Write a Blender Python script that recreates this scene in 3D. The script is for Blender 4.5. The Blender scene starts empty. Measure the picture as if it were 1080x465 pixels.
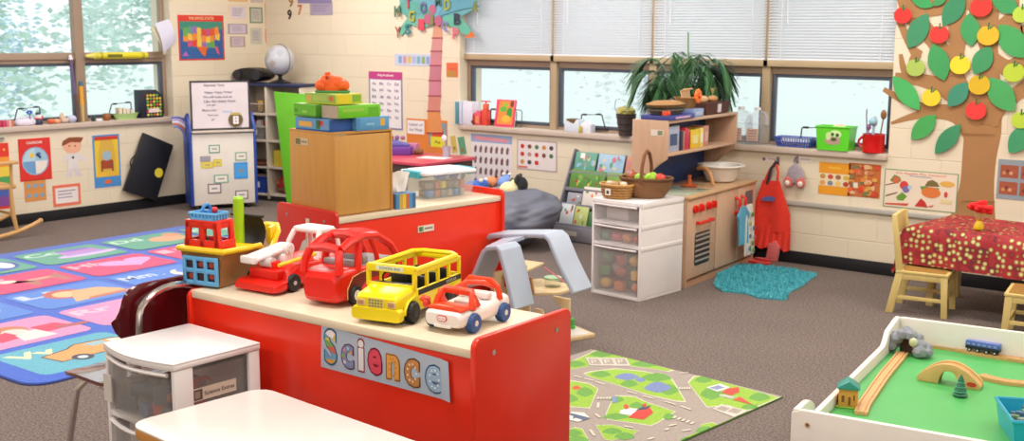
import bpy, bmesh, math, random
from math import sin, cos, pi, radians, atan2, hypot
from mathutils import Vector, Matrix
random.seed(7)
WORLD = 1.2; LAMP = 33; EXPO = 0.16
SC = bpy.context.scene
COL = SC.collection
# ---------------------------------------------------------------- camera
F_PX = 1202.4; YAW, PITCH, ROLL = -.6673, .1633, .0053
CH = 1.65
def cam_axes():
    cy, sy, cp, sp, cr, sr = cos(YAW), sin(YAW), cos(PITCH), sin(PITCH), cos(ROLL), sin(ROLL)
    f = Vector((sy*cp, cy*cp, -sp)); r = Vector((cy, -sy, 0)); u = r.cross(f)
    return cr*r+sr*u, -sr*r+cr*u, f
CR, CU, CF = cam_axes()
CAMP = Vector((0, 0, CH))
def ray(x, y): return CR*((x-540)/F_PX) - CU*((y-232.5)/F_PX) + CF
def FZ(x, y, z=0.0):
    d = ray(x, y); return CAMP + d*((z-CH)/d.z)
def FX(x, y, X):
    d = ray(x, y); return CAMP + d*(X/d.x)
def FY(x, y, Y):
    d = ray(x, y); return CAMP + d*(Y/d.y)
def depth(p): return (Vector(p)-CAMP).dot(CF)
def S(p, px): return px*depth(p)/F_PX
XA, YB = -9.275, 7.697          # left wall plane, back wall plane
cam = bpy.data.cameras.new('camera'); co = bpy.data.objects.new('camera', cam); COL.objects.link(co)
m3 = Matrix((CR, CU, -CF)).transposed()
co.matrix_world = Matrix.Translation(CAMP) @ m3.to_4x4()
cam.sensor_width = 36; cam.lens = F_PX*36/1080
cam.clip_start = .05; cam.clip_end = 200
cam.dof.use_dof = True; cam.dof.focus_distance = 3.7; cam.dof.aperture_fstop = 7
SC.camera = co
# ---------------------------------------------------------------- materials
def lin(h):
    h = h.lstrip('#'); o = []
    for i in (0, 2, 4):
        c = int(h[i:i+2], 16)/255; o.append(c/12.92 if c <= .04045 else ((c+.055)/1.055)**2.4)
    return (*o, 1)
_mc = {}
def M(hx, rough=.5, kind='plain', metal=0.0, s=1.0):
    k = (hx, rough, kind, metal, s)
    if k in _mc: return _mc[k]
    m = bpy.data.materials.new(kind+'_'+hx.strip('#')); m.use_nodes = True
    nt = m.node_tree; N = nt.nodes; L = nt.links; b = N['Principled BSDF']
    c = lin(hx); b.inputs['Base Color'].default_value = c
    b.inputs['Roughness'].default_value = rough; b.inputs['Metallic'].default_value = metal
    def tc(): 
        t = N.new('ShaderNodeTexCoord'); return t.outputs['Object']
    def noise(scale, detail=3, src=None):
        n = N.new('ShaderNodeTexNoise'); n.inputs['Scale'].default_value = scale; n.inputs['Detail'].default_value = detail
        L.new(src or tc(), n.inputs['Vector']); return n
    def ramp(src, stops):
        r = N.new('ShaderNodeValToRGB'); e = r.color_ramp.elements
        while len(e) > 1: e.remove(e[0])
        e[0].position = stops[0][0]; e[0].color = stops[0][1]
        for p, cc in stops[1:]:
            q = e.new(p); q.color = cc
        L.new(src, r.inputs['Fac']); return r
    def sc(col, f): return (min(1, col[0]*f), min(1, col[1]*f), min(1, col[2]*f), 1)
    def bump(src, st, dist=.01):
        bp = N.new('ShaderNodeBump'); bp.inputs['Strength'].default_value = st; bp.inputs['Distance'].default_value = dist
        L.new(src, bp.inputs['Height']); L.new(bp.outputs['Normal'], b.inputs['Normal'])
    if kind == 'plain':
        n = noise(6*s); r = ramp(n.outputs['Fac'], [(.3, sc(c, .96)), (.7, sc(c, 1.04))]); L.new(r.outputs['Color'], b.inputs['Base Color'])
    elif kind == 'wood':
        mp = N.new('ShaderNodeMapping'); mp.inputs['Scale'].default_value = (1, 1, .12) if s > 0 else (.12, 1, 1)
        L.new(tc(), mp.inputs['Vector']); n = noise(38*abs(s), 4, mp.outputs['Vector'])
        r = ramp(n.outputs['Fac'], [(.3, sc(c, .93)), (.5, c), (.72, sc(c, 1.05))]); L.new(r.outputs['Color'], b.inputs['Base Color'])
    elif kind == 'fabric':
        n = noise(140*s, 2); r = ramp(n.outputs['Fac'], [(.3, sc(c, .82)), (.7, sc(c, 1.15))]); L.new(r.outputs['Color'], b.inputs['Base Color'])
        bump(n.outputs['Fac'], .4, .004); b.inputs['Sheen Weight'].default_value = .2
    elif kind == 'wicker':
        w = N.new('ShaderNodeTexWave'); w.bands_direction = 'Z'; w.inputs['Scale'].default_value = 22*s; w.inputs['Distortion'].default_value = 3; w.inputs['Detail'].default_value = 3; w.inputs['Detail Scale'].default_value = 6
        L.new(tc(), w.inputs['Vector']); r = ramp(w.outputs['Fac'], [(.1, sc(c, .55)), (.6, c), (1, sc(c, 1.2))]); L.new(r.outputs['Color'], b.inputs['Base Color'])
        bump(w.outputs['Fac'], .8, .01)
    elif kind == 'leaf':
        n = noise(9*s); r = ramp(n.outputs['Fac'], [(.3, sc(c, .75)), (.7, sc(c, 1.25))]); L.new(r.outputs['Color'], b.inputs['Base Color'])
    elif kind == 'gloss':
        b.inputs['Coat Weight'].default_value = 1; b.inputs['Coat IOR'].default_value = 1.9; b.inputs['Coat Roughness'].default_value = .06
    elif kind in ('clear', 'frost', 'glass'):
        out = N['Material Output']; tr = N.new('ShaderNodeBsdfTransparent'); mx = N.new('ShaderNodeMixShader')
        mx.inputs[0].default_value = {'clear': .25, 'frost': .2, 'glass': .05}[kind]
        tr.inputs['Color'].default_value = (.97, .98, .98, 1)
        L.new(tr.outputs[0], mx.inputs[1]); L.new(b.outputs[0], mx.inputs[2]); L.new(mx.outputs[0], out.inputs['Surface'])
    elif kind == 'blind':
        out = N['Material Output']; tl = N.new('ShaderNodeBsdfTranslucent'); mx = N.new('ShaderNodeMixShader'); mx.inputs[0].default_value = .5
        tl.inputs['Color'].default_value = c; L.new(b.outputs[0], mx.inputs[1]); L.new(tl.outputs[0], mx.inputs[2]); L.new(mx.outputs[0], out.inputs['Surface'])
    elif kind == 'block':       # painted concrete block
        sx = N.new('ShaderNodeSeparateXYZ'); L.new(tc(), sx.inputs[0]); ad = N.new('ShaderNodeMath'); L.new(sx.outputs['X'], ad.inputs[0]); L.new(sx.outputs['Y'], ad.inputs[1])
        az = N.new('ShaderNodeMath'); az.inputs[1].default_value = -.022; L.new(sx.outputs['Z'], az.inputs[0])
        cb = N.new('ShaderNodeCombineXYZ'); L.new(ad.outputs[0], cb.inputs['X']); L.new(az.outputs[0], cb.inputs['Y'])
        br = N.new('ShaderNodeTexBrick'); L.new(cb.outputs[0], br.inputs['Vector']); br.inputs['Scale'].default_value = 1
        br.inputs['Brick Width'].default_value = .405; br.inputs['Row Height'].default_value = .2; br.inputs['Mortar Size'].default_value = .0045; br.inputs['Mortar Smooth'].default_value = .5
        br.inputs['Color1'].default_value = sc(c, 1.01); br.inputs['Color2'].default_value = sc(c, .985); br.inputs['Mortar'].default_value = sc(c, .98)
        L.new(br.outputs['Color'], b.inputs['Base Color'])
        n = noise(60, 4); mxx = N.new('ShaderNodeMath'); mxx.operation = 'MULTIPLY_ADD'; mxx.inputs[1].default_value = -1.0
        nm = N.new('ShaderNodeMath'); nm.operation = 'MULTIPLY'; nm.inputs[1].default_value = .18; L.new(n.outputs['Fac'], nm.inputs[0])
        L.new(br.outputs['Fac'], mxx.inputs[0]); L.new(nm.outputs[0], mxx.inputs[2]); bump(mxx.outputs[0], .5, .01)
    elif kind == 'carpet':
        n = noise(95, 2); r = ramp(n.outputs['Fac'], [(.36, lin('#524741')), (.45, lin('#706259')), (.5, lin('#786a61')), (.55, lin('#675e66')), (.64, lin('#8f7e71'))])
        n2 = noise(1.3, 2); r2 = ramp(n2.outputs['Fac'], [(.3, (.93, .93, .93, 1)), (.7, (1.05, 1.05, 1.05, 1))])
        mu = N.new('ShaderNodeMix'); mu.data_type = 'RGBA'; mu.blend_type = 'MULTIPLY'; mu.inputs[0].default_value = 1
        L.new(r.outputs['Color'], mu.inputs[6]); L.new(r2.outputs['Color'], mu.inputs[7]); L.new(mu.outputs[2], b.inputs['Base Color'])
        n3 = noise(300, 2); bump(n3.outputs['Fac'], .6, .006)
    elif kind == 'mottle':      # many-coloured printed pictures / mixed contents
        v = N.new('ShaderNodeTexVoronoi'); v.inputs['Scale'].default_value = 26*s; L.new(tc(), v.inputs['Vector'])
        h = N.new('ShaderNodeSeparateXYZ'); L.new(v.outputs['Color'], h.inputs[0])
        r = ramp(h.outputs[0], [(0, c), (.35, sc(c, .7)), (.5, lin('#d98b3a')), (.65, lin('#4a7a45')), (.8, sc(c, 1.3)), (.93, lin('#b23a34'))]); r.color_ramp.interpolation = 'CONSTANT'
        L.new(r.outputs['Color'], b.inputs['Base Color'])
    elif kind == 'cloth_print':
        v = N.new('ShaderNodeTexVoronoi'); v.inputs['Scale'].default_value = 27; v.inputs['Randomness'].default_value = .55; L.new(tc(), v.inputs['Vector'])
        r = ramp(v.outputs['Distance'], [(0, lin('#e6dcb8')), (.2, lin('#ded08e')), (.3, lin('#a9a860')), (.37, lin('#8a8a4a'))]); 
        h = N.new('ShaderNodeSeparateXYZ'); L.new(v.outputs['Color'], h.inputs[0]); r3 = ramp(h.outputs[0], [(0, lin('#a92a32')), (.5, lin('#8f2226')), (.85, lin('#7a2430'))]); r3.color_ramp.interpolation = 'CONSTANT'
        mu = N.new('ShaderNodeMix'); mu.data_type = 'RGBA'; th = N.new('ShaderNodeMath'); th.operation = 'GREATER_THAN'; th.inputs[1].default_value = .37
        L.new(v.outputs['Distance'], th.inputs[0]); L.new(th.outputs[0], mu.inputs[0]); L.new(r.outputs['Color'], mu.inputs[6]); L.new(r3.outputs['Color'], mu.inputs[7]); L.new(mu.outputs[2], b.inputs['Base Color'])
    elif kind == 'foliage':
        n = noise(1.6*s, 4); r = ramp(n.outputs['Fac'], [(.3, sc(c, .8)), (.7, sc(c, 1.25))]); L.new(r.outputs['Color'], b.inputs['Base Color'])
    _mc[k] = m; return m
# ---------------------------------------------------------------- mesh builder
_tcache = {}
def text_geo(s, off=.012):
    if s in _tcache: return _tcache[s]
    cu = bpy.data.curves.new('t', 'FONT'); cu.body = s; cu.align_x = 'CENTER'; cu.align_y = 'CENTER'; cu.resolution_u = 3; cu.offset = off if len(s) > 3 else .035
    o = bpy.data.objects.new('t', cu); COL.objects.link(o); bpy.context.view_layer.update()
    dg = bpy.context.evaluated_depsgraph_get(); e = o.evaluated_get(dg); me = e.to_mesh()
    g = ([v.co.copy() for v in me.vertices], [tuple(p.vertices) for p in me.polygons])
    e.to_mesh_clear(); bpy.data.objects.remove(o); bpy.data.curves.remove(cu)
    xs = [v.x for v in g[0]] or [0]; ys = [v.y for v in g[0]] or [0]
    mx, my = (min(xs)+max(xs))/2, (min(ys)+max(ys))/2
    g = ([Vector((v.x-mx, v.y-my, 0)) for v in g[0]], g[1], max(xs)-min(xs), max(ys)-min(ys))
    _tcache[s] = g; return g
class MB:
    def __init__(s): s.v = []; s.f = []; s.mi = []; s.mats = []; s.T = Matrix()
    def _m(s, m):
        if m not in s.mats: s.mats.append(m)
        return s.mats.index(m)
    def raw(s, vs, fs, mat):
        o = len(s.v); s.v += [s.T @ Vector(v) for v in vs]; i = s._m(mat)
        s.f += [tuple(a+o for a in f) for f in fs]; s.mi += [i]*len(fs); return s
    def bmadd(s, bm, mat):
        bm.verts.index_update(); s.raw([v.co.copy() for v in bm.verts], [tuple(v.index for v in f.verts) for f in bm.faces], mat); bm.free(); return s
    def box(s, x0, x1, y0, y1, z0, z1, mat, bev=0, seg=2, R=None):
        bm = bmesh.new(); bmesh.ops.create_cube(bm, size=1)
        for v in bm.verts: v.co = Vector((x0+(v.co.x+.5)*(x1-x0), y0+(v.co.y+.5)*(y1-y0), z0+(v.co.z+.5)*(z1-z0)))
        if bev: bmesh.ops.bevel(bm, geom=bm.edges[:], offset=bev, segments=seg, affect='EDGES', profile=.5)
        if R is not None: bm.transform(R)
        return s.bmadd(bm, mat)
    def prism(s, pts, h0, h1, mat, plane='xz', bev=0):
        """extrude a 2d outline: plane xz -> extruded along y, xy -> z, yz -> x"""
        n = len(pts)
        def P(a, b, h): return {'xz': (a, h, b), 'xy': (a, b, h), 'yz': (h, a, b)}[plane]
        bm = bmesh.new(); A = [bm.verts.new(P(a, b, h0)) for a, b in pts]; B = [bm.verts.new(P(a, b, h1)) for a, b in pts]
        bm.faces.new(A); bm.faces.new(B[::-1])
        for i in range(n): bm.faces.new((A[i], B[i], B[(i+1) % n], A[(i+1) % n]))
        bmesh.ops.recalc_face_normals(bm, faces=bm.faces[:])
        if bev:
            es = [e for e in bm.edges if len(e.link_faces) == 2 and e.calc_face_angle(0) > .6]
            bmesh.ops.bevel(bm, geom=es, offset=bev, segments=2, affect='EDGES', profile=.5)
        return s.bmadd(bm, mat)
    def cyl(s, p0, p1, r0, mat, r1=None, n=20, cap=True):
        r1 = r0 if r1 is None else r1; p0 = Vector(p0); p1 = Vector(p1); d = (p1-p0)
        q = d.to_track_quat('Z', 'Y').to_matrix(); vs = []; 
        for k, (p, r) in enumerate(((p0, r0), (p1, r1))):
            for i in range(n): a = 2*pi*i/n; vs.append(p+q @ Vector((r*cos(a), r*sin(a), 0)))
        fs = [(i, (i+1) % n, n+(i+1) % n, n+i) for i in range(n)]
        if cap: fs += [tuple(range(n))[::-1], tuple(range(n, 2*n))]
        return s.raw(vs, fs, mat)
    def lathe(s, prof, mat, c=(0, 0, 0), n=24, sx=1, sy=1, close=True):
        vs = []; m = len(prof)
        for r, z in prof:
            for i in range(n): a = 2*pi*i/n; vs.append((c[0]+r*cos(a)*sx, c[1]+r*sin(a)*sy, c[2]+z))
        fs = [(k*n+i, k*n+(i+1) % n, (k+1)*n+(i+1) % n, (k+1)*n+i) for k in range(m-1) for i in range(n)]
        if close:
            if prof[0][0] > 1e-4: fs.append(tuple(range(n))[::-1])
            if prof[-1][0] > 1e-4: fs.append(tuple((m-1)*n+i for i in range(n)))
        return s.raw(vs, fs, mat)
    def ell(s, c, r, mat, n=16, jit=0, seed=0, zmin=None):
        r = (r, r, r) if not hasattr(r, '__len__') else r
        bm = bmesh.new(); bmesh.ops.create_icosphere(bm, subdivisions=3 if n > 12 else 2, radius=1); rd = random.Random(seed)
        for v in bm.verts:
            k = 1+jit*(rd.random()-.5)*2; v.co = Vector((c[0]+v.co.x*r[0]*k, c[1]+v.co.y*r[1]*k, c[2]+v.co.z*r[2]*k))
            if zmin is not None and v.co.z < zmin: v.co.z = zmin
        return s.bmadd(bm, mat)
    def tube(s, pts, r, mat, n=10, closed=False, rs=None):
        pts = [Vector(p) for p in pts]; m = len(pts); vs = []; up = None
        for k in range(m):
            a = pts[(k-1) % m] if (closed or k > 0) else pts[k]; b = pts[(k+1) % m] if (closed or k < m-1) else pts[k]
            t = (b-a).normalized()
            if up is None: up = Vector((0, 0, 1)) if abs(t.z) < .9 else Vector((1, 0, 0))
            x = t.cross(up).normalized(); up = x.cross(t).normalized(); rr = rs[k] if rs else r
            for i in range(n): an = 2*pi*i/n; vs.append(pts[k]+x*rr*cos(an)+up*rr*sin(an))
        K = m if closed else m-1
        fs = [(k*n+i, k*n+(i+1) % n, ((k+1) % m)*n+(i+1) % n, ((k+1) % m)*n+i) for k in range(K) for i in range(n)]
        if not closed: fs += [tuple(range(n)), tuple((m-1)*n+i for i in range(n))[::-1]]
        return s.raw(vs, fs, mat)
    def torus(s, c, R, r, mat, axis='z', n=28, sx=1, sy=1):
        pts = []
        for i in range(n):
            a = 2*pi*i/n; x, y = R*cos(a)*sx, R*sin(a)*sy
            pts.append({'z': (c[0]+x, c[1]+y, c[2]), 'y': (c[0]+x, c[1], c[2]+y), 'x': (c[0], c[1]+x, c[2]+y)}[axis])
        return s.tube(pts, r, mat, 8, True)
    # flat artwork on a front face: local x right, z up, y is into the wall
    def fl(s, pts, y, mat, plane='xz'):
        vs = [(a, y, b) if plane == 'xz' else (a, b, y) for a, b in pts]
        return s.raw(vs, [tuple(range(len(vs)))], mat)
    def text(s, t, cx, cz, h, y, mat, w=None, plane='xz', rot=0):
        v, f, tw, th = text_geo(t)
        if th < 1e-6: return s
        k = h/th; kx = k if w is None else w/tw; c_, s_ = cos(rot), sin(rot)
        P = [((p.x*kx)*c_-(p.y*k)*s_+cx, (p.x*kx)*s_+(p.y*k)*c_+cz) for p in v]
        return s.raw([(a, y, b) if plane == 'xz' else (a, b, y) for a, b in P], f, mat)
    def build(s, name, parent=None, loc=None, rz=0, smooth=35, tag_=None):
        me = bpy.data.meshes.new(name); me.from_pydata([tuple(v) for v in s.v], [], s.f)
        for m in s.mats: me.materials.append(m)
        me.polygons.foreach_set('material_index', s.mi); me.polygons.foreach_set('use_smooth', [True]*len(me.polygons))
        me.update(); me.set_sharp_from_angle(angle=radians(smooth))
        o = bpy.data.objects.new(name, me); COL.objects.link(o)
        if parent is not None: o.parent = parent
        if loc is not None: o.location = loc
        if rz: o.rotation_euler.z = rz
        return o
def tag(o, label=None, cat=None, group=None, kind=None):
    if label: o['label'] = label
    if cat: o['category'] = cat
    if group: o['group'] = group
    if kind: o['kind'] = kind
    return o
def E(name, label, cat, loc, rz=0, group=None, kind=None):
    o = bpy.data.objects.new(name, None); COL.objects.link(o); o.location = loc; o.rotation_euler.z = rz; o.empty_display_size = .05
    return tag(o, label, cat, group, kind)
def kids(o): return [c for c in bpy.data.objects if c.parent == o]
def dup(o, loc=None, rz=None, label=None, parent=None):
    c = o.copy(); COL.objects.link(c)
    if parent is not None: c.parent = parent
    if loc is not None: c.location = loc
    if rz is not None: c.rotation_euler.z = rz
    if label: c['label'] = label
    for k in kids(o): dup(k, parent=c)
    return c
def circ(cx, cy, r, n=20, ry=None, a0=0): 
    ry = r if ry is None else ry
    return [(cx+r*cos(a0+2*pi*i/n), cy+ry*sin(a0+2*pi*i/n)) for i in range(n)]
def rrect(x0, x1, y0, y1, r, n=4):
    o = []
    for cx, cy, a in ((x1-r, y1-r, 0), (x0+r, y1-r, pi/2), (x0+r, y0+r, pi), (x1-r, y0+r, 1.5*pi)):
        for i in range(n+1): t = a+pi/2*i/n; o.append((cx+r*cos(t), cy+r*sin(t)))
    return o
def arc(p0, p1, p2, n=10):
    p0, p1, p2 = Vector(p0), Vector(p1), Vector(p2); return [tuple(p0*(1-t)**2+p1*2*t*(1-t)+p2*t*t) for t in [i/n for i in range(n+1)]]
RB = 0.0; RA = pi/2          # rotations of things facing out of the back wall / the left wall
def onB(x, y, off=0): p = FY(x, y, YB-off); return p
def onA(x, y, off=0): p = FX(x, y, XA+off); return p
# ================================================================ room shell
WALL = M('#e6d9c1', .6, 'block')
SILLZ = .845
def st(o): return tag(o, kind='structure')
b = MB(); b.box(-9.6, 3.2, -3.2, 8.0, -.1, 0, M('#857a74', .95, 'carpet')); st(b.build('floor'))
b = MB(); b.box(-9.6, 3.2, -3.2, 8.0, 2.75, 2.85, M('#ece8df', .8)); st(b.build('ceiling'))
AY0, AY1 = 4.755, 6.555       # window opening in the left wall
b = MB()
for y0, y1, z0, z1 in ((-3.2, 8.0, 0, SILLZ-.045), (-3.2, AY0, SILLZ-.045, 2.75), (AY1, 8.0, SILLZ-.045, 2.75), (AY0, AY1, 2.4, 2.75)):
    b.box(XA-.3, XA, y0, y1, z0, z1, WALL)
st(b.build('wall_left'))
BX0, BX1 = -6.66, -2.79
b = MB()
for x0, x1, z0, z1 in ((XA, 3.2, 0, SILLZ-.045), (XA, BX0, SILLZ-.045, 2.75), (BX1, 3.2, SILLZ-.045, 2.75), (BX0, BX1, 2.4, 2.75)):
    b.box(x0, x1, YB, YB+.3, z0, z1, WALL)
st(b.build('wall_back'))
b = MB(); b.box(3.0, 3.2, -3.2, YB, 0, 2.75, WALL); st(b.build('wall_right'))
b = MB(); b.box(XA, 3.0, -3.2, -3.0, 0, 2.75, WALL); st(b.build('wall_front'))
BASE = M('#17171c', .5)
b = MB(); b.box(XA, XA+.012, -3.0, YB, 0, .094, BASE, .003); st(b.build('baseboard_left'))
b = MB(); b.box(XA+.012, 3.0, YB-.012, YB, 0, .09, BASE, .003); st(b.build('baseboard_back'))
STONE = M('#c9b8ab', .35)
b = MB(); b.box(XA-.13, XA+.035, AY0-.0, AY1, SILLZ-.045, SILLZ, STONE, .006); st(b.build('trim_1'))
b = MB(); b.box(BX0, BX1, YB-.035, YB+.13, SILLZ-.045, SILLZ, STONE, .006); st(b.build('trim_2'))
b = MB(); b.box(-3.6, 2.9, YB-.025, YB, .425, .462, M('#b9b3aa', .4), .008); st(b.build('trim_3'))
# ---- windows: one per bay
TAN = M('#a08a76', .45); DARK = M('#4a5260', .4); GL = M('#dff4fa', .05, 'glass'); WHITE = M('#eceef6', .5); TANL = M('#b5a080', .5)
def window(n, T, w, blind, sashdark=True):
    """T: local frame with x along the wall, y outward from the wall face, z up"""
    root = bpy.data.objects.new('window_%d' % n, None); COL.objects.link(root); root.matrix_world = T; st(root)
    y0, y1 = .10, .155; m = .035; zb, zt = SILLZ, 2.4; r0, r1 = 1.362, 1.455
    b = MB(); b.box(0, m, y0, y1, zb, zt, TAN, .003); b.box(w-m, w, y0, y1, zb, zt, TAN, .003)
    b.box(m, w-m, y0, y1, r0, r1, TAN, .003); b.box(m, w-m, y0, y1, zt-.05, zt, TAN); b.box(m, w-m, y0, y1, zb, zb+.022, TAN)
    if blind: b.box(-.02, w+.02, .055, .11, 1.415, 1.462, TANL, .004)
    else: b.box(m, w-m, .085, y0, 1.395, 1.425, TAN, .003)
    b.build('frame', root)
    b = MB(); k = .028; za, zc = zb+.022, r0
    b.box(m, m+k, y0+.01, y1-.005, za, zc, DARK, .003); b.box(w-m-k, w-m, y0+.01, y1-.005, za, zc, DARK, .003)
    b.box(m+k, w-m-k, y0+.01, y1-.005, zc-k*.9, zc, DARK, .003); b.box(m+k, w-m-k, y0+.01, y1-.005, za, za+k, DARK, .003); b.build('sash', root)
    b = MB(); b.box(m+.01, w-m-.01, .128, .132, za+.01, zc-.01, GL); b.build('pane', root)
    b = MB(); b.box(m, w-m, .128, .132, r1-.005, zt-.045, GL); b.build('pane', root)
    b = MB(); cx = w*.42; HM = M('#3d4048', .35, metal=.6)
    b.tube([(cx-.12, .085, zb+.035), (cx-.10, .06, zb+.14)], .005, HM, 6); b.tube([(cx+.12, .085, zb+.035), (cx+.10, .06, zb+.15)], .005, HM, 6)
    b.tube([(cx-.10, .06, zb+.14), (cx+.10, .06, zb+.15)], .0035, HM, 6); b.box(cx-.09, cx-.05, .052, .068, zb+.135, zb+.15, HM, .002); b.box(cx+.05, cx+.09, .052, .068, zb+.143, zb+.158, HM, .002)
    b.box(cx-.14, cx+.14, .085, .1, zb+.02, zb+.04, HM, .003); b.build('window_latch', root)
    if blind:
        b = MB(); z = 1.475
        while z < 2.36:
            R = Matrix.Translation((0, .07, z)) @ Matrix.Rotation(radians(50), 4, 'X')
            b.box(.01, w-.01, -.0125, .0125, -.0006, .0006, M('#eaecf0', .5, 'blind'), R=R); z += .021
        b.box(.01, w-.01, .06, .085, 2.36, 2.395, WHITE, .003); b.box(.01, w-.01, .062, .08, 1.462, 1.474, WHITE, .003)
        for q in (.12, .88): b.box(w*q-.002, w*q+.002, .054, .056, 1.47, 2.37, WHITE)
        b.cyl((w*.17, .045, 2.34), (w*.17, .045, 1.72), .004, WHITE, n=8); b.build('window_blind', root)
TB = lambda x: Matrix.Translation((x, YB, 0))
wB = (BX1-BX0)/4
for i in range(4): window(3+i, TB(BX0+i*wB), wB, True)
wA = (AY1-AY0)/2
for i in range(2): window(1+i, Matrix.Translation((XA, AY0+i*wA, 0)) @ Matrix.Rotation(pi/2, 4, 'Z'), wA, False)
# mullion covers between bays
b = MB()
for i in (1, 2, 3): b.box(BX0+i*wB-.032, BX0+i*wB+.032, YB+.075, YB+.11, SILLZ, 2.4, TANL, .004)
st(b.build('trim_4'))
b = MB(); b.box(XA-.11, XA-.075, AY0+wA-.045, AY0+wA+.045, SILLZ, 2.4, TAN, .004); st(b.build('trim_5'))
# ================================================================ outside
w = bpy.data.worlds.new('world'); SC.world = w; w.use_nodes = True; nt = w.node_tree; bg = nt.nodes['Background']
sky = nt.nodes.new('ShaderNodeTexNoise'); sky.inputs['Scale'].default_value = 1.5; tcd = nt.nodes.new('ShaderNodeTexCoord'); nt.links.new(tcd.outputs['Generated'], sky.inputs['Vector'])
cr = nt.nodes.new('ShaderNodeValToRGB'); cr.color_ramp.elements[0].color = (.84, .96, 1, 1); cr.color_ramp.elements[1].color = (1, 1, 1, 1); nt.links.new(sky.outputs['Fac'], cr.inputs['Fac']); nt.links.new(cr.outputs['Color'], bg.inputs['Color']); bg.inputs['Strength'].default_value = WORLD
b = MB(); b.box(-60, 40, -40, 70, -.6, -.5, M('#dfe8e2', .9)); tag(b.build('ground'), kind='structure')
rd = random.Random(5)
def tree(x, y, h, r, hx, label, n=1500, group=None):  # leaf and trunk colours painted pale to imitate haze and overexposure
    root = E('leafy_tree', label, 'tree', (x, y, -.5), 0, group)
    b = MB(); b.tube([(0, 0, 0), (.1, .05, h*.3), (-.05, .1, h*.6), (.05, 0, h*.9)], .15, M('#c3cad2', .9), 8, rs=[.2, .15, .1, .04])
    for k in range(7):
        a = k*2.4; z = h*(.3+.08*k); b.tube([(0, 0, z), (cos(a)*r*.7, sin(a)*r*.7, z+h*.16)], .05, M('#c3cad2', .9), 6, rs=[.07, .02])
    b.build('trunk', root)
    vs = []; fs = []; cl = [(rd.gauss(0, r*.5), rd.gauss(0, r*.5), h*.55+rd.gauss(0, h*.2)) for _ in range(34)]
    for _ in range(n):
        c = rd.choice(cl); p = Vector((c[0]+rd.gauss(0, r*.2), c[1]+rd.gauss(0, r*.2), c[2]+rd.gauss(0, r*.2)))
        p.z = max(.3, p.z)
        q = Matrix.Rotation(rd.uniform(0, 6.3), 3, 'Z') @ Matrix.Rotation(rd.uniform(0, 3.1), 3, 'X'); s_ = rd.uniform(.04, .1); o = len(vs)
        for ax, ay in ((-1, 0), (0, -.5), (1, 0), (0, .5)): vs.append(p+q @ Vector((ax*s_, ay*s_, 0)))
        fs.append((o, o+1, o+2, o+3))
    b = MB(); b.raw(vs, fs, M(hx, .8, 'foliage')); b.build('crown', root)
G = 'trees outside the windows'
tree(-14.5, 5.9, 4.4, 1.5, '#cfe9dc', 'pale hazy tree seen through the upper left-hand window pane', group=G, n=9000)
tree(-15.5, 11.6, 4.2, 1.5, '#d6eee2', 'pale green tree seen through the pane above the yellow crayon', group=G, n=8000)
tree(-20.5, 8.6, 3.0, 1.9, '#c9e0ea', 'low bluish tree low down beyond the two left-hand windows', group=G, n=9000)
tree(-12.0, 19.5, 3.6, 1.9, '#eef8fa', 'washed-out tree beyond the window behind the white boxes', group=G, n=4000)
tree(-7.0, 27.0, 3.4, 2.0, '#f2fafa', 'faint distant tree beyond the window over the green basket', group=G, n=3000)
# ================================================================ room lights: ceiling troffers
def area(x, y, sx, sy, p, col=(1, .95, .88)):
    l = bpy.data.lights.new('ceiling_lamp', 'AREA'); l.shape = 'RECTANGLE'; l.size = sx; l.size_y = sy; l.energy = p; l.color = col
    o = bpy.data.objects.new('ceiling_lamp', l); COL.objects.link(o); o.location = (x, y, 2.73)
for x in (-7.6, -5.0, -2.4, .4):
    for y in (-.5, 2.2, 4.6, 6.6): area(x, y, 1.2, .6, LAMP)
SC.view_settings.view_transform = 'Standard'; SC.view_settings.look = 'None'; SC.view_settings.gamma = 1; SC.view_settings.use_curve_mapping = False
SC.view_settings.exposure = EXPO
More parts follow.
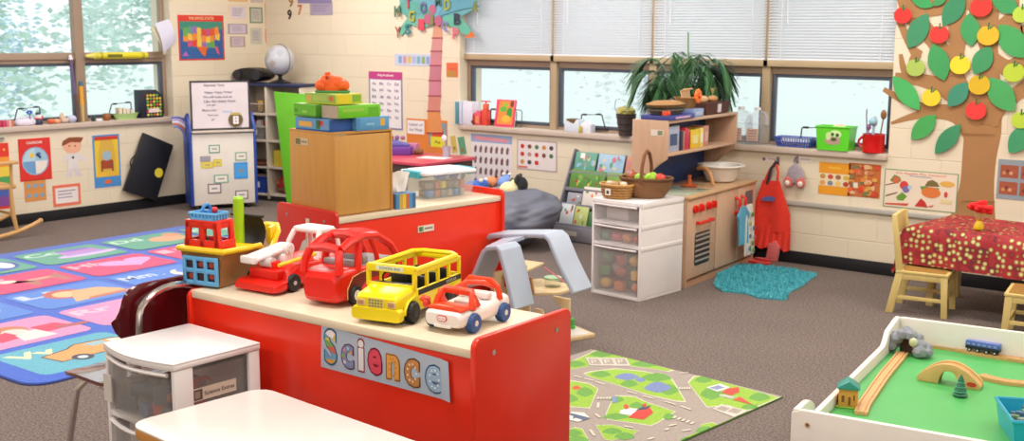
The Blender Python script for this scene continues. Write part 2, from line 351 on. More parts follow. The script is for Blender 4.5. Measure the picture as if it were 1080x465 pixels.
# ================================================================ flat things on walls
PAP = lambda h, r=.6: M(h, r)
INK = M('#5a5560', .6)
class Poster:
    """flat sheet on a wall; art coordinates u 0..1 to the right, v 0..1 upward"""
    def __init__(s, x0, y0, x1, y1, wall, base, th=.003, off=-.0004, tilt=0):
        f = onA if wall == 'A' else onB
        a, b = f(x0, y0), f(x1, y1); s.c = (a+b)/2; ax = 1 if wall == 'A' else 0
        s.w = abs(b[ax]-a[ax]); s.h = abs(a.z-b.z); s.rz = RA if wall == 'A' else RB; s.th = th
        if wall == 'A': s.c.x = XA+off+th/2
        else: s.c.y = YB-off-th/2
        s.b = MB(); s.tilt = tilt
        s.b.box(-s.w/2, s.w/2, -th/2, th/2, -s.h/2, s.h/2, base); s.k = 0
    def _y(s): s.k += 1; return -s.th/2-.0003-.00012*s.k
    def P(s, u, v): return ((u-.5)*s.w, (v-.5)*s.h)
    def rect(s, u0, v0, u1, v1, m): s.b.fl([s.P(u0, v0), s.P(u1, v0), s.P(u1, v1), s.P(u0, v1)], s._y(), m); return s
    def poly(s, pts, m): s.b.fl([s.P(*p) for p in pts], s._y(), m); return s
    def disc(s, u, v, r, m, ry=None):       # r as a share of the width
        cx, cz = s.P(u, v); s.b.fl(circ(cx, cz, r*s.w, 16, (ry or r)*s.w), s._y(), m); return s
    def text(s, t, u, v, h, m, w=None, rot=0): cx, cz = s.P(u, v); s.b.text(t, cx, cz, h*s.h, s._y(), m, None if w is None else w*s.w, rot=rot); return s
    def lines(s, u0, v0, u1, v1, n, m, rag=.3, seed=1):
        r = random.Random(seed); y = s._y(); st_ = (v1-v0)/n
        for i in range(n):
            a = v1-st_*(i+.3); e = u1-(u1-u0)*rag*r.random()
            s.b.fl([s.P(u0, a-st_*.2), s.P(e, a-st_*.2), s.P(e, a+st_*.2), s.P(u0, a+st_*.2)], y, m)
        return s
    def done(s, name, label, cat, group=None):
        o = s.b.build(name, None, s.c, s.rz)
        if s.tilt: o.rotation_euler.y = s.tilt
        return tag(o, label, cat, group)
RED = M('#d8261c', .5); WHT = M('#f3efea', .6); BLU = M('#3f77c4', .5); YEL = M('#f0c63a', .5); ORG = M('#ea6f2e', .5); GRN = M('#4f9f4b', .5); PUR = M('#7a4fa0', .5); PNK = M('#e583ac', .5); SKY = M('#8fc0e0', .5); BRN = M('#7d4a2c', .6)
# left wall, under the window
p = Poster(-12, 152, 13, 219, 'A', M('#e0382c'))
for i, h in enumerate(('#8a4fa3', '#4a66b8', '#4fa35a', '#ecd04a', '#ef9a38')): p.rect(0, .04+i*.15, 1, .04+(i+1)*.15, M(h))
p.disc(.75, .9, .06, YEL).disc(.45, .9, .05, M('#c9b7a0')).done('rainbow_poster', 'rainbow striped poster with a red top, partly cut off at the left wall', 'poster')
p = Poster(18.5, 147, 55, 188.5, 'A', M('#d93229')); p.disc(.5, .46, .42, M('#8fb6d8'), .42)
for i, h in enumerate(('#9cc4dc', '#b7d6e4', '#6f9fce', '#e9e2da')):
    a = i*pi/2; p.poly([(.5, .46)]+[(.5+.38*cos(a+t*pi/16), .46+.38*sin(a+t*pi/16)*(p.w/p.h)) for t in range(9)], M(h))
p.disc(.4, .6, .07, YEL).disc(.62, .62, .06, M('#4d6da6')).poly([(.55, .65), (.7, .55), (.66, .5), (.52, .6)], M('#3a3a66')).text('CALENDAR', .5, .9, .06, WHT, .5)
p.done('weather_poster', 'square red poster with a blue and white four-part weather circle', 'poster')
p = Poster(25, 191, 49, 210.5, 'A', M('#d9924e'))
for i in range(3):
    for j in range(2): p.disc(.2+.3*i, .27+.46*j, .1, M('#7fa6bf'))
p.done('sticker_sheet', 'small orange sheet with six blue dots below the red weather poster', 'poster')
p = Poster(55, 196, 85.5, 215, 'A', M('#e8775c')); p.rect(.09, .14, .91, .86, M('#ece3e2')).lines(.18, .3, .85, .75, 3, M('#a7a0b4')); p.done('caption_card', 'orange bordered caption card beneath the paper boy', 'card')
p = Poster(97, 143, 128, 195.5, 'A', M('#4b8fcf')); p.rect(.06, .2, .94, .97, M('#e9b93a')).rect(.2, .3, .8, .9, M('#d8b04a'))
p.poly([(.06, .97), (.3, .97), (.14, .5), (.18, .25), (.06, .25)], M('#e8c62f')).poly([(.94, .97), (.7, .97), (.86, .5), (.82, .25), (.94, .25)], M('#e8c62f'))
p.rect(.06, .9, .94, .97, M('#cc3d2a')).rect(.3, .35, .7, .52, M('#a8472c')).disc(.5, .6, .17, M('#9fb8c8')).rect(.27, .3, .33, .5, BRN).rect(.67, .3, .73, .5, BRN).disc(.5, .1, .14, M('#e06c3a'), .07)
p.done('curtain_poster', 'blue poster of yellow curtains around a table beside the black portfolio', 'poster')
# paper boy
bo = E('paper_boy', 'cut-out paper boy with brown hair drawn on white, taped to the left wall', 'cut-out', onA(77, 166, .001), RA)
def pxA(x, y): q = onA(x, y)-onA(77, 166); return (q.y, q.z)
SKIN = M('#e9b193'); b = MB()
b.fl([pxA(*q) for q in ((66, 152), (70, 148), (84, 147), (86, 153), (84, 159), (78, 162), (71, 161), (67, 157))], -.0012, SKIN)
b.fl([pxA(*q) for q in ((74, 161), (81, 161), (90, 166), (89, 170), (82, 168), (82, 178), (72, 178), (72, 168), (67, 171), (66, 167))], -.001, M('#dfd9da'))
b.fl([pxA(*q) for q in ((72, 177), (77, 177), (76, 186), (70, 187))], -.0008, M('#d7cfd3')); b.fl([pxA(*q) for q in ((78, 177), (82, 177), (87, 185), (80, 186))], -.0008, M('#d7cfd3'))
for q in ((73, 154), (79, 154)): b.fl(circ(*pxA(*q), .008, 8), -.0016, BRN)
b.box(-.01, .01, -.001, .001, -.01, .01, SKIN); b.build('figure', bo)
b = MB(); b.fl([pxA(*q) for q in ((65, 154), (66, 149), (72, 145), (82, 144.5), (88, 145), (85, 150), (74, 150), (68, 153))], -.002, M('#8e4a26')); b.build('hair', bo)
# thermostat
p0 = onA(0, 145.5); b = MB(); b.box(-.06, .03, -.025, 0, -.018, .022, M('#b9b7a8', .4), .005); b.box(-.05, .02, -.027, -.025, -.008, .006, M('#77776c')); tag(b.build('thermostat', None, (XA, p0.y, p0.z), RA), 'grey wall thermostat just under the window sill at far left', 'thermostat')
# black portfolio leaning on the wall
q = [FX(x, y, XA+.05) for x, y in ((151, 140), (182, 153), (164, 212), (130, 201))]; c = sum(q, Vector())/4
pt = E('art_portfolio', 'large black portfolio case with a round yellow sticker leaning on the left wall', 'portfolio', (XA+.05, c.y, c.z), RA)
b = MB(); b.prism([((v-c).y, (v-c).z) for v in q], -.02, .02, M('#1d1f26', .45), bev=.006); b.build('case', pt)
b = MB(); s_ = FX(166, 182, XA+.05)-c; b.cyl((s_.y, -.0215, s_.z), (s_.y, -.0245, s_.z), .045, M('#e3cf3c'), n=24); b.build('sticker', pt)
b = MB(); m_ = (q[0]+q[3])/2-c; d_ = (q[0]-q[3]).normalized(); a_ = m_-d_*.06; e_ = m_+d_*.06
b.tube(arc((a_.y, 0, a_.z), (m_.y-.05, 0, m_.z+.02), (e_.y, 0, e_.z)), .006, M('#111216')); b.build('handle', pt)
# map and paper sheets right of the window
p = Poster(187, 15.5, 237, 63, 'A', M('#d8382c')); p.rect(.03, .03, .97, .86, M('#2f5f9e')).rect(.03, .68, .97, .86, M('#3d8c78'))
r = random.Random(3); cl = ['#d8582f', '#e9c24a', '#6aa84f', '#c94f7c', '#9a6cb4', '#e88a3c', '#d6463a', '#5b9d8e']
ys = [.3, .45, .6, .74]
for i in range(8):
    for j in range(3):
        u = .1+i*.098; v = .28+j*.14+.03*sin(i); 
        if j == 0 and i in (0, 7): continue
        p.poly([(u+r.uniform(-.01, .01), v+r.uniform(-.02, .02)), (u+.1, v+r.uniform(-.03, .02)), (u+.1+r.uniform(-.02, .02), v+.15), (u+.04, v+.17), (u, v+.14)], M(cl[(i*3+j*5+i*j) % 8]))
p.poly([(.38, .3), (.62, .3), (.56, .08), (.5, .12)], M('#dd6a2f')).poly([(.78, .3), (.84, .3), (.88, .12), (.83, .14)], M('#e0557a')).poly([(.06, .1), (.2, .1), (.14, .2)], M('#b46ac0')).text('THE UNITED STATES', .5, .93, .06, M('#f3d7a0'), .55)
p.done('united_states_map', 'classroom map of the United States with red title band on the left wall', 'map')
sh = [(240, 5, 261, 21, '#e8d3ae', '#d9cfd8', 'cream sheet with pale lilac centre, highest of the sheets right of the map'), (240, 25, 261, 36, '#a99a9a', '#cdbfd2', 'lilac sheet with grey border, wider, between the cream sheet and the small mauve one'), (242.5, 38.5, 258.5, 49.5, '#a6968f', '#cdb8c4', 'small mauve card with a brown border, lowest in the column beside the map'),
      (263, 7.5, 277, 24.5, '#6d8f6a', '#c3bfae', 'green framed sheet beside the tall orange framed one'), (263.5, 29, 276.5, 46.5, '#c8cbae', '#c5bdb8', 'unframed pale grey-green sheet under the green framed sheet'), (279, 3, 294.5, 28, '#e08662', '#c9b4ab', 'tall orange framed sheet above the globe'), (279.5, 30, 294.5, 45, '#d9684d', '#ceb6a4', 'squarish orange-red framed sheet right above the globe'), (264, -8, 277, 3, '#c5b39a', '#c9bdb9', 'pale sheet cut by the top of the photo above the green framed sheet'), (240, -12, 261, 2, '#dcae6c', '#e2c193', 'tan sheet cut by the top edge above the cream sheet')]
for x0, y0, x1, y1, c1, c2, lb in sh:
    p = Poster(x0, y0, x1, y1, 'A', M(c1)); p.rect(.1, .08, .9, .92, M(c2)).lines(.22, .2, .8, .8, 5, M('#a59ba6'), seed=int(x0+y0)); p.done('paper_sheet', lb, 'paper', 'sheets of paper right of the map')
# curled sheets clipped on the window return
for i, (pts, hx, lb) in enumerate((([(163, 25), (178, 20), (185, 44), (172, 56)], '#d9d9ee', 'white curling sheet pinned at the side of the left window'), ([(160, 30), (166, 27), (176, 56), (172, 58)], '#d9cfa8', 'cream folder edge hanging behind the white curling sheet'))):
    X = XA+.03-.02*i; q = [FX(x, y, X) for x, y in pts]; c = sum(q, Vector())/4; n = 8; b = MB(); vs = []; fs = []
    for a in range(n+1):
        for e in range(2):
            t = a/n; v = (q[0].lerp(q[3], t) if e == 0 else q[1].lerp(q[2], t))-c; vs += [(v.y, -.03*sin(t*3), v.z)]
    for a in range(n): fs.append((2*a, 2*a+1, 2*a+3, 2*a+2))
    b.raw(vs, fs, M(hx, .6)); vs2 = [(x, y+.002, z) for x, y, z in vs]; b.raw(vs2, fs, M(hx, .6)); tag(b.build('hanging_sheet', None, c, RA), lb, 'paper')
# ================================================================ things on the left sill
ZS = SILLZ
def onSA(x, y, d=.07): q = FZ(x, y, ZS); return FX(x, y, XA+.035-d) if False else Vector((XA+.035-d, FX(x, y, XA+.035-d).y, ZS))
# row of small books at the far left
for i, (x, h, c) in enumerate(((2, .055, '#c8466a'), (5.5, .055, '#d66f86'), (8.5, .053, '#e0b3a0'), (11.5, .052, '#c07a66'), (-1.5, .055, '#b83850'))):
    q = onSA(x, 132); b = MB(); b.box(-.011, .011, -.04, .04, 0, h, M(c), .002); b.box(-.0095, .0095, -.038, .041, .002, h-.002, M('#efe8dd'))
    tag(b.build('small_book', None, q, RA), ['crimson', 'rose pink', 'peach', 'rust-coloured', 'dark red'][i]+' little book standing in the row at the far left of the sill', 'book', 'little books on the left sill')
q = onSA(27, 132); b = MB(); n = 18
b.lathe([(.03, 0), (.075, .004), (.088, .02), (.085, .04), (.07, .055), (.03, .062), (0, .063)], M('#e6def0', .4), n=20, sx=1.1, sy=.6)
for k in range(5): a = k*1.3; b.tube([(cos(a)*.03, sin(a)*.02, .06), (cos(a)*.05, sin(a)*.03, .075), (cos(a)*.07, sin(a)*.035, .06)], .006, M('#efe9f6'), 6)
tag(b.build('plastic_bag', None, q, RA), 'crumpled white plastic bag lying on the left sill beside little books', 'bag')
q = onSA(41, 130, .05)
t = E('craft_jar', 'small craft jar figure with blue lid and red scarf on left sill', 'jar', q, RA)
b = MB(); b.lathe([(.03, 0), (.034, .015), (.034, .03), (.03, .045), (.026, .05)], M('#39415c', .3)); b.lathe([(.026, .05), (.034, .062), (.03, .08), (.018, .088), (0, .09)], M('#e3dde6', .4)); b.build('jar_body', t)
b = MB(); b.torus((0, 0, .056), .028, .008, M('#e0624c')); b.ell((.02, -.02, .066), .014, M('#d84f3c'), 8); b.build('scarf', t)
b = MB(); b.ell((-.005, 0, .096), (.022, .02, .014), M('#3e4560'), 8); b.build('cap', t)
q = onSA(31, 118, .03); t = E('blue_flower', 'blue plastic flower on a thin stem in front of the left pane', 'flower', q, RA)
b = MB(); b.tube([(0, 0, 0), (.004, 0, .05), (0, 0, .1)], .004, M('#35549c'), 6); b.build('stem', t)
b = MB(); 
for k in range(6): a = k*pi/3; b.ell((.018*cos(a), 0, .112+.012*sin(a)), (.014, .006, .008), M('#2f62c4'), 8)
b.build('flower_head', t)
for x, hx, r, lb in ((54, '#dd6d40', .036, 'orange gourd on the left sill'), (60, '#e7a784', .034, 'peach spiral shell behind the orange gourd'), (66, '#d8bda6', .04, 'tan conch shell nearest the purple wand')):
    q = onSA(x, 130, .06); b = MB()
    if 'gourd' in lb:
        for k in range(8): a = k*pi/4; b.ell((cos(a)*r*.4, sin(a)*r*.4, r*.62), (r*.55, r*.55, r*.6), M(hx), 8)
        b.cyl((0, 0, r*1.1), (.006, 0, r*1.6), .005, M('#7b6a3a'), n=8)
    else:
        for k in range(5): b.ell((r*.5*cos(k*.8)*(1-k*.18), 0, r*.6+.014*k), (r*(1-k*.17), r*.8*(1-k*.17), r*.62*(1-k*.12)), M(hx, .35), 8)
        b.cyl((0, 0, r), (.01, 0, r*2.1), .018, M(hx, .35), .003)
    tag(b.build('gourd' if 'gourd' in lb else 'sea_shell', None, q, RA), lb, 'gourd' if 'gourd' in lb else 'shell')
q = onSA(76, 130, .05); b = MB(); b.lathe([(.018, 0), (.026, .006), (.04, .024), (.042, .036), (.036, .052), (.02, .064), (0, .068)], M('#c6cbe6', .1)); b.lathe([(.027, 0), (.027, .005)], M('#8c8a96', .3)); tag(b.build('glass_ball', None, q, RA), 'pale glass ball paperweight on the left sill below the mullion', 'ornament')
# wands / pencils leaning on the mullion
def leaner(x0, y0, x1, y1, name, lb, cat, parts):
    a = FX(x0, y0, XA-.01); e = FX(x1, y1, XA-.07); a.z = ZS if a.z < ZS+.06 else a.z; L_ = (e-a).length
    t = bpy.data.objects.new(name, None); COL.objects.link(t); t.location = a; t.rotation_mode = 'QUATERNION'; t.rotation_quaternion = (e-a).to_track_quat('Z', 'Y'); tag(t, lb, cat)
    for pn, z0, z1, r0, r1, hx in parts: b = MB(); b.cyl((0, 0, z0*L_), (0, 0, z1*L_), r0, M(hx, .4), r1, n=14); b.build(pn, t)
leaner(83, 130, 74, 58, 'paper_wand', 'long purple wand with a white tip leaning on the window mullion', 'wand', (('shaft', 0, .93, .012, .014, '#6a5583'), ('tip', .93, 1, .02, .012, '#ece6f2'), ('grip', .0, .42, .016, .016, '#5a4440')))
leaner(88, 130, 85, 86, 'giant_pencil', 'giant orange pencil standing against the mullion beside the purple wand', 'pencil', (('barrel', .42, .88, .018, .018, '#e6a023'), ('eraser', .88, 1, .018, .017, '#3f6e86'), ('shaft_end', 0, .42, .012, .018, '#c9a86b')))
# yellow crayon lying on the transom
pa, pb = FX(93.5, 61, XA+.0), FX(157.5, 59.7, XA+.0); L_ = (pb-pa).length
t = bpy.data.objects.new('giant_crayon', None); COL.objects.link(t); t.location = (XA-.045, pa.y, 1.455-.03); t.rotation_euler = (radians(-90), 0, 0)
tag(t, 'giant yellow crayon lying along the window transom of the left wall', 'crayon')
b = MB(); b.cyl((0, 0, .09), (0, 0, L_), .031, M('#e3d52c', .35), n=24); b.build('barrel', t)
b = MB(); b.cyl((0, 0, .0), (0, 0, .08), .012, M('#e9e06a', .4), .026, n=20); b.cyl((0, 0, .08), (0, 0, .1), .031, M('#e9e06a', .4), n=24); b.build('crayon_tip', t)
b = MB()
for z in (.135, .15, L_-.06, L_-.045): b.cyl((0, 0, z), (0, 0, z+.006), .0316, M('#59591c'), n=24)
b.box(.0305, .0318, -.012, .012, .2, .35, M('#6a6a20')); b.build('band', t)
# small jar, brown pot, pale green tray with books, patterned basket
q = onSA(99, 128, .05); b = MB(); b.lathe([(.018, 0), (.022, .01), (.022, .03), (.012, .042), (.012, .052), (0, .053)], M('#2f4a44', .3)); tag(b.build('small_bottle', None, q, RA), 'tiny dark bottle on the sill under the yellow crayon', 'bottle')
q = onSA(104, 129, .03); b = MB(); b.box(-.03, .03, -.02, .02, 0, .022, M('#efeaf2'), .006); tag(b.build('soap_dish', None, q, RA), 'small white dish between the tiny bottle and the brown pot', 'dish')
q = onSA(113, 128, .05); b = MB(); b.lathe([(.024, 0), (.034, .02), (.036, .045), (.028, .06), (.03, .064), (.022, .064), (.02, .05)], M('#9a6236', .4)); tag(b.build('brown_pot', None, q, RA), 'small brown clay pot left of the pale green tray', 'pot')
q = onSA(133, 128, .06); t = E('green_tray', 'pale lime green tray on the left sill holding tan books', 'tray', q, RA)
b = MB(); pr = [(.1, 0), (.13, .05), (.135, .055), (.125, .052), (.097, .006)]; b.lathe(pr, M('#b4d98a', .4), n=28, sy=.42, sx=1); b.lathe([(0, .006), (.098, .006)], M('#b4d98a', .4), n=28, sy=.42, close=False); b.build('dish', t)
for k, (dx, hx, lb) in enumerate(((-.07, '#c9b79a', 'tan'), (-.03, '#b98a6a', 'brown'), (.01, '#d4c6b4', 'cream'), (.05, '#8d7fa0', 'mauve'))):
    b = MB(); b.box(-.017, .017, -.03, .03, 0, .1-.006*k, M(hx), .002); b.box(-.015, .015, -.0305, .031, .003, .097-.006*k, M('#e8dfcc')); tag(b.build('paperback', None, q+Vector((0, dx, .008)), RA), lb+' paperback standing in the pale green tray', 'book', 'paperbacks in the green tray')
q = onSA(158, 126, .08); t = E('zigzag_basket', 'tall black storage box with yellow green zigzag pattern, rightmost on the left sill', 'box', q, RA)
b = MB(); b.prism([(-.12, 0), (.12, 0), (.12, .2), (.05, .26), (-.12, .26)], -.05, .06, M('#1f2233', .5), bev=.004); b.build('box_body', t)
b = MB()
cl = ['#e8d34a', '#63a84f', '#d9523c', '#e8d34a', '#79b04e', '#e2a23c', '#e8d34a']
for j in range(7):
    for i in range(5):
        x = -.065+i*.034; z = .03+j*.03
        if x > .05+(.25-z)*.3: continue
        b.fl([(x, z), (x+.017, z-.014), (x+.034, z), (x+.017, z+.014)], -.052, M(cl[(i+j*2) % 7]))
b.box(-.04, .075, -.054, -.052, .05, .085, M('#e9d9de')); b.build('patterned_front', t)
# ================================================================ far-left corner furniture
# rocking chair (mostly outside the frame)
def rocking_chair():
    t = E('rocking_chair', 'light wooden rocking chair at the far left edge by the rainbow poster', 'chair', (-8.94, 4.40, 0), 0)
    W_ = M('#c99d62', .4, 'wood')
    for s_ in (-1, 1):
        b = MB(); pts = [(s_*.25, -.42+.84*i/12, .03+.35*((i/12-.5)**2)) for i in range(13)]; b.tube([(x, y, z) for x, y, z in pts], .018, W_, 8)
        b.ell((s_*.25, .42, .118), .022, W_, 8); b.build('rocker', t, rz=-pi/2*0)
        for y, zt in ((-.18, .62), (.2, .42)):
            b = MB(); b.tube([(s_*.25, y*1.1, .05), (s_*.235, y, .2), (s_*.24, y*.95, zt)], .016, W_, 8, rs=[.014, .02, .015]); b.build('leg', t)
        b = MB(); b.box(s_*.26-.03, s_*.26+.03, -.24, .25, .6, .625, W_, .008); b.tube([(s_*.245, .2, .42), (s_*.25, .2, .6)], .013, W_, 8); b.build('armrest', t)
    b = MB(); b.box(-.25, .25, -.25, .24, .4, .435, W_, .012); b.build('seat', t)
    b = MB()
    for s_ in (-1, 1): b.tube([(s_*.22, -.22, .42), (s_*.24, -.36, 1.0)], .017, W_, 8)
    for i in range(5): b.tube([(-.14+.07*i, -.22, .43), (-.15+.075*i, -.345, .94)], .008, W_, 8)
    b.box(-.26, .26, -.375, -.345, .9, 1.0, W_, .01); b.build('backrest', t)
    for y, z in ((.2, .2), (-.18, .22)): b = MB(); b.tube([(-.24, y, z), (.24, y, z)], .011, W_, 8); b.build('stretcher', t)
    return t
t = rocking_chair(); t.rotation_euler.z = radians(0)
# teaching easel
ev = Vector((.243, .517, 0)).normalized(); eang = atan2(ev.y, ev.x)
t = E('teaching_easel', 'wide white magnetic teaching easel cabinet with blue side panels', 'easel', (-8.80, 6.40, 0), eang)
W_ = M('#e6dfd6', .35); BL = M('#2749a3', .4); w_, h_ = .57, .72
b = MB(); b.box(0, w_, 0, .03, .045, h_-.01, W_, .004); b.build('front_panel', t)
for s_ in (0, 1):
    b = MB(); x = -.025 if s_ == 0 else w_
    b.prism([(-.01, .04), (.28, .04), (.28, .72), (.24, .84), (.1, .9), (.0, .78), (-.01, .7)], x, x+.025, BL, 'yz', .004); b.build('side_panel', t)
b = MB(); b.box(0, w_, .05, .27, .04, .06, BL); b.box(0, w_, .26, .28, .06, h_, BL); b.box(.0, w_, -.035, .02, h_, h_+.02, M('#cfc3b4', .4), .006); b.build('tray', t)
for x in (.03, .51):
    for y in (.03, .24): b = MB(); b.cyl((x-.012, y, .022), (x+.012, y, .022), .022, M('#1a1a1f'), n=14); b.cyl((x, y, .03), (x, y, .05), .008, M('#777777', .3, metal=1), n=8); b.build('caster', t)
b = MB(); 
b.text('', 0, 0, .01, 0, W_)
# whiteboard leaning in the tray
wb = E('dry_erase_board', 'black framed dry erase board with handwriting standing on the easel', 'whiteboard', t.matrix_basis @ Vector((.0, .03, .74)) if False else Vector((-8.80, 6.40, 0))+Vector((cos(eang)*.008-sin(eang)*.05, sin(eang)*.008+cos(eang)*.05, .742)), eang)
b = MB(); FR = M('#35353b', .4); bw, bh = .55, .455
b.box(0, bw, -.008, .008, 0, .015, FR); b.box(0, bw, -.008, .008, bh-.015, bh, FR); b.box(0, .015, -.008, .008, .015, bh-.015, FR); b.box(bw-.015, bw, -.008, .008, .015, bh-.015, FR); b.build('frame', wb)
b = MB(); b.box(.015, bw-.015, -.004, .004, .015, bh-.015, M('#e4dbe0', .25)); I2 = M('#50465f')
for s_, x, z, ht in (('Alphabet Time', .22, .41, .03), ('Happy, Happy Friday!', .26, .345, .028), ('We will make and do', .25, .305, .022), ('Like this letter from', .27, .265, .026), ('you get', .19, .228, .022), ('Maybe then', .17, .18, .026), ('Thank you', .2, .135, .022), ('go!', .2, .095, .02)): b.text(s_, x, z, ht, -.0048, I2)
b.box(.29, .38, -.0047, -.004, .158, .175, M('#b9c4e6')); b.build('writing_surface', wb)
b = MB(); b.cyl((.41, -.009, .09), (.41, -.018, .09), .068, M('#6a5b38'), n=12); b.box(.385, .435, -.022, -.018, .05, .125, M('#f2eef2')); b.text('A', .41, .105, .02, -.0225, M('#a03c78')); b.text('a', .41, .075, .016, -.0225, M('#a03c78')); b.box(.365, .455, -.02, -.012, .135, .155, M('#c9b25a')); b.build('letter_badge', wb)
# magnetic cards (they hang on the easel front)
def card(px0, py0, px1, py1, hx, name, lb, inner=None, cat='card'):
    nrm = Vector((-sin(eang), cos(eang), 0)); o0 = Vector((-8.80, 6.40, 0))-nrm*.002
    def hit(x, y): d = ray(x, y); k = (o0-CAMP).dot(nrm)/d.dot(nrm); return CAMP+d*k
    a, e = hit(px0, py0), hit(px1, py1); c = (a+e)/2; w2 = abs((e-a).dot(Vector((cos(eang), sin(eang), 0))))/2; h2 = abs(a.z-e.z)/2
    b = MB(); b.box(-w2, w2, -.002, 0, -h2, h2, M(hx))
    if inner: b.box(-w2*.82, w2*.82, -.0026, -.002, -h2*.75, h2*.75, M(inner)); b.box(-w2*.45, w2*.45, -.003, -.0026, -h2*.15, h2*.15, M('#8a8f94'))
    tag(b.build(name, None, c, eang), lb, cat, 'cards on the easel front')
card(220, 153, 232, 161, '#5fa08a', 'word_card', 'green edged word card, highest on the easel front', '#ece6da')
card(248, 160.5, 260.5, 169, '#7fae96', 'word_card', 'green edged word card just above the bright blue square', '#ece6da')
card(225.5, 184.5, 241, 192.5, '#6fa890', 'word_card', 'green edged word card in the middle below the yellow strips', '#ece6da')
card(246.5, 171.5, 261.5, 188, '#3a94dc', 'blue_square', 'bright blue square card on the right of the easel front', '#4aa2e6')
card(219, 194, 233.5, 203.5, '#7b6f78', 'photo_card', 'white photo card with a small dark picture, lower left on easel', '#e9e1dc')
card(248, 201, 262, 209.5, '#7b6f78', 'photo_card', 'white photo card with a dark picture, lower right on easel', '#e9e1dc')
card(211, 165, 222, 170, '#8f8a9c', 'strip_card', 'grey jigsaw strip beside the yellow strips', '#a9a2b0')
card(212, 171, 225, 177, '#dcc53e', 'strip_card', 'yellow strip card below the grey jigsaw strip', '#e6d35c')
card(225, 168, 234, 175, '#d9c44a', 'strip_card', 'yellow strip card to the right of the grey jigsaw strip', '#e6d35c')
# rainbow arch in the pocket left of the easel
def hitE(x, y, off):
    nrm = Vector((-sin(eang), cos(eang), 0)); o0 = Vector((-8.80, 6.40, 0))+nrm*off; d = ray(x, y); return CAMP+d*((o0-CAMP).dot(nrm)/d.dot(nrm))
q = hitE(186, 135, .17); rb = MB()
for k, hx in enumerate(('#5a6fc0', '#b9a6d8', '#e7e2ee', '#c7726a', '#6f86cc')):
    pts = [(-.0+cos(a)*(.17-.022*k), 0, sin(a)*(.22-.022*k)) for a in [pi*i/14 for i in range(0, 9)]]; rb.tube(pts, .011, M(hx), 6)
tag(rb.build('rainbow_arch', None, (q.x-.01, q.y, .64), eang), 'arched rainbow cut-out poking up behind the easel side panel', 'cut-out')
# bookshelf, boombox, globe, bins, green board
sa = radians(12); t = E('cubby_shelf', 'white cubby bookshelf with a dark blue top in the far corner', 'shelf', (-9.13, 7.17, 0), sa)
W_ = M('#d9cdbc', .45, 'wood'); sw, sd, sh_ = .79, .30, 1.12
b = MB(); b.box(-.01, sw+.01, -.01, sd, sh_, sh_+.03, M('#232c55', .35), .008); b.build('top', t)
for x in (0, .36, sw-.02): b = MB(); b.box(x, x+.022, 0, sd, .02, sh_, W_, .003); b.build('upright', t)
b = MB(); b.box(.0, sw, sd-.012, sd, .02, sh_, W_); b.build('back_panel', t)
for x0, x1 in ((.022, .36), (.382, sw-.02)):
    for z in (.05, .32, .58, .84): b = MB(); b.box(x0, x1, .0, sd-.012, z, z+.02, W_, .003); b.build('shelf_board', t)
b = MB(); b.box(0, sw, .02, sd, 0, .05, M('#3b3534')); b.build('plinth', t)
def inshelf(lx, ly, z): return Vector((-9.13+cos(sa)*lx-sin(sa)*ly, 7.17+sin(sa)*lx+cos(sa)*ly, z))
def tub(name, lb, loc, rz, w, d, h, hx, kind='plain', taper=.9, grp=None, cat='bin', rim=True, lbl=None, rough=.4):
    t = E(name, lb, cat, loc, rz, grp); m_ = M(hx, rough, kind); b = MB(); th = .004
    w2, d2 = w/2, d/2; wb, db = w2*taper, d2*taper
    vs = [(-wb, -db, 0), (wb, -db, 0), (wb, db, 0), (-wb, db, 0), (-w2, -d2, h), (w2, -d2, h), (w2, d2, h), (-w2, d2, h)]
    vi = [(x*(1-th/abs(x)) if x else 0, y*(1-th/abs(y)), (z+th) if z == 0 else z) for x, y, z in vs]
    b.raw(vs, [(3, 2, 1, 0), (0, 1, 5, 4), (1, 2, 6, 5), (2, 3, 7, 6), (3, 0, 4, 7)], m_); b.raw(vi, [(0, 1, 2, 3), (4, 5, 1, 0), (5, 6, 2, 1), (6, 7, 3, 2), (7, 4, 0, 3)], m_); b.build('tub_body', t)
    if rim:
        b = MB(); r_ = .007; b.tube([(-w2, -d2, h), (w2, -d2, h), (w2, d2, h), (-w2, d2, h)], r_, M(hx, rough), 6, True); b.build('rim', t)
    if lbl: b = MB(); b.box(-w2*.45, w2*.45, -d2-.004, -d2*.97, h*.35, h*.7, M(lbl)); b.build('label', t)
    return t
tub('blue_bin', 'blue plastic bin with white label on the bottom cubby', inshelf(.19, .135, .071), sa, .3, .25, .16, '#2b4aa5', lbl='#dfe3ee')
tub('frosted_bin', 'frosted clear bin of red toys on the third cubby up', inshelf(.19, .12, .601), sa, .3, .25, .13, '#cfc9c2', 'frost', lbl='#d8cfc0')
tub('grey_tray', 'frosted tray in the topmost left cubby', inshelf(.19, .12, .861), sa, .28, .25, .09, '#b9aca0', 'frost')
tub('flat_tray', 'thin brown tray with papers in the second cubby from the floor', inshelf(.19, .12, .341), sa, .28, .25, .03, '#8c5a44')
for k in range(4):
    b = MB(); b.ell((0, 0, .045), (.05, .04, .045), M(['#c83a32', '#b0332e', '#e0e0e0', '#c83a32'][k]), 8, .12, k); tag(b.build('soft_toy', None, inshelf(.09+.065*k, .1+.02*(k % 2), .7), sa), ['red soft toy at the left end of the frosted bin', 'dark red soft toy second in the frosted bin', 'white soft toy in the frosted bin', 'red soft toy at the right end of the frosted bin'][k], 'toy', 'soft toys in the frosted bin')
for k in range(3):
    b = MB(); b.box(-.03, .03, -.05, .05, 0, .07+.02*k, M(['#9a7a4e', '#5c3f34', '#c7a052'][k]), .01); tag(b.build('toy_block', None, inshelf(.1+.08*k, .1, .866+.006), sa), ['tan block in the top cubby tray', 'dark brown block in the top cubby tray', 'tall yellow-brown block in the top cubby tray'][k], 'block', 'blocks in the top cubby tray')
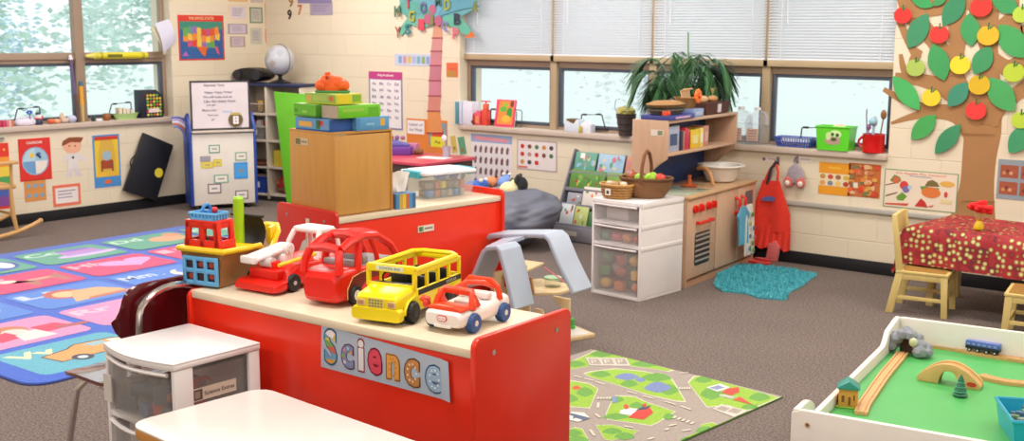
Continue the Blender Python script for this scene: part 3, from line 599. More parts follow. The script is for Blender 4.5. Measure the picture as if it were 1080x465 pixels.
b = MB(); b.box(-.11, .11, -.02, .02, 0, .09, M('#b9a27e'), .006); tag(b.build('cardboard_box', None, inshelf(.19, .12, .16), sa), 'tan cardboard piece sticking out of the blue bin', 'box')
b = MB(); b.ell((0, 0, .09), (.1, .08, .09), M('#a8202a', .5, 'mottle'), 16, .06, 2, zmin=0); tag(b.build('red_bag', None, inshelf(.5, .12, .071), sa), 'red patterned bag on the floor-level cubby beside the green board', 'bag')
b = MB(); b.box(-.09, .09, -.08, .08, 0, .16, M('#d8c23a', .5), .01); tag(b.build('yellow_box', None, inshelf(.5, .12, .341), sa), 'yellow box in the cubby above the red patterned bag', 'box')
# boombox
q = inshelf(.10, .17, 1.15); t = E('boombox', 'black rounded boombox on the blue shelf top beside the globe', 'radio', q, radians(10))
b = MB(); BK = M('#17171b', .35); pts = [(cos(a)*.2, max(0, .075+sin(a)*.07)) for a in [2*pi*i/28 for i in range(28)]]; b.prism(pts, -.1, .1, BK, bev=.014); b.build('body', t)
for s_ in (-1, 1): b = MB(); b.cyl((s_*.12, -.1, .075), (s_*.12, -.112, .075), .05, M('#2c2c33', .6), n=20); b.build('speaker', t)
b = MB(); b.tube(arc((-.13, 0, .125), (0, 0, .15), (.13, 0, .125)), .01, BK, 8); b.build('handle', t)
# globe
q = inshelf(.44, .15, 1.15); t = E('desk_globe', 'grey and white globe on a black stand atop the corner shelf', 'globe', q, 0)
GR = .145; R0 = .225
b = MB(); b.lathe([(.1, 0), (.105, .008), (.08, .02), (.03, .035), (.018, .05), (.02, .07), (.05, .085), (0, .09)], M('#26262b', .35)); b.build('stand', t)
b = MB(); b.lathe([(GR*sin(pi*i/20), R0-GR*cos(pi*i/20)) for i in range(21)], M('#c3c6cf', .2), n=32)
for k, (la, lo, r) in enumerate(((.3, -1.8, .3), (-.2, -1.2, .22), (.5, -.7, .25), (-.5, -2.2, .18), (.1, -2.6, .15), (.8, -1.5, .2))):
    cpt = Vector((cos(la)*cos(lo), cos(la)*sin(lo), sin(la))); u_ = cpt.orthogonal().normalized(); v_ = cpt.cross(u_)
    for s_ in range(2):
        pts = [(cpt+u_*r*cos(a)*(1+.3*sin(3*a+k))+v_*r*sin(a)*(1+.2*cos(2*a))).normalized()*(GR+.001) for a in [2*pi*i/14 for i in range(14)]]
    vs = [tuple(cpt*(GR+.0015))]+[tuple(p) for p in pts]; vs = [(x, y, z+R0) for x, y, z in vs]; b.raw(vs, [(0, i+1, (i+1) % 14+1) for i in range(14)], M(['#a9ab9a', '#b3a8a0', '#a6aebb'][k % 3]))
b.build('sphere', t)
b = MB(); b.tube([(cos(a)*(GR+.008), 0, R0+sin(a)*(GR+.008)) for a in [-pi/2-.2+(pi+.4)*i/16 for i in range(17)]], .004, M('#8a8c92', .3, metal=.7), 6); b.build('meridian', t)
# leaning green board
t = E('green_felt_board', 'tall lime green board leaning in front of the corner shelf', 'board', inshelf(.62, -.06, 0), sa+radians(2))
b = MB(); R = Matrix.Rotation(radians(-6), 4, 'X'); b.prism([(-.07, .42), (.0, .05), (.02, .0), (.45, .0), (.45, 1.05), (-.19, 1.08)], -.012, .012, M('#6cc02c', .5), bev=.004)
b.v = [R @ v for v in b.v]; b.build('board', t); t.location = inshelf(.70, -.14, .005)
# ================================================================ back wall, left section
p = Poster(389, 75, 425, 137.5, 'B', M('#8f86ae')); p.rect(.04, .03, .96, .86, M('#ece6ea')).rect(.0, .87, 1, 1, M('#c33f86')).text('Alphabet', .5, .935, .055, WHT, .5)
AL = 'ABCDEFGHIJKLMNOPQRSTUVWXYZ'
for i, c in enumerate(AL): p.text(c+c.lower(), .16+.225*(i % 4), .79-.115*(i//4), .05, M('#8a8096'), .12)
p.done('alphabet_poster', 'tall Alphabet poster with a magenta title band on the back wall', 'poster')
p = Poster(416.5, 56.5, 459, 70, 'B', M('#c3cbe2')); 
for i, h in enumerate(('#7f9ccc', '#c9909c', '#d8b45c', '#a9b6d6', '#7fa9c6', '#8fae6a', '#8d9ed0')): p.rect(.1+.115*i, .2, .18+.115*i, .8, M(h))
p.done('picture_strip', 'long pale blue picture strip crossing the pink palm trunk', 'sign')
p = Poster(471, 66, 483, 81.5, 'B', M('#e26b45')); p.rect(.1, .0, .85, .45, M('#b9863f')).rect(.2, .5, .9, .6, M('#d65b3d')).done('orange_card', 'small orange card on the wall corner beside the palm trunk', 'card')
# hanging letters, top left
for x, y, c, hx, lb in ((307, 2, '9', '#a5742f', 'golden brown paper numeral nine cut by the top of the photo'), (305.5, 15.5, '9', '#3c2622', 'dark brown paper numeral nine on the back wall'), (316.5, 10.5, '7', '#c9744c', 'orange paper numeral seven right of the dark brown numeral')):
    q = onB(x, y, .001); b = MB(); b.text(c, 0, 0, .1, 0, M(hx)); b.text(c, 0, 0, .1, -.002, M(hx)); b.box(-.002, .002, -.001, .0015, -.002, .002, M(hx)); tag(b.build('paper_numeral', None, q, RB), lb, 'numeral', 'paper numerals high on the back wall')
p = Poster(314, -8, 350, 3, 'B', M('#8a7fae')); p.lines(.1, .2, .9, .8, 3, M('#a79bc2')).done('violet_sheet', 'violet sheet cut by the top of the photo above the lilac one', 'paper')
p = Poster(327, 3, 351, 16, 'B', M('#a79bb0')); p.lines(.1, .2, .9, .8, 3, M('#8e82a6')).done('lilac_sheet', 'lilac sheet hanging below the violet sheet', 'paper')
# palm tree of paper
tr = E('paper_palm_tree', 'paper palm tree with pink banded trunk and teal fronds on the back wall', 'display', onB(460, 60, .0), RB); ctr = onB(460, 60)
def pb(x, y): q = onB(x, y)-ctr; return (q.x, q.z)
tk = [[(458, 26), (466, 26)], [(456.5, 40), (466.5, 40)], [(455, 54), (466, 54)], [(454, 69), (465.5, 69)], [(453, 85), (465, 85)], [(452.5, 101), (465, 101)], [(451.5, 117), (464, 117)], [(451, 140), (467, 140)]]
for i in range(7):
    b = MB(); a, e = tk[i], tk[i+1]; b.prism([pb(*a[0]), pb(*a[1]), pb(*e[1]), pb(*e[0])], -.006, 0, M(['#d79a80', '#cf8f8c', '#c8838c', '#be7888', '#c87f90', '#cf8578', '#dc9055'][i])); b.build('trunk_band', tr)
    b = MB(); b.prism([pb(e[0][0]-.8, e[0][1]-.6), pb(e[1][0]+.8, e[1][1]-.6), pb(e[1][0]+.8, e[1][1]+.6), pb(e[0][0]-.8, e[0][1]+.6)], -.009, -.006, M('#a2485c')); b.build('trunk_ridge', tr)
fr = [[(461, 22), (446, 14), (430, 18), (420, 10), (416, 14), (424, 2), (440, 2), (455, 8)], [(460, 26), (446, 30), (434, 26), (424, 38), (421, 32), (430, 20), (446, 17)], [(464, 24), (478, 28), (487, 34), (500, 40), (497, 30), (486, 18), (472, 16)], [(462, 18), (480, 12), (498, 8), (506, 8), (500, -2), (480, -6), (466, 2)], [(461, 22), (452, 6), (446, -8), (470, -8), (468, 8)]]
fr = [[(420, -8), (506, -8), (503, 8), (488, 17), (470, 22), (452, 24), (432, 22), (424, 10)]]+fr
for i, f_ in enumerate(fr): b = MB(); b.prism([pb(*q) for q in f_], -.010-.002*i, -.007, M(['#68a8ae', '#5fa79b', '#6fb59e', '#67b7a0', '#5f9fb5', '#6aa6be'][i])); b.build('frond', tr)
for x, y, r in ((458, 10, 5), (453, 20, 5.5), (464, 22, 5.5)): b = MB(); q = pb(x, y); rr = S(ctr, r); b.prism(circ(*q, rr, 16), -.024, -.018, M('#b5627e')); b.build('coconut', tr)
for x, y, c, hx in ((421, 12, 'H', '#5c6f52'), (436, 17, 'G', '#a9a84a'), (432, 3, 'T', '#d8506a'), (448, 8, 'O', '#6a6aa0'), (446, 26, 'I', '#d6455e'), (421.5, 34, 'Y', '#a55a45'), (432, 31, 'S', '#2f7f86'), (473.5, 5, 'D', '#9aa63a'), (484, 20, 'B', '#39384f'), (482.5, 35, 'P', '#d86f80'), (471, 28, 'Q', '#8a86b8'), (503, 7, 'A', '#7f8a3a'), (464, 1, 'M', '#3f6f6a'), (456, 21, 'J', '#8a7a55')):
    q = pb(x, y); b = MB(); b.text(c, q[0], q[1], .1, -.0262, M(hx), .075); b.text(c, q[0], q[1], .1, -.0245, M(hx), .075); b.build('paper_letter', tr)
b = MB(); b.prism([pb(492, 40), pb(499, 33), pb(503, 39)], -.024, -.02, M('#e8702c')); b.build('orange_triangle', tr)
# letter of the week board (orange) and small cards
p = Poster(429, 124.5, 472, 164, 'B', M('#e08038')); p.rect(.02, .55, .02+.42, .95, M('#eee6e8')).text('Letter of', .23, .83, .09, M('#6f6480'), .34).text('the Week', .23, .68, .09, M('#6f6480'), .34)
p.rect(.56, .25, .98, .93, M('#7f9aa6')).poly([(.62, .5), (.68, .78), (.78, .84), (.9, .74), (.92, .5)], M('#e04a2c')).rect(.6, .22, .93, .52, M('#e2d634')).text('Aa', .76, .37, .1, M('#a38a2a'), .16)
p.done('letter_of_the_week_board', 'orange Letter of the Week board with red apple card behind the desk', 'board')
for x0, y0, x1, y1, hx, lb in ((476, 143, 481.5, 161, '#cdb25c', 'tilted yellow greeting card beside the orange board'), (484, 144, 491, 163, '#5f9a7c', 'tilted green greeting card left of the sill end')):
    p = Poster(x0, y0, x1, y1, 'B', M(hx)); p.disc(.5, .25, .25, M('#9a6a44')); p.tilt = radians(-12); p.done('greeting_card', lb, 'card', 'greeting cards beside the orange board')
# red desk
t = E('student_desk', 'red topped desk with dark frame beneath the Letter of the Week board', 'desk', (-6.65, 6.98, 0), 0)
b = MB(); b.prism(rrect(-.55, .53, -.36, .32, .04), .595, .62, M('#c9485a', .3), 'xy', .004); b.build('desktop', t)
b = MB(); b.box(-.52, .5, -.33, .29, .50, .592, M('#4b3c34', .5), .006); b.build('book_box', t)
for x in (-.48, .28):
    for y in (-.29, .25): b = MB(); b.cyl((x, y, 0), (x, y, .5), .016, M('#2b2624', .4), n=12); b.cyl((x, y, 0), (x, y, .02), .02, M('#8d8d92'), n=12); b.build('leg', t)
# on the desk
tt = E('purple_caddy', 'purple plastic caddy of craft supplies on the red desk', 'caddy', (*FZ(419, 162, .625).xy, .6205), radians(35)); b = MB(); m_ = M('#6f3f9e', .35)
b.prism(rrect(-.13, .13, -.08, .08, .03), 0, .07, m_, 'xy', .006); b.build('caddy_body', tt); b = MB(); b.prism([(-.1, .07), (-.09, .1), (-.03, .125), (.02, .11), (.1, .09), (.1, .07)], -.05, .05, M('#6a66b4', .4), bev=.01); b.build('lid', tt)
for x, hx, lb in ((-.05, '#b7645a', 'pinkish'), (.0, '#8a5a9a', 'plum'), (.05, '#b06a86', 'mauve')):
    b = MB(); b.ell((0, 0, .02), (.024, .02, .02), M(hx), 8); tag(b.build('craft_ball', None, (FZ(419, 162, .625).x+x*.8, FZ(419, 162, .625).y+x*.55, .742), 0), lb+' little craft ball on top of the purple caddy', 'ball', 'craft balls on the purple caddy')
b = MB(); b.box(-.05, .06, -.04, .04, 0, .09, M('#c27aa0'), .008); tag(b.build('pink_box', None, (*FZ(434, 162, .62).xy, .6205), .3), 'pink box beside the purple caddy on the desk', 'box')
b = MB(); b.box(-.14, .12, -.08, .08, 0, .003, M('#eadfe0')); tag(b.build('desk_paper', None, (-6.33, 7.0, .62), .2), 'white paper lying on the red desk', 'paper')
t = E('pencil_cup', 'small lavender cup holding a white brush on the red desk', 'cup', (-6.31, 7.12, .62), 0); b = MB(); b.lathe([(.03, 0), (.036, .09), (.032, .09), (.027, .01), (0, .01)], M('#b0a6b8', .4)); b.build('cup', t)
b = MB(); b.cyl((0, 0, .01), (-.02, 0, .13), .006, M('#c9b28c'), n=8); b.ell((-.026, 0, .155), (.028, .015, .03), M('#ebe6ea'), 8); b.build('brush', t)
b = MB()
for k in range(3): a = k*2.1; b.ell((cos(a)*.02, sin(a)*.02, .025), (.022, .022, .025), M('#7f5634'), 8)
tag(b.build('pine_cone', None, (-6.62, 7.12, .62)), 'brown pine cone on the desk in front of the orange board', 'pine cone')
# blue chair
def school_chair(name, lb, loc, rz, shell, seat_h, w, back_top, leg='#9a9aa0', metal=.9, dp=.36):
    """chair facing local -y; backrest at +y"""
    t = E(name, lb, 'chair', loc, rz); SH = M(shell, .2, 'gloss'); LG = M(leg, .25, metal=metal)
    n = 12; vs = []; 
    def grid(fn, nu, nv, th, nm):
        b = MB(); P = [[Vector(fn(i/nu, j/nv)) for j in range(nv+1)] for i in range(nu+1)]; vs = []; fs = []
        N_ = lambda i, j: ((P[min(i+1, nu)][j]-P[max(i-1, 0)][j]).cross(P[i][min(j+1, nv)]-P[i][max(j-1, 0)])).normalized()
        for s_ in (0, 1):
            for i in range(nu+1):
                for j in range(nv+1): vs.append(P[i][j]-N_(i, j)*th*s_)
        K = (nu+1)*(nv+1); ix = lambda i, j: i*(nv+1)+j
        for i in range(nu):
            for j in range(nv):
                a = (ix(i, j), ix(i+1, j), ix(i+1, j+1), ix(i, j+1)); fs.append(a); fs.append(tuple(K+q for q in a[::-1]))
        for i in range(nu): fs.append((ix(i, 0), K+ix(i, 0), K+ix(i+1, 0), ix(i+1, 0))); fs.append((ix(i, nv), ix(i+1, nv), K+ix(i+1, nv), K+ix(i, nv)))
        for j in range(nv): fs.append((ix(0, j), ix(0, j+1), K+ix(0, j+1), K+ix(0, j))); fs.append((ix(nu, j), K+ix(nu, j), K+ix(nu, j+1), ix(nu, j+1)))
        b.raw(vs, fs, SH if nm == 'seat' else M(shell, .18)); b.build(nm, t)
    def seat(u, v):
        x = (u*2-1); yy = -dp/2+v*dp; ww = w/2*(1-.12*(1-v))*(1-.10*abs(2*v-1)**4)
        return (x*ww, yy-.0+(-.03*(1-x*x) if v == 0 else 0), seat_h+.012*x*x-.02*max(0, .25-v)*4*.6+(.02*(v-.75)*4 if v > .75 else 0))
    grid(seat, 12, 12, .012, 'seat')
    bh = back_top-(seat_h+.16)
    def back(u, v):
        x = -cos(pi*u); zz = seat_h+.16+bh*(.5+(v-.5)*max(.02, 1-abs(x)**5)**.4)
        return (x*w/2*.96, dp/2+.03-.03*x*x+.04*v, zz)
    grid(back, 22, 8, .012, 'backrest')
    b = MB(); xw = w*.36; yb = dp/2
    pts = [(-xw, yb-.16, seat_h-.02), (-xw, yb-.02, seat_h-.015), (-xw, yb+.06, seat_h+.08), (-xw, yb+.075, seat_h+.2)]
    top = back_top-.022
    pts += [(-xw*cos(a), yb+.085+.012*sin(a), top-.08+.08*sin(a)) for a in [pi*i/10 for i in range(11)]]
    pts += [(x*-1, y, z) for x, y, z in [(-xw, yb+.075, seat_h+.2), (-xw, yb+.06, seat_h+.08), (-xw, yb-.02, seat_h-.015), (-xw, yb-.16, seat_h-.02)]]
    b.tube(pts, .0125, LG, 10); b.build('back_frame', t)
    for sx in (-1, 1):
        b = MB(); b.tube([(sx*w*.3, -dp*.25, seat_h-.02), (sx*w*.38, -dp*.33, seat_h-.06), (sx*w*.47, -dp*.5, .02)], .012, LG, 10); b.cyl((sx*w*.47, -dp*.5, 0), (sx*w*.47, -dp*.5, .025), .016, M('#55555a')); b.build('leg', t)
        b = MB(); b.tube([(sx*w*.3, dp*.2, seat_h-.02), (sx*w*.38, dp*.32, seat_h-.06), (sx*w*.47, dp*.6, .02)], .012, LG, 10); b.cyl((sx*w*.47, dp*.6, 0), (sx*w*.47, dp*.6, .025), .016, M('#55555a')); b.build('leg', t)
    b = MB(); b.box(-w*.3, w*.3, -dp*.3, -dp*.2, seat_h-.035, seat_h-.02, LG, .004); b.box(-w*.3, w*.3, dp*.15, dp*.25, seat_h-.035, seat_h-.02, LG, .004); b.build('seat_frame', t)
    return t
school_chair('blue_chair', 'small blue school chair tucked by the red desk behind the clear bin', (-6.20, 6.76, 0), -pi/2+.15, '#23409a', .33, .36, .60)
# ================================================================ window wall: posters below the sill
p = Poster(497, 140.5, 540, 205, 'B', M('#e3dce0')); p.rect(0, .86, 1, 1, M('#8fa6cf')).poly([(.08, .9), (.9, .88), (.92, .94), (.1, .97)], M('#d8909c'))
for i in range(26):
    c, r_ = i % 7, i//7; u, v = .11+.13*c, .74-.19*r_
    p.poly([(u-.03, v-.06), (u+.02, v-.06), (u+.04, v+.03), (u+.01, v+.07), (u-.03, v+.02)], M('#7d5a5a'))
p.done('sign_language_poster', 'tall hand sign alphabet poster with rows of little hands under the window', 'poster')
p = Poster(545.5, 146.5, 587.5, 182, 'B', M('#b9a9ac')); p.rect(.03, .04, .97, .96, M('#e6dcdc')); r = random.Random(2)
for i in range(13):
    u, v = .14+.18*(i % 5), .78-.26*(i//5); p.disc(u, v, .05, M(['#c8322c', '#7d4a3c', '#4a7a4a', '#c88a4a', '#44444c', '#c8322c', '#b98a86'][i % 7]), .045)
p.rect(.04, .06, .28, .12, M('#d86a5a')).done('picture_chart', 'small landscape picture chart of animals and fruit right of the sign language poster', 'poster')
# right-hand wall
p = Poster(864.5, 170.5, 895.5, 207, 'B', M('#e89a22')); p.rect(.0, .27, 1, .66, M('#e9d7b4')).text('Apples', .5, .84, .09, M('#eed348'), .4)
for i in range(8): p.disc(.13+.25*(i % 4), .56-.2*(i//4), .09, M(['#c9924a', '#cc4b3a', '#9c6a4c', '#d6b04a', '#e0a05a', '#7d87a6', '#e6c56a', '#b5442f'][i]), .075)
p.done('apple_kinds_poster', 'orange poster with two rows of small fruit pictures under the green basket', 'poster', None)
p = Poster(895.8, 171.5, 927.5, 209.5, 'B', M('#c46a32')); r = random.Random(9)
for i in range(60): u, v = r.random()*.86+.07, r.random()*.86+.07; p.disc(u, v, r.uniform(.05, .12), M(['#d8452c', '#e08a3a', '#d9a54a', '#b5392c', '#c97a50', '#e5b58a', '#7d7a4a', '#e4603a'][i % 8]), r.uniform(.04, .08))
p.rect(.18, .28, .32, .42, M('#e3d9d4')).done('fruit_photo_poster', 'orange-red photo poster of piled apples beside the rows of fruit pictures', 'poster')
p = Poster(933.5, 177.5, 1008.5, 225, 'B', M('#7f9a72')); p.rect(.015, .025, .985, .975, M('#ead9c4')).text("It's Apple Pie Season!", .5, .91, .07, M('#d0503f'), .68)
p.poly([(.02, .58), (.2, .68), (.2, .65), (.02, .55)], BRN).poly([(.08, .7), (.14, .86), (.22, .8), (.24, .7), (.16, .62)], M('#6b8a3a')).disc(.17, .72, .05, M('#cf6a44')).poly([(.03, .3), (.2, .42), (.19, .38), (.03, .26)], BRN)
p.disc(.28, .6, .06, M('#d8403a')).disc(.31, .5, .05, M('#7a6fa8')).disc(.36, .56, .03, M('#b9cbe0')).poly([(.18, .28), (.26, .42), (.33, .32), (.28, .2), (.2, .2)], M('#6f9a3a')).poly([(.03, .1), (.36, .14), (.34, .07), (.03, .06)], M('#cf5a4a'))
p.poly([(.56, .62), (.6, .76), (.66, .8), (.73, .74), (.76, .64)], M('#7a6a3a')).poly([(.5, .62), (.76, .6), (.72, .5), (.52, .52)], M('#5f9a44')).disc(.65, .47, .13, M('#dd7a3c'), .075).disc(.86, .72, .1, M('#e0ae52'), .04).poly([(.44, .08), (.52, .3), (.58, .22), (.62, .08)], M('#c8322c')).poly([(.6, .1), (.7, .16), (.68, .1)], M('#cf5a4a')).disc(.85, .45, .025, M('#cf4a3a'), .04).rect(.78, .22, .93, .32, M('#e4cf9a'))
p.lines(.35, .83, .66, .87, 1, M('#9aa6c4')); p.done('apple_pie_poster', 'large cream apple pie poster with green border beside the paper tree trunk', 'poster')
p = Poster(1053.5, 167.5, 1096, 213, 'B', M('#8f9aa6')); 
for i in range(2):
    for j in range(2): p.rect(.06+.48*i, .52-.42*j+.02, .48+.48*i, .86-.42*j, M('#a2563c')); [p.disc(.15+.48*i+.08*k, .66-.42*j+.05*(k % 2), .045, M(['#c98a5a', '#7a3b30', '#d0a070', '#b0563e'][(k+i) % 4])) for k in range(4)]
p.done('photo_board', 'grey board of apple photos at the right edge behind the table', 'board')
for x0, y0, x1, y1, lb in ((803, 164, 820, 172, 'white hook label above the red apron'), (836, 164.5, 857, 172, 'white hook label above the oven mitts')):
    p = Poster(x0, y0, x1, y1, 'B', M('#e8dcd2')); p.disc(.18, .5, .1, M('#8a6a72')).lines(.4, .3, .9, .7, 1, M('#b7a7ac')).done('hook_label', lb, 'label')
# ---- paper apple tree
ctr2 = onB(1030, 120); tr = E('paper_apple_tree', 'big brown paper tree with green leaves and apples on the right wall', 'display', onB(1030, 120, .0), RB)
def pt_(x, y): q = onB(x, y)-ctr2; return (q.x, q.z)
KR = M('#a87b4e', .75)
def band(pts, y0):
    b = MB(); L_, R_ = [], []
    P = [Vector((a, c)) for a, c, _ in pts]
    sm = []
    for i in range(len(pts)-1):
        for k in range(5):
            t = k/5; p0 = pts[max(i-1, 0)]; p1 = pts[i]; p2 = pts[i+1]; p3 = pts[min(i+2, len(pts)-1)]
            sm.append(tuple(.5*(2*p1[j]+(p2[j]-p0[j])*t+(2*p0[j]-5*p1[j]+4*p2[j]-p3[j])*t*t+(3*p1[j]-p0[j]-3*p2[j]+p3[j])*t**3) for j in range(3)))
    sm.append(pts[-1])
    for i, (x, y, w_) in enumerate(sm):
        a = sm[max(i-1, 0)]; c = sm[min(i+1, len(sm)-1)]; d = Vector((c[0]-a[0], c[1]-a[1])).normalized(); n_ = Vector((-d.y, d.x))
        L_.append(pt_(x+n_.x*w_/2, y+n_.y*w_/2)); R_.append(pt_(x-n_.x*w_/2, y-n_.y*w_/2))
    for i in range(len(sm)-1): b.raw([(L_[i][0], y0, L_[i][1]), (L_[i+1][0], y0, L_[i+1][1]), (R_[i+1][0], y0, R_[i+1][1]), (R_[i][0], y0, R_[i][1])], [(0, 1, 2, 3)], KR)
    return b
tb = MB(); brs = [[(1025, 240, 52), (1030, 200, 37), (1033, 165, 36), (1036, 140, 40), (1034, 120, 46)], [(1028, 142, 24), (1008, 122, 16), (975, 120, 10), (940, 130, 3)], [(1000, 118, 16), (975, 114, 11), (950, 104, 8), (932, 94, 5)], [(1032, 132, 36), (1010, 100, 26), (978, 86, 15), (944, 81, 9)], [(960, 84, 9), (953, 72, 7), (950, 57, 4)],
      [(1015, 108, 26), (1003, 70, 20), (985, 42, 18), (962, 14, 20), (955, -15, 24)], [(968, 62, 9), (955, 36, 8), (945, 12, 6)], [(1036, 130, 36), (1043, 95, 26), (1044, 60, 18), (1040, 30, 26), (1036, -15, 40)], [(1042, 128, 20), (1060, 108, 15), (1085, 90, 16)], [(1046, 60, 14), (1065, 72, 18), (1090, 60, 24)], [(1055, 20, 26), (1075, 40, 26), (1095, 30, 20)], [(1006, 80, 14), (1010, 40, 18), (1008, 0, 22), (1005, -15, 24)], [(960, 10, 20), (990, 6, 20), (1020, 2, 16), (1075, 3, 20)], [(968, 78, 5), (963, 66, 9), (970, 52, 8)]]
for i, br_ in enumerate(brs):
    bb = band(br_, -.001-.0004*i); tb.v, off = tb.v, len(tb.v); tb.raw(bb.v, bb.f, KR)
for y in (141, 212): tb.fl([pt_(1015, y-.5), pt_(1050, y+.5), pt_(1050, y+1.3), pt_(1015, y+.4)], -.0085, M('#8d6238'))
tb.build('trunk_and_branches', tr)
def leafm(x0, y0, x1, y1, w_, hx, y):
    a, c = Vector((x0, y0)), Vector((x1, y1)); d = c-a; n_ = Vector((-d.y, d.x)).normalized(); pts = []
    for k in range(9): t = k/8; pts.append(a+d*t+n_*w_/2*sin(pi*t)**.8)
    for k in range(7, 0, -1): t = k/8; pts.append(a+d*t-n_*w_/2*sin(pi*t)**.8)
    P = [pt_(p.x, p.y) for p in pts]; b = MB(); m_ = M(hx, .7, 'plain'); b.prism(P, y-.0025, y, m_); b.build('leaf', tr)
LG = ['#3f8f66', '#37875f', '#3f9a5c', '#3f9c5a', '#3f9560', '#45a45c', '#3c9a5c', '#3aa05a', '#49b362', '#47a857', '#3a8f62', '#3f8f74', '#49a75e', '#3f9a6a', '#3f9458']
for i, (a, c, d, e, w_) in enumerate([(959, 51, 979, 14, 21), (995, 27, 1018, -6, 21), (1023, 14, 1025, 49, 21), (985, 46, 997, 85, 23), (1028, 78, 1046, 49, 21), (1054, 26, 1083, 61, 27), (1046, -6, 1075, 13, 20), (961, -4, 985, 7, 13), (943, 80, 971, 116, 20), (962, 147, 988, 121, 19), (987, 162, 1014, 131, 18), (1001, 112, 1022, 87, 19), (1043, 82, 1071, 117, 26), (1065, 161, 1088, 132, 22), (985, 6, 1000, -6, 10)]): leafm(a, c, d, e, w_, LG[i], -.012-.0006*i)
for i, (x, y, r_, hx) in enumerate([(953.5, 16, 9.5, '#e8302c'), (992, 36, 10, '#ea3430'), (1036, 7, 11, '#e22f28'), (1043.5, 37, 11, '#dcb223'), (967, 71, 10, '#a9c25c'), (1014, 68, 10.5, '#ecd42c'), (1070.5, 76, 10.5, '#b9d23c'), (1079, 15, 9, '#b4cf48'), (1034, 89, 11, '#d9b21f'), (983.5, 102.5, 10, '#e8cf2c'), (1030.5, 116, 10.5, '#e83a38'), (1078, 126, 9.5, '#b6d340')]):
    cx, cz = pt_(x, y); R_ = S(ctr2, r_); b = MB(); pts = [(cx+R_*cos(a)*(1-.06*sin(a)), cz+R_*(sin(a)*.95-.16*math.exp(-((a-pi/2)/.35)**2))) for a in [2*pi*k/28 for k in range(28)]]
    b.prism(pts, -.028, -.024, M(hx, .6)); ap = b.build('paper_apple', tr)
    b = MB(); b.prism([(cx-.004, cz+R_*.5), (cx+.004, cz+R_*.5), (cx+.006, cz+R_*1.15), (cx-.004, cz+R_*1.15)], -.03, -.0285, M('#2f6a3a')); b.prism([(cx+.004, cz+R_*.7), (cx+R_*.55, cz+R_*1.0), (cx+R_*.2, cz+R_*.55)], -.03, -.0285, M('#3f7a3a')); b.build('stem', ap)
# ================================================================ back sill objects
def onSB(x, y, d=.07): q = FY(x, y, YB+d-.035); return Vector((q.x, YB+d-.035, SILLZ))
for x0, x1, h_, hx, d_, lb in ((483, 486.5, .2, '#4f8fa3', .04, 'tall teal file folder standing first on the back sill'), (487, 490, .205, '#c9d3e6', .045, 'tall pale file folder between teal one and the white binder'), (491, 501, .2, '#dfe0f0', .05, 'wide white binder standing on the back sill')):
    a, c = onSB(x0, 130, d_), onSB(x1, 130, d_); w2 = max(.012, (c.x-a.x)/2); b = MB(); b.box(-w2, w2, -.05, .04, 0, h_, M(hx, .4), .003); b.box(-w2*.8, w2*.8, -.049, .042, .004, h_-.004+.006, M('#e9e6e2')); tag(b.build('file_folder', None, ((a.x+c.x)/2+.01, a.y, SILLZ), RB), lb, 'folder')
q = onSB(496.5, 130, .02); b = MB(); b.ell((0, 0, .03), (.022, .018, .03), M('#8f1f2c'), 8); b.ell((0, 0, .07), (.016, .015, .016), M('#c2374a'), 8); b.cyl((0, 0, .085), (.004, 0, .1), .01, M('#8f1f2c'), .002, 8); tag(b.build('gnome', None, (q.x+.03, YB-.02, SILLZ)), 'tiny dark red doll in front of the white binder', 'doll')
q = onSB(505, 131, .05); b = MB(); b.box(-.035, .035, -.03, .03, 0, .11, M('#e0566a', .4), .006); b.box(-.02, .025, -.033, -.03, .02, .08, M('#e98a5a')); b.box(-.01, .035, -.02, .02, .11, .13, M('#e0708c'), .004); tag(b.build('pink_carton', None, (q.x, q.y, SILLZ)), 'pink carton between the tiny doll and the red figure', 'box')
q = onSB(512.5, 131, .06); t = E('red_windmill', 'tall red toy tower with a crossbar on the back sill', 'toy', (q.x, q.y, SILLZ)); b = MB(); b.box(-.03, .03, -.03, .03, 0, .14, M('#dd4a3a', .4), .008); b.box(-.022, .022, -.022, .022, .14, .19, M('#e86a4a'), .006); b.build('tower', t); b = MB(); b.cyl((0, 0, .19), (0, 0, .215), .006, M('#c23a44'), n=8); b.box(-.05, .05, -.008, .008, .205, .216, M('#d8405a'), .002); b.build('crossbar', t)
q = onSB(533, 133, .07); t = E('picture_book', 'bright pink and orange picture book with green leaf pattern standing on the back sill', 'book', (q.x, q.y-.02, SILLZ)); b = MB(); R = Matrix.Rotation(radians(-10), 4, 'X')
b.box(-.105, .105, -.008, .008, 0, .235, M('#e9436a', .3), .002); b.fl([(-.08, .02), (.09, .02), (.09, .225), (-.07, .225)], -.0085, M('#ef8a3a'))
for k, (cx, cz, rx, rz_, hx) in enumerate(((-.02, .15, .04, .025, '#5fb23c'), (.05, .12, .03, .05, '#2f8f3a'), (.02, .07, .05, .03, '#e9b23c'), (.0, .19, .03, .015, '#8cc23c'), (.07, .2, .02, .03, '#7a3a2a'))): b.fl(circ(cx, cz, rx, 14, rz_), -.0088-.0003*k, M(hx))
b.v = [R @ v for v in b.v]
b.build('cover', t); b = MB(); b.box(-.103, .103, .008, .016, .002, .232, M('#efe8da'), R=R); b.build('pages', t)
b = MB(); HM = M('#55606c', .3, metal=.6); b.tube([(0, -.02, .0), (0, .02, .0), (.0, .03, .13), (0, .01, .15)], .004, HM, 6); b.tube([(.06, -.02, .0), (.06, .02, .0), (.06, .03, .13), (.06, .01, .15)], .004, HM, 6); b.tube([(0, .01, .15), (.06, .01, .15)], .004, HM, 6); tag(b.build('wire_book_stand', None, (q.x+.10, q.y+.0, SILLZ)), 'grey wire book stand right of the pink picture book', 'stand')
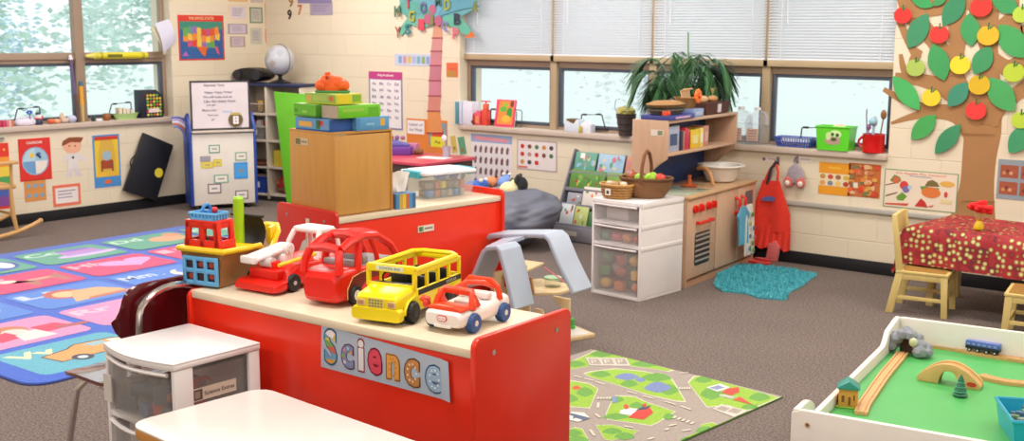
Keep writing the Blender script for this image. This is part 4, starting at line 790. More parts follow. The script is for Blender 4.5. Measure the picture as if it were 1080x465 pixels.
q = onSB(606, 137, .05); t = E('white_planter', 'white box with dark soil on the back sill behind the magazine rack', 'box', (q.x, q.y, SILLZ)); b = MB(); b.box(-.075, .075, -.045, .045, 0, .105, M('#dbe3ee', .4), .006); b.build('box_body', t); b = MB(); b.prism([(-.05, .095), (.02, .07), (.05, .108), (-.05, .108)], -.047, .03, M('#6a5330'), bev=0); b.build('tan_flap', t)
q = onSB(619, 137, .05); t = E('milk_carton', 'small white carton with a yellow oval beside the white box', 'carton', (q.x+.01, q.y, SILLZ)); b = MB(); b.prism([(-.05, 0), (.05, 0), (.05, .07), (.0, .1), (-.05, .07)], -.035, .035, M('#e6e9f4', .4), bev=.003); b.build('carton_body', t); b = MB(); b.lathe([(0, 0), (.015, .004), (.018, .03), (.012, .05), (0, .055)], M('#c4b04a'), n=12); b.v = [v+Vector((-.045, -.04, .0)) for v in b.v]; b.build('oval_mark', t)
# jugs
def jug(x, lb, d=.07):
    q = onSB(x, 151, d); t = E('plastic_jug', lb, 'jug', (q.x, YB+.03, SILLZ), 0, 'milky plastic jugs on the back sill'); b = MB(); W_ = M('#e9eaf6', .35, 'frost')
    b.prism(rrect(-.07, .07, -.07, .07, .022), 0, .15, W_, 'xy', .012); 
    n = 20; prof = [(.094, .15), (.088, .18), (.065, .21), (.035, .235), (.022, .245), (.022, .255)]; b.lathe(prof, W_, n=20, sx=.98, sy=.98); b.build('jug_body', t)
    b = MB(); b.cyl((0, 0, .252), (0, 0, .272), .024, M('#eef0fa', .3), n=16); b.build('cap', t)
    b = MB(); b.tube([(.03, 0, .24), (.065, -.01, .235), (.085, -.01, .2), (.08, -.005, .15)], .012, W_, 8); b.build('handle', t)
    b = MB(); b.box(-.045, .045, -.0745, -.072, .03, .12, M('#d9c0b4')); 
    for k in range(4): b.box(-.035, .035, -.0755, -.0745, .04+.02*k, .048+.02*k, M('#b08a80'))
    b.build('label', t); return t
j = jug(781, 'milky white jug partly behind the play kitchen hutch'); jug(798, 'milky white jug nearest the tan mullion')
# blue wire basket
q = onSB(838, 155, .05); t = E('blue_basket', 'low blue wire basket on the sill left of the bright green basket', 'basket', (q.x, YB+.03, SILLZ+.002)); BLW = M('#3348a8', .3); b = MB()
for z, w2, d2 in ((.0, .12, .05), (.03, .13, .056), (.062, .14, .062)): b.tube([(-w2, -d2, z+.006), (w2, -d2, z+.006), (w2, d2, z+.006), (-w2, d2, z+.006)], .005, BLW, 6, True)
for i in range(15):
    x = -.12+.24*i/14
    for s_ in (-1, 1): b.tube([(x, s_*.05, .006), (x*1.16, s_*.062, .068)], .0035, BLW, 5)
for i in range(6):
    y = -.05+.1*i/5; b.tube([(-.12, y, .006), (.12, y, .006)], .003, BLW, 5)
    for s_ in (-1, 1): b.tube([(s_*.12, y, .006), (s_*.14, y*1.2, .068)], .0035, BLW, 5)
b.build('wire_frame', t)
for k, (dx, w2, hx) in enumerate(((-.05, .05, '#e9eaf2'), (.06, .045, '#dfe4ee'))): b = MB(); b.box(-w2, w2, -.035, .035, 0, .05, M(hx), .01); tag(b.build('folded_cloth', None, (q.x+dx, YB+.03, SILLZ+.013)), ['folded white cloth in the left end of the blue basket', 'folded pale cloth in the right end of the blue basket'][k], 'cloth')
# green basket
q = onSB(881, 160, .05); t = tub('green_basket', 'bright lime green basket with a flower picture on the back sill', (q.x, YB+.015, SILLZ), 0, .25, .13, .165, '#5fd62e', rough=.35, cat='basket')
b = MB(); 
for k, (x, z, rx, rz_, hx) in enumerate(((.02, .115, .045, .03, '#d9f2b0'), (.0, .07, .06, .03, '#b99a8c'), (.035, .11, .014, .014, '#2f6a2c'), (.0, .115, .012, .012, '#2f6a2c'), (-.03, .1, .02, .03, '#cfe8a0'), (.01, .08, .02, .012, '#4a5a2c'))):
    b.raw([(x+rx*cos(a), -.0628-.0006*k-(z+rz_*sin(a)-.08)*.045, z+rz_*sin(a)) for a in [2*pi*i/12 for i in range(12)]], [tuple(range(12))], M(hx))
b.build('flower_picture', t)
b = MB(); b.ell((0, 0, .03), (.05, .035, .03), M('#e6c8a8'), 8, .1); tag(b.build('soft_flower', None, (q.x+.02, YB+.015, SILLZ+.125)), 'pale stuffed flower peeping over the green basket rim', 'toy')
# red mug with utensils
q = onSB(921, 163, .055); t = E('red_mug', 'big red enamel mug holding kitchen utensils at the right end of the sill', 'mug', (q.x, YB+.012, SILLZ)); b = MB(); RM = M('#d4161c', .2)
b.lathe([(.068, 0), (.075, .006), (.075, .125), (.078, .13), (.07, .13), (.068, .012), (0, .01)], RM, n=28); b.build('mug_body', t); b = MB(); b.tube(arc((-.072, 0, .11), (-.14, 0, .07), (-.072, 0, .03), 10), .009, RM, 8); b.build('handle', t)
b = MB(); b.box(-.03, .01, -.0765, -.0745, .04, .09, M('#e6d9c8')); 
b = MB()
for nm, lb, hx, x, tx, h_, head in (('wooden_spoon', 'wooden spoon leaning right in the red mug', '#8a5a30', .03, .06, .25, (.022, .01, .035)), ('spatula', 'silver spatula in the middle of the red mug', '#b6bac4', .0, .0, .2, (.022, .004, .04)), ('whisk', 'pale blue whisk head standing in the red mug', '#9cc8dc', -.01, -.01, .2, (.03, .03, .03)), ('turner', 'thin grey skewer leaning left in the red mug', '#8d8fa6', -.04, -.06, .26, (.006, .004, .03)), ('ladle', 'purplish ladle at the left of the red mug', '#8a5f8e', -.03, -.04, .16, (.018, .014, .022))):
    b = MB(); b.cyl((0, 0, 0), (tx-x, 0, h_-.02), .005, M(hx, .4), n=8); b.ell((tx-x, 0, h_), head, M(hx, .4), 8); tag(b.build(nm, None, (q.x+x, YB+.012, SILLZ+.014)), lb, 'utensil')
# dark bucket + potted palm behind the hutch
q = onSB(661, 140, .06); t = E('metal_pail', 'dark wire-handled pail with dried moss between window and hutch', 'pail', (q.x+.02, YB-.02, SILLZ)); b = MB(); b.lathe([(.055, 0), (.08, .17), (.085, .175), (.075, .175), (.05, .006), (0, .006)], M('#4a3f3c', .45)); 
for z in (.05, .1, .15): b.torus((0, 0, z), .057+.15*z, .004, M('#2d2726'))
b.build('pail_body', t); b = MB(); b.tube([(-.08, 0, .17), (-.11, 0, .22), (-.1, 0, .28), (-.06, 0, .29)], .003, M('#9aa0b0', .3, metal=.8), 6); b.build('handle', t); b = MB(); b.ell((0, 0, .19), (.075, .07, .045), M('#a9a05a', .8, 'leaf'), 16, .15, 3); b.build('moss', t)
# ================================================================ hooks, aprons, mitts
HK = M('#9a9aa2', .3, metal=.8)
def cloth_shape(cx, z_fn, w_fn, name, lb, cat, loc, hx, kind='fabric', th=.01, h=.3, amp=.012, waves=3, n=18, m=14, rz=0, group=None, seed=0):
    vs = []; fs = []
    for s_ in (0, 1):
        for j in range(m+1):
            v = j/m
            for i in range(n+1):
                u = i/n; x = (u-.5)*w_fn(v)+cx(v); y = -(.012+th*s_)-amp*v*(.5+.5*sin(u*waves*2*pi+seed+v*1.5)); vs.append((x, y, -v*h+z_fn(u, v)))
    K = (n+1)*(m+1); ix = lambda i, j: j*(n+1)+i
    for j in range(m):
        for i in range(n): a = (ix(i, j), ix(i, j+1), ix(i+1, j+1), ix(i+1, j)); fs.append(a[::-1]); fs.append(tuple(K+q for q in a))
    for j in range(m): fs.append((ix(0, j), ix(0, j+1), K+ix(0, j+1), K+ix(0, j))); fs.append((ix(n, j), K+ix(n, j), K+ix(n, j+1), ix(n, j+1)))
    for i in range(n): fs.append((ix(i, 0), K+ix(i, 0), K+ix(i+1, 0), ix(i+1, 0))); fs.append((ix(i, m), ix(i+1, m), K+ix(i+1, m), K+ix(i, m)))
    b = MB(); b.raw(vs, fs, M(hx, .75, kind)); return b
AX = onB(818, 170); t = E('red_apron', "child's red apron with a gathered skirt hanging from a wall hook", 'apron', (AX.x+.02, YB-.02, AX.z), 0)
RD = '#ee3520'
b = cloth_shape(lambda v: -.01+.02*v, lambda u, v: 0, lambda v: .13+.16*min(1, v*1.6), 'bib', '', '', 0, RD, h=.37, amp=.02, waves=1.5); b.v = [v+Vector((-.02, 0, -.14)) for v in b.v]; b.build('bib', t)
b = cloth_shape(lambda v: .01, lambda u, v: .008*sin(u*20), lambda v: .28+.02*v, 'skirt', '', '', 0, RD, h=.17, amp=.018, waves=6, n=40); b.v = [v+Vector((-.01, -.008, -.47)) for v in b.v]; b.build('skirt', t)
for s_ in (-1, 1): b = MB(); b.tube([(s_*.05-.03, -.02, -.15), (s_*.035-.01, -.025, -.07), (.0, -.02, .0)], .009, M(RD, .75, 'fabric'), 6); b.build('strap', t)
b = MB(); b.tube([(-.06, -.015, -.17), (-.03, -.03, -.05), (0.01, -.02, .0)], .012, M('#3a3140', .7), 6); b.build('dark_tie', t)
b = MB(); b.prism([(-.09, -.27), (-.03, -.25), (.02, -.26), (.01, -.285), (-.08, -.29)], -.045, -.04, M('#5a6aa8')); b.build('patch', t)
b = MB(); b.cyl((0, .02, .0), (0, -.03, .0), .005, HK, n=8); b.tube([(0, -.03, 0), (0, -.036, .012)], .005, HK, 6); b.box(-.012, .012, .015, .019, -.03, .03, HK, .003); tag(b.build('wall_hook', None, (AX.x+.02, YB-.02, AX.z+.004)), 'metal wall hook carrying the red apron', 'hook')
b = MB(); b.prism(circ(0, 0, .13, 18, .05), 0, .018, M('#c9271f', .8, 'fabric'), 'xy', .006); b.prism(circ(.05, .02, .07, 14, .03), .018, .035, M('#b3201c', .8, 'fabric'), 'xy', .006); tag(b.build('fallen_cloth', None, (AX.x-.05, YB-.16, 0), -.1), 'red cloth lying on the floor under the apron', 'cloth')
b = MB(); b.prism([(-.05, 0), (.04, 0), (.06, .12), (.03, .16), (-.03, .13)], -.02, .02, M('#d86a6a', .8, 'fabric'), bev=.008); tag(b.build('pink_slipper', None, (AX.x+.03, YB-.05, .0), 0), 'pink slipper standing against the baseboard below the apron', 'slipper')
q = onB(841, 171); t = E('oven_mitt', 'pair of floral grey and red pot holders hanging together on a hook', 'mitt', (q.x, YB-.01, q.z)); b = MB(); b.prism([(0, 0), (.05, -.045), (.07, -.1), (.045, -.15), (-.045, -.15), (-.07, -.1), (-.05, -.045)], -.03, -.008, M('#a79aa6', .8, 'fabric'), bev=.008); b.build('pad', t)
for s_ in (-1, 1): b = MB(); b.prism([(s_*.015, -.12), (s_*.07, -.1), (s_*.085, -.15), (s_*.06, -.185), (s_*.015, -.175)], -.04, -.012, M('#d26a62', .8, 'fabric'), bev=.01); b.build('pocket', t); b = MB(); b.ell((s_*.05, -.04, -.15), (.02, .008, .02), M('#eadfd8'), 8); b.build('flower_patch', t)
b = MB(); b.torus((0, -.02, .008), .014, .004, M('#7d7484'), 'y'); b.build('loop', t)
b = MB(); b.cyl((0, .0, .0), (0, -.03, .0), .004, HK, n=8); b.box(-.01, .01, -.004, 0, -.02, .03, HK, .003); tag(b.build('wall_hook', None, (q.x, YB-.0, q.z+.016)), 'metal wall hook carrying the floral pot holders', 'hook')
# ================================================================ play kitchen
KA = atan2(.997, -.065); KO = Vector((-3.625, 6.44, 0)); KX = Vector((cos(KA), sin(KA), 0)); KY = Vector((-sin(KA), cos(KA), 0))
def kp(x, y, z): return KO+KX*x+KY*y+Vector((0, 0, z))
WD = M('#cda88c', .4, 'wood', s=1.0); WDD = M('#b98d70', .4, 'wood')
t = E('play_kitchen', 'wooden play kitchen with stove knobs, oven and upper hutch', 'play kitchen', KO, KA); kw, kd, kh = 1.12, .42, .585
b = MB(); b.box(0, .018, 0, kd, 0, kh, WD, .003); b.build('side_panel', t); b = MB(); b.box(kw-.018, kw, 0, kd, 0, kh, WD, .003); b.build('side_panel', t)
b = MB(); b.box(.018, kw-.018, kd-.012, kd, .0, kh, WDD); b.build('back_panel', t); b = MB(); b.box(.018, kw-.018, .01, kd-.012, .035, .05, WDD); b.box(.018, kw-.018, .01, .022, 0, .05, WDD); b.build('base', t)
b = MB(); b.box(-.004, kw+.004, -.012, kd, kh, kh+.02, M('#cba37c', .3, 'wood'), .006); b.build('worktop', t)
b = MB(); b.box(.03, .42, .03, .38, kh+.0205, kh+.024, M('#b9c4ae', .08), .001); b.build('glass_cooktop', t)
RK = M('#df2419', .35)
st_ = MB(); st_.box(.02, .44, 0, .012, .055, kh-.005, WD, .003); stv = st_.build('oven_front', t)
for x in (.10, .19, .30, .38): b = MB(); b.cyl((x, 0, .515), (x, -.02, .515), .026, RK, n=18); b.box(x-.007, x+.007, -.034, -.018, .495, .535, RK, .003); b.build('knob', stv)
b = MB(); b.box(.12, .36, -.036, -.022, .408, .43, RK, .006); b.box(.13, .15, -.022, 0, .41, .428, RK); b.box(.33, .35, -.022, 0, .41, .428, RK); b.build('handle', stv)
b = MB(); b.prism(rrect(.12, .35, .13, .35, .02), -.003, 0, M('#2e2a2c', .3)); 
for z in (.16, .195, .23, .265, .3, .33): b.box(.125, .345, -.006, -.003, z-.006, z+.006, M('#a89c92', .4))
b.build('oven_window', stv)
d_ = MB(); d_.box(.45, .80, 0, .012, .055, kh-.005, WD, .003); d_.build('cupboard_front', t)
d_ = MB(); d_.box(.81, kw-.02, 0, .012, .055, kh-.005, WD, .003); dd = d_.build('cupboard_door', t); b = MB(); b.prism(rrect(.93, 1.06, .4, .54, .01), -.003, 0, M('#6c6468', .3)); b.build('door_window', dd)
for x in (.76, .86): b = MB(); b.tube([(x, 0, .515), (x, -.035, .5), (x, -.035, .42), (x, 0, .405)], .012, RK, 8); b.build('cupboard_handle', t)
# hutch
hz0, hz1 = kh+.02, 1.09; hy0, hy1 = .16, .42
side = [(hy0, hz1), (hy1, hz1), (hy1, hz0), (hy1-.08, hz0), (hy1-.09, .70), (hy0+.06, .80), (hy0, .84)]
for x in (.0, kw-.022): b = MB(); b.prism(side, x, x+.022, WD, 'yz', .004); b.build('hutch_side', t)
for z, nm in ((hz1-.02, 'hutch_top'), (.855, 'hutch_shelf')): b = MB(); b.box(.022, kw-.022, hy0, hy1-.01, z, z+.02, WD, .003); b.build(nm, t)
b = MB(); b.box(.022, kw-.022, hy1-.012, hy1, hz0, hz1-.02, M('#22407f', .5)); b.build('hutch_back', t)
b = MB(); b.box(-.003, 0, hy0+.03, hy0+.12, .99, 1.03, M('#e6dcd2')); b.box(-.0035, -.003, hy0+.035, hy0+.07, .995, 1.025, M('#8a8f6a')); b.build('label', t)
# cloths hanging on the cupboard handles
for x, w_, h_, hx, kind, lb in ((.755, .15, .27, '#46a0c4', 'fabric', 'light blue toddler shirt hanging from the left cupboard handle'), (.865, .15, .36, '#e4e2dc', 'fabric', 'white patterned oven cloth hanging from the right cupboard handle')):
    q = kp(x, -.045, .46); t2 = E('hanging_shirt' if 'shirt' in lb else 'patterned_cloth', lb, 'shirt' if 'shirt' in lb else 'cloth', q, KA)
    b = cloth_shape(lambda v: 0, lambda u, v: 0, lambda v: w_*(.5+.5*min(1, v*3)), '', '', '', 0, hx, kind, h=h_, amp=.012, waves=2, th=.012); b.build('cloth_body', t2)
    if 'shirt' in lb:
        for s_ in (-1, 1): b = MB(); b.prism([(s_*.04, -.01), (s_*.1, -.06), (s_*.085, -.1), (s_*.05, -.07)], -.03, -.012, M(hx, .75, 'fabric'), bev=.005); b.build('sleeve', t2)
    else:
        for k, (cx, cz) in enumerate(((0, -.07), (.03, -.17), (-.03, -.22), (.02, -.28), (-.035, -.13), (.045, -.24), (-.03, -.31), (.04, -.33))): b = MB(); b.cyl((cx, -.044, cz), (cx, -.048, cz), .02-.002*(k % 3), M(['#5a8a3c', '#3d7a9a', '#4b6f8a', '#6a8a3c', '#b0a84a', '#9a7a86', '#5a8a8a', '#7a9a4a'][k]), n=10); b.build('printed_flower', t2)
# counter: bowl, pan
t = E('white_bowl', 'white plastic mixing bowl with rim on the play kitchen worktop', 'bowl', kp(.88, .17, kh+.0205), 0); b = MB(); b.lathe([(.08, 0), (.1, .008), (.125, .06), (.14, .1), (.168, .112), (.168, .12), (.136, .12), (.118, .06), (.09, .014), (0, .012)], M('#e6e1da', .3), n=32); b.build('bowl_body', t); b = MB(); b.torus((0, 0, .117), .166, .006, M('#ece8e2', .3), n=36); b.build('rim', t)
q = kp(.60, .16, kh+.0205); b = MB(); b.tube(arc((0, -.09, .012), (0, -.05, .15), (.0, .09, .11), 12), .014, M('#c18a55', .4, 'wood'), 8); tag(b.build('wooden_scoop', None, q, KA-.5), 'curved wooden scoop handle leaning against the white bowl', 'scoop')
b = MB(); b.lathe([(0, 0), (.055, .0), (.06, .008), (.02, .02), (.012, .06), (.016, .075), (0, .08)], M('#b4532c', .3), n=18); tag(b.build('wooden_bell', None, kp(.47, .22, kh+.0245)), 'rust brown wooden bell beside the cooktop', 'bell')
# shelf contents
def bk(x, y, w_, d2, z, h_, hx, name, lb, cat, grp=None, bev=.003, inner=None):
    b = MB(); b.box(-w_/2, w_/2, -d2/2, d2/2, 0, h_, M(hx, .45), bev)
    if inner: b.box(-w_*.3, w_*.3, -d2/2-.002, -d2/2, h_*.25, h_*.7, M(inner))
    return tag(b.build(name, None, kp(x, y, z), KA), lb, cat, grp)
ZS1 = .876
bk(.15, .27, .17, .16, ZS1, .17, '#aab2cc', 'grey_carton', 'pale grey-blue carton at the left of the hutch shelf', 'box', inner='#46557d')
for k, (x, hx, h_, w_) in enumerate(((.265, '#46405a', .13, .022), (.29, '#b5806c', .13, .022), (.318, '#cc2c44', .15, .026), (.348, '#d23c58', .14, .026), (.375, '#a8283a', .12, .02))):
    bk(x, .25, w_, .14, ZS1, h_, hx, 'toy_book', ['dark purple', 'tan', 'bright red', 'pinkish red', 'maroon'][k]+' book standing on the hutch shelf', 'book', 'books on the hutch shelf')
bk(.47, .25, .14, .13, ZS1, .125, '#e6c21f', 'food_box', 'wide yellow play food box on the hutch shelf', 'box', 'play food boxes', inner='#e9dc9a')
bk(.575, .25, .05, .13, ZS1, .13, '#ead873', 'food_box', 'narrow pale yellow play food box next to the wide yellow one', 'box', 'play food boxes', inner='#e9e9e9')
bk(.655, .25, .08, .12, ZS1, .14, '#c58a78', 'food_box', 'salmon pink play food box, rightmost on the hutch shelf', 'box', 'play food boxes', inner='#d8b0a0')
# on top of hutch
ZT = 1.0905
bk(.20, .26, .36, .22, ZT, .03, '#3f4792', 'board_game', 'flat indigo board game box, bottom of the pile on the hutch', 'box', 'boxes on the hutch', inner='#c9a0c4')
bk(.46, .27, .16, .22, ZT, .055, '#8fa3cf', 'board_game', 'pale blue game box right of the indigo one on the hutch', 'box', 'boxes on the hutch', inner='#b5c2de')
bk(.055, .2, .07, .03, ZT+.0305, .03, '#e8562c', 'orange_tag', 'small orange tag at the left front corner of the hutch', 'tag')
t = E('stacked_hats', 'grey woven tray with straw ring stacked on the indigo box', 'tray', kp(.19, .27, ZT+.031), KA); b = MB(); b.lathe([(.0, 0), (.14, .0), (.17, .025), (.18, .03), (.165, .035), (.13, .012), (0, .01)], M('#7d7466', .7, 'wicker'), n=28, sy=.62); b.build('lower_tray', t); b = MB(); b.lathe([(0, .036), (.15, .036), (.17, .048), (.16, .054), (.0, .05)], M('#8e8a78', .7, 'wicker'), n=28, sy=.6); b.build('upper_tray', t)
b = MB(); b.lathe([(0, 0), (.17, .0), (.185, .012), (.12, .03), (.0, .038)], M('#c8955a', .7, 'wicker', s=2), n=28, sy=.62); tag(b.build('straw_hat', None, kp(.18, .27, ZT+.086), KA), 'flat straw hat on top of the grey woven tray', 'hat')
t = E('wicker_cup', 'tan basket with a big orange flower on the hutch', 'basket', kp(.45, .25, ZT+.056), KA); b = MB(); b.lathe([(.05, 0), (.085, .07), (.09, .075), (.08, .075), (.045, .006), (0, .006)], M('#cf9a58', .7, 'wicker', s=2), n=24); b.build('basket_body', t); b = MB()
for k in range(9): a = k*2*pi/9; b.ell((cos(a)*.03, -.085, .085+sin(a)*.03), (.022, .012, .022), M('#ef7a2a', .5), 8)
b.ell((0, -.095, .085), .014, M('#e85a18'), 8); b.build('orange_flower', t)
b = MB()
for k in range(5): b.tube([(-.06+.03*k, .0, .05), (-.05+.03*k, .02, .12), (-.03+.03*k, .0, .13)], .006, M('#caa57c', .7), 6)
b.build('raffia', t)
t = E('brown_basket', 'long dark brown basket with white tag at the right of the hutch top', 'basket', kp(.81, .27, ZT), KA); b = MB(); b.prism([(-.19, 0), (.19, 0), (.215, .085), (-.215, .085)], -.09, .09, M('#6a3428', .6, 'wicker', s=2), bev=.008); b.build('basket_body', t); b = MB(); b.prism([(-.01, .012), (.045, .012), (.05, .07), (-.005, .07)], -.096, -.091, M('#d9cdd2')); b.build('tag', t)
for k, (x, y, hx, r_, lb) in enumerate(((-.13, -.01, '#cfa074', .05, 'tan bread roll'), (-.04, .01, '#d9b083', .048, 'pale bread roll'), (.06, -.02, '#c08d5e', .045, 'brown bread roll'), (.14, .01, '#d2a87a', .04, 'small bread roll'))):
    b = MB(); b.ell((0, 0, .02), (r_, r_*.8, .026), M(hx, .6), 16, .02, k); tag(b.build('bread_roll', None, kp(.81+x, .27+y, ZT+.081), KA), lb+' in the long brown basket on the hutch', 'bread', 'bread rolls in the brown basket')
b = MB()
for k in range(7): a = -.4+k*.16; b.tube([(.0, 0, 0), (sin(a)*.06, 0, .05), (sin(a)*.12, 0, .09)], .004, M('#cdb07a'), 5)
tag(b.build('wheat_bunch', None, kp(.93, .27, ZT+.085), KA), 'little bunch of straw sticking up from the brown basket', 'straw')
# palm plant behind the hutch
PP = Vector((-4.26, 7.46, 0)); t = E('potted_palm', 'large potted palm with dark drooping fronds behind the play kitchen', 'plant', PP, 0)
b = MB(); b.box(-.1, .1, -.12, .12, 0, .72, M('#7b5a44', .5, 'wood'), .01); b.build('plant_stand', t)
b = MB(); b.lathe([(.10, .72), (.12, .95), (.13, .96), (.115, .96), (.11, .93), (0, .93)], M('#8d5a40', .5), n=24); b.build('pot', t)
rp = random.Random(11)
def frond(az, ln, up, droop, z0=.98, n=22):
    b = MB(); P = []; GN = M('#35603c', .4, 'leaf'); G2 = M('#4d7a4c', .4, 'leaf')
    for i in range(13):
        s_ = i/12; r_ = ln*s_; z = z0+up*s_-droop*s_*s_*1.0; P.append(Vector((cos(az)*r_, sin(az)*r_, z)))
    b.tube(P, .005, G2, 5, rs=[.007-.005*i/12 for i in range(13)]); side_ = Vector((-sin(az), cos(az), 0))
    for k in range(n):
        s_ = .3+.7*k/(n-1); f_ = s_*12; i = min(11, int(f_)); p = P[i].lerp(P[i+1], f_-i); d = (P[i+1]-P[i]).normalized(); L_ = ln*.5*(.55+.6*sin(pi*min(1, (s_-.25)*1.25)))
        for sg in (-1, 1):
            v = (d*.75+side_*sg*.75+Vector((0, 0, -.1))).normalized(); q1 = p+v*L_*.5+Vector((0, 0, -.02)); q2 = p+v*L_+Vector((0, 0, -.07*L_/.2-rp.uniform(0, .02))); wv = v.cross(Vector((0, 0, 1))).normalized()*.010
            b.raw([p-wv*.5, p+wv*.5, q1+wv, q1-wv, q2], [(0, 1, 2, 3), (3, 2, 4)], GN if (k+sg) % 3 else G2)
    return b
for k in range(22):
    az = k*2.399+.3; lnn = rp.uniform(.28, .40); u_ = rp.uniform(1.1, 1.9); b = frond(az, lnn, u_, u_*rp.uniform(.74, .86), z0=.94, n=26)
    b.v = [Vector((v.x, min(v.y, YB-PP.y-.03), v.z)) for v in b.v]; b.build('frond', t)
b = MB(); b.tube([(.03, 0, 1.0), (.03, 0, 1.4), (.02, 0, 1.66)], .005, M('#4a9a3c'), 6); b.build('young_shoot', t)
# ================================================================ drawer carts
def drawer_cart(name, lb, loc, rz, w, d, h, ds, side, topbow, front_hx, group=None):
    """front at local -y; ds = [(z0,z1)]"""
    t = E(name, lb, 'drawer cart', loc, rz, group); W_ = M('#ece7e8', .3); CL = M(front_hx, .25, 'frost')
    b = MB(); n = 10
    front = [(-w/2+w*i/n, -d/2-topbow*sin(pi*i/n)) for i in range(n+1)]; out = [(w/2, d/2), (-w/2, d/2)]
    b.prism(front+out, h-.022, h-.003, W_, 'xy', .004); inn = [(x*.9, y*.88) for x, y in front+out]; b.prism(front+out, h-.004, h+.002, W_, 'xy', .002); b.build('top', t)
    for x in (-w/2+.002, w/2-.027):
        for y, dy in ((-d/2+.002, .07), (d/2-.045, .043)): b = MB(); b.box(x+(.0 if x < 0 else .009), x+(.016 if x < 0 else .025), y, y+dy, 0, h-.022, W_, .004); b.build('corner_post', t)
    levels = [0.0]+[z1+.004 for _, z1 in ds[:-1]]
    for z in levels: b = MB(); b.box(-w/2+.004, w/2-.004, -d/2+.006, d/2-.004, z, z+.02, W_, .003); b.build('crossbar', t)
    if side == 'solid':
        for x in (-w/2, w/2-.006):
            b = MB(); b.box(x+.001, x+.005, -d/2+.03, d/2-.03, .02, h-.022, W_, .001); 
            for z0, z1 in ds: b.box(x-.003 if x < 0 else x+.004, x+.002 if x < 0 else x+.009, -d/2+.01, d/2-.01, z1-.005, z1+.02, W_, .002)
            b.build('side_panel', t)
    b = MB(); b.box(-w/2+.02, w/2-.02, d/2-.008, d/2-.003, .02, h-.022, W_); b.build('back_panel', t)
    return t
def drawer(t, w, d, z0, z1, bow, hx, contents):
    dr = MB(); CL = M(hx, .25, 'frost'); n = 10; x0, x1 = -w/2+.03, w/2-.03
    f = [(x0+(x1-x0)*i/n, -d/2-bow*sin(pi*i/n)+.004) for i in range(n+1)]
    vs = []; fs = []
    for i, (x, y) in enumerate(f): vs += [(x, y, z0), (x, y, z1), (x, y+.004, z1), (x, y+.004, z0)]
    for i in range(n): a = 4*i; fs += [(a, a+4, a+5, a+1), (a+1, a+5, a+6, a+2), (a+2, a+6, a+7, a+3)]
    dr.raw(vs, fs, CL); dr.box(x0, x0+.003, -d/2+.01, d/2-.03, z0, z1-.008, CL); dr.box(x1-.003, x1, -d/2+.01, d/2-.03, z0, z1-.008, CL); dr.box(x0, x1, -d/2+.02, d/2-.03, z0, z0+.004, CL); dr.box(x0, x1, d/2-.034, d/2-.03, z0, z1-.008, CL)
    o = dr.build('drawer', t)
    b = MB(); n = 10; pts = [(x, y-.006, z1-.004) for x, y in f]; b.tube(pts, .007, M('#ece7e8', .3), 6); b.build('drawer_lip', o)
    return o
# cart by the kitchen
q = FZ(678, 319); cc = Vector((-3.83, 6.165, 0)); ca = radians(-5); hh = .615; ds = [(.325-.30, .32), (.335, .455), (.47, .59)]
t = drawer_cart('drawer_cart', 'white three-drawer cart of toys left of the play kitchen', cc, ca, .39, .46, hh, ds, 'solid', .012, '#e6e0e0', 'white drawer carts')
for z0, z1 in ds: drawer(t, .39, .46, z0, z1, .008, '#dad3d2', None)
def cp(x, y, z): return cc+Vector((cos(ca)*x-sin(ca)*y, sin(ca)*x+cos(ca)*y, z))
rb = random.Random(4); TOY = [('#c8342c', 'red'), ('#e0b23a', 'yellow'), ('#3f8f4a', 'green'), ('#d4763a', 'orange'), ('#e6e0d8', 'white'), ('#b5563f', 'rust')]
for i in range(26):
    hx, cn = TOY[rb.randrange(6)]; lay = i//9; x = -.12+.12*(i % 3)+rb.uniform(-.02, .02); y = -.15+.09*((i//3) % 3); z = .03+.085*lay
    b = MB(); [b.box(-.035, .035, -.03, .03, 0, .06, M(hx), .01), b.ell((0, 0, .035), (.04, .035, .034), M(hx), 8)][0 if i % 2 else 1] if False else (b.box(-.035, .035, -.03, .03, 0, .06, M(hx), .01) if i % 2 else b.ell((0, 0, .036), (.042, .036, .035), M(hx), 8))
    tag(b.build('play_food' , None, cp(x, y, z), rb.random()*.6), 'toy in the deep bottom drawer of the cart by the play kitchen', 'toy', 'toys in the deep bottom drawer')
for i in range(8):
    hx = ['#3f8f6a', '#c8506a', '#d8863a', '#b8342c', '#d8b04a', '#c44a3a', '#7aa85a', '#e0a03a'][i]; b = MB(); b.ell((0, 0, .034), (.04, .04, .033), M(hx), 8); tag(b.build('play_ball', None, cp(-.13+.085*(i % 4), -.15+.1*(i//4), .345), 0), 'soft toy in the middle drawer of the cart by the play kitchen', 'toy', 'toys in the middle drawer')
b = MB(); b.box(-.13, .05, -.14, .14, 0, .075, M('#e6dfdf'), .01); tag(b.build('white_towels', None, cp(-.02, 0, .482), ca), 'white folded towel in the top drawer of the cart', 'towel')
b = MB(); b.box(-.025, .03, -.12, .1, 0, .085, M('#8a867a'), .012); tag(b.build('grey_box', None, cp(.1, -.02, .482), ca), 'dark grey box at the right of the top drawer of the cart', 'box')
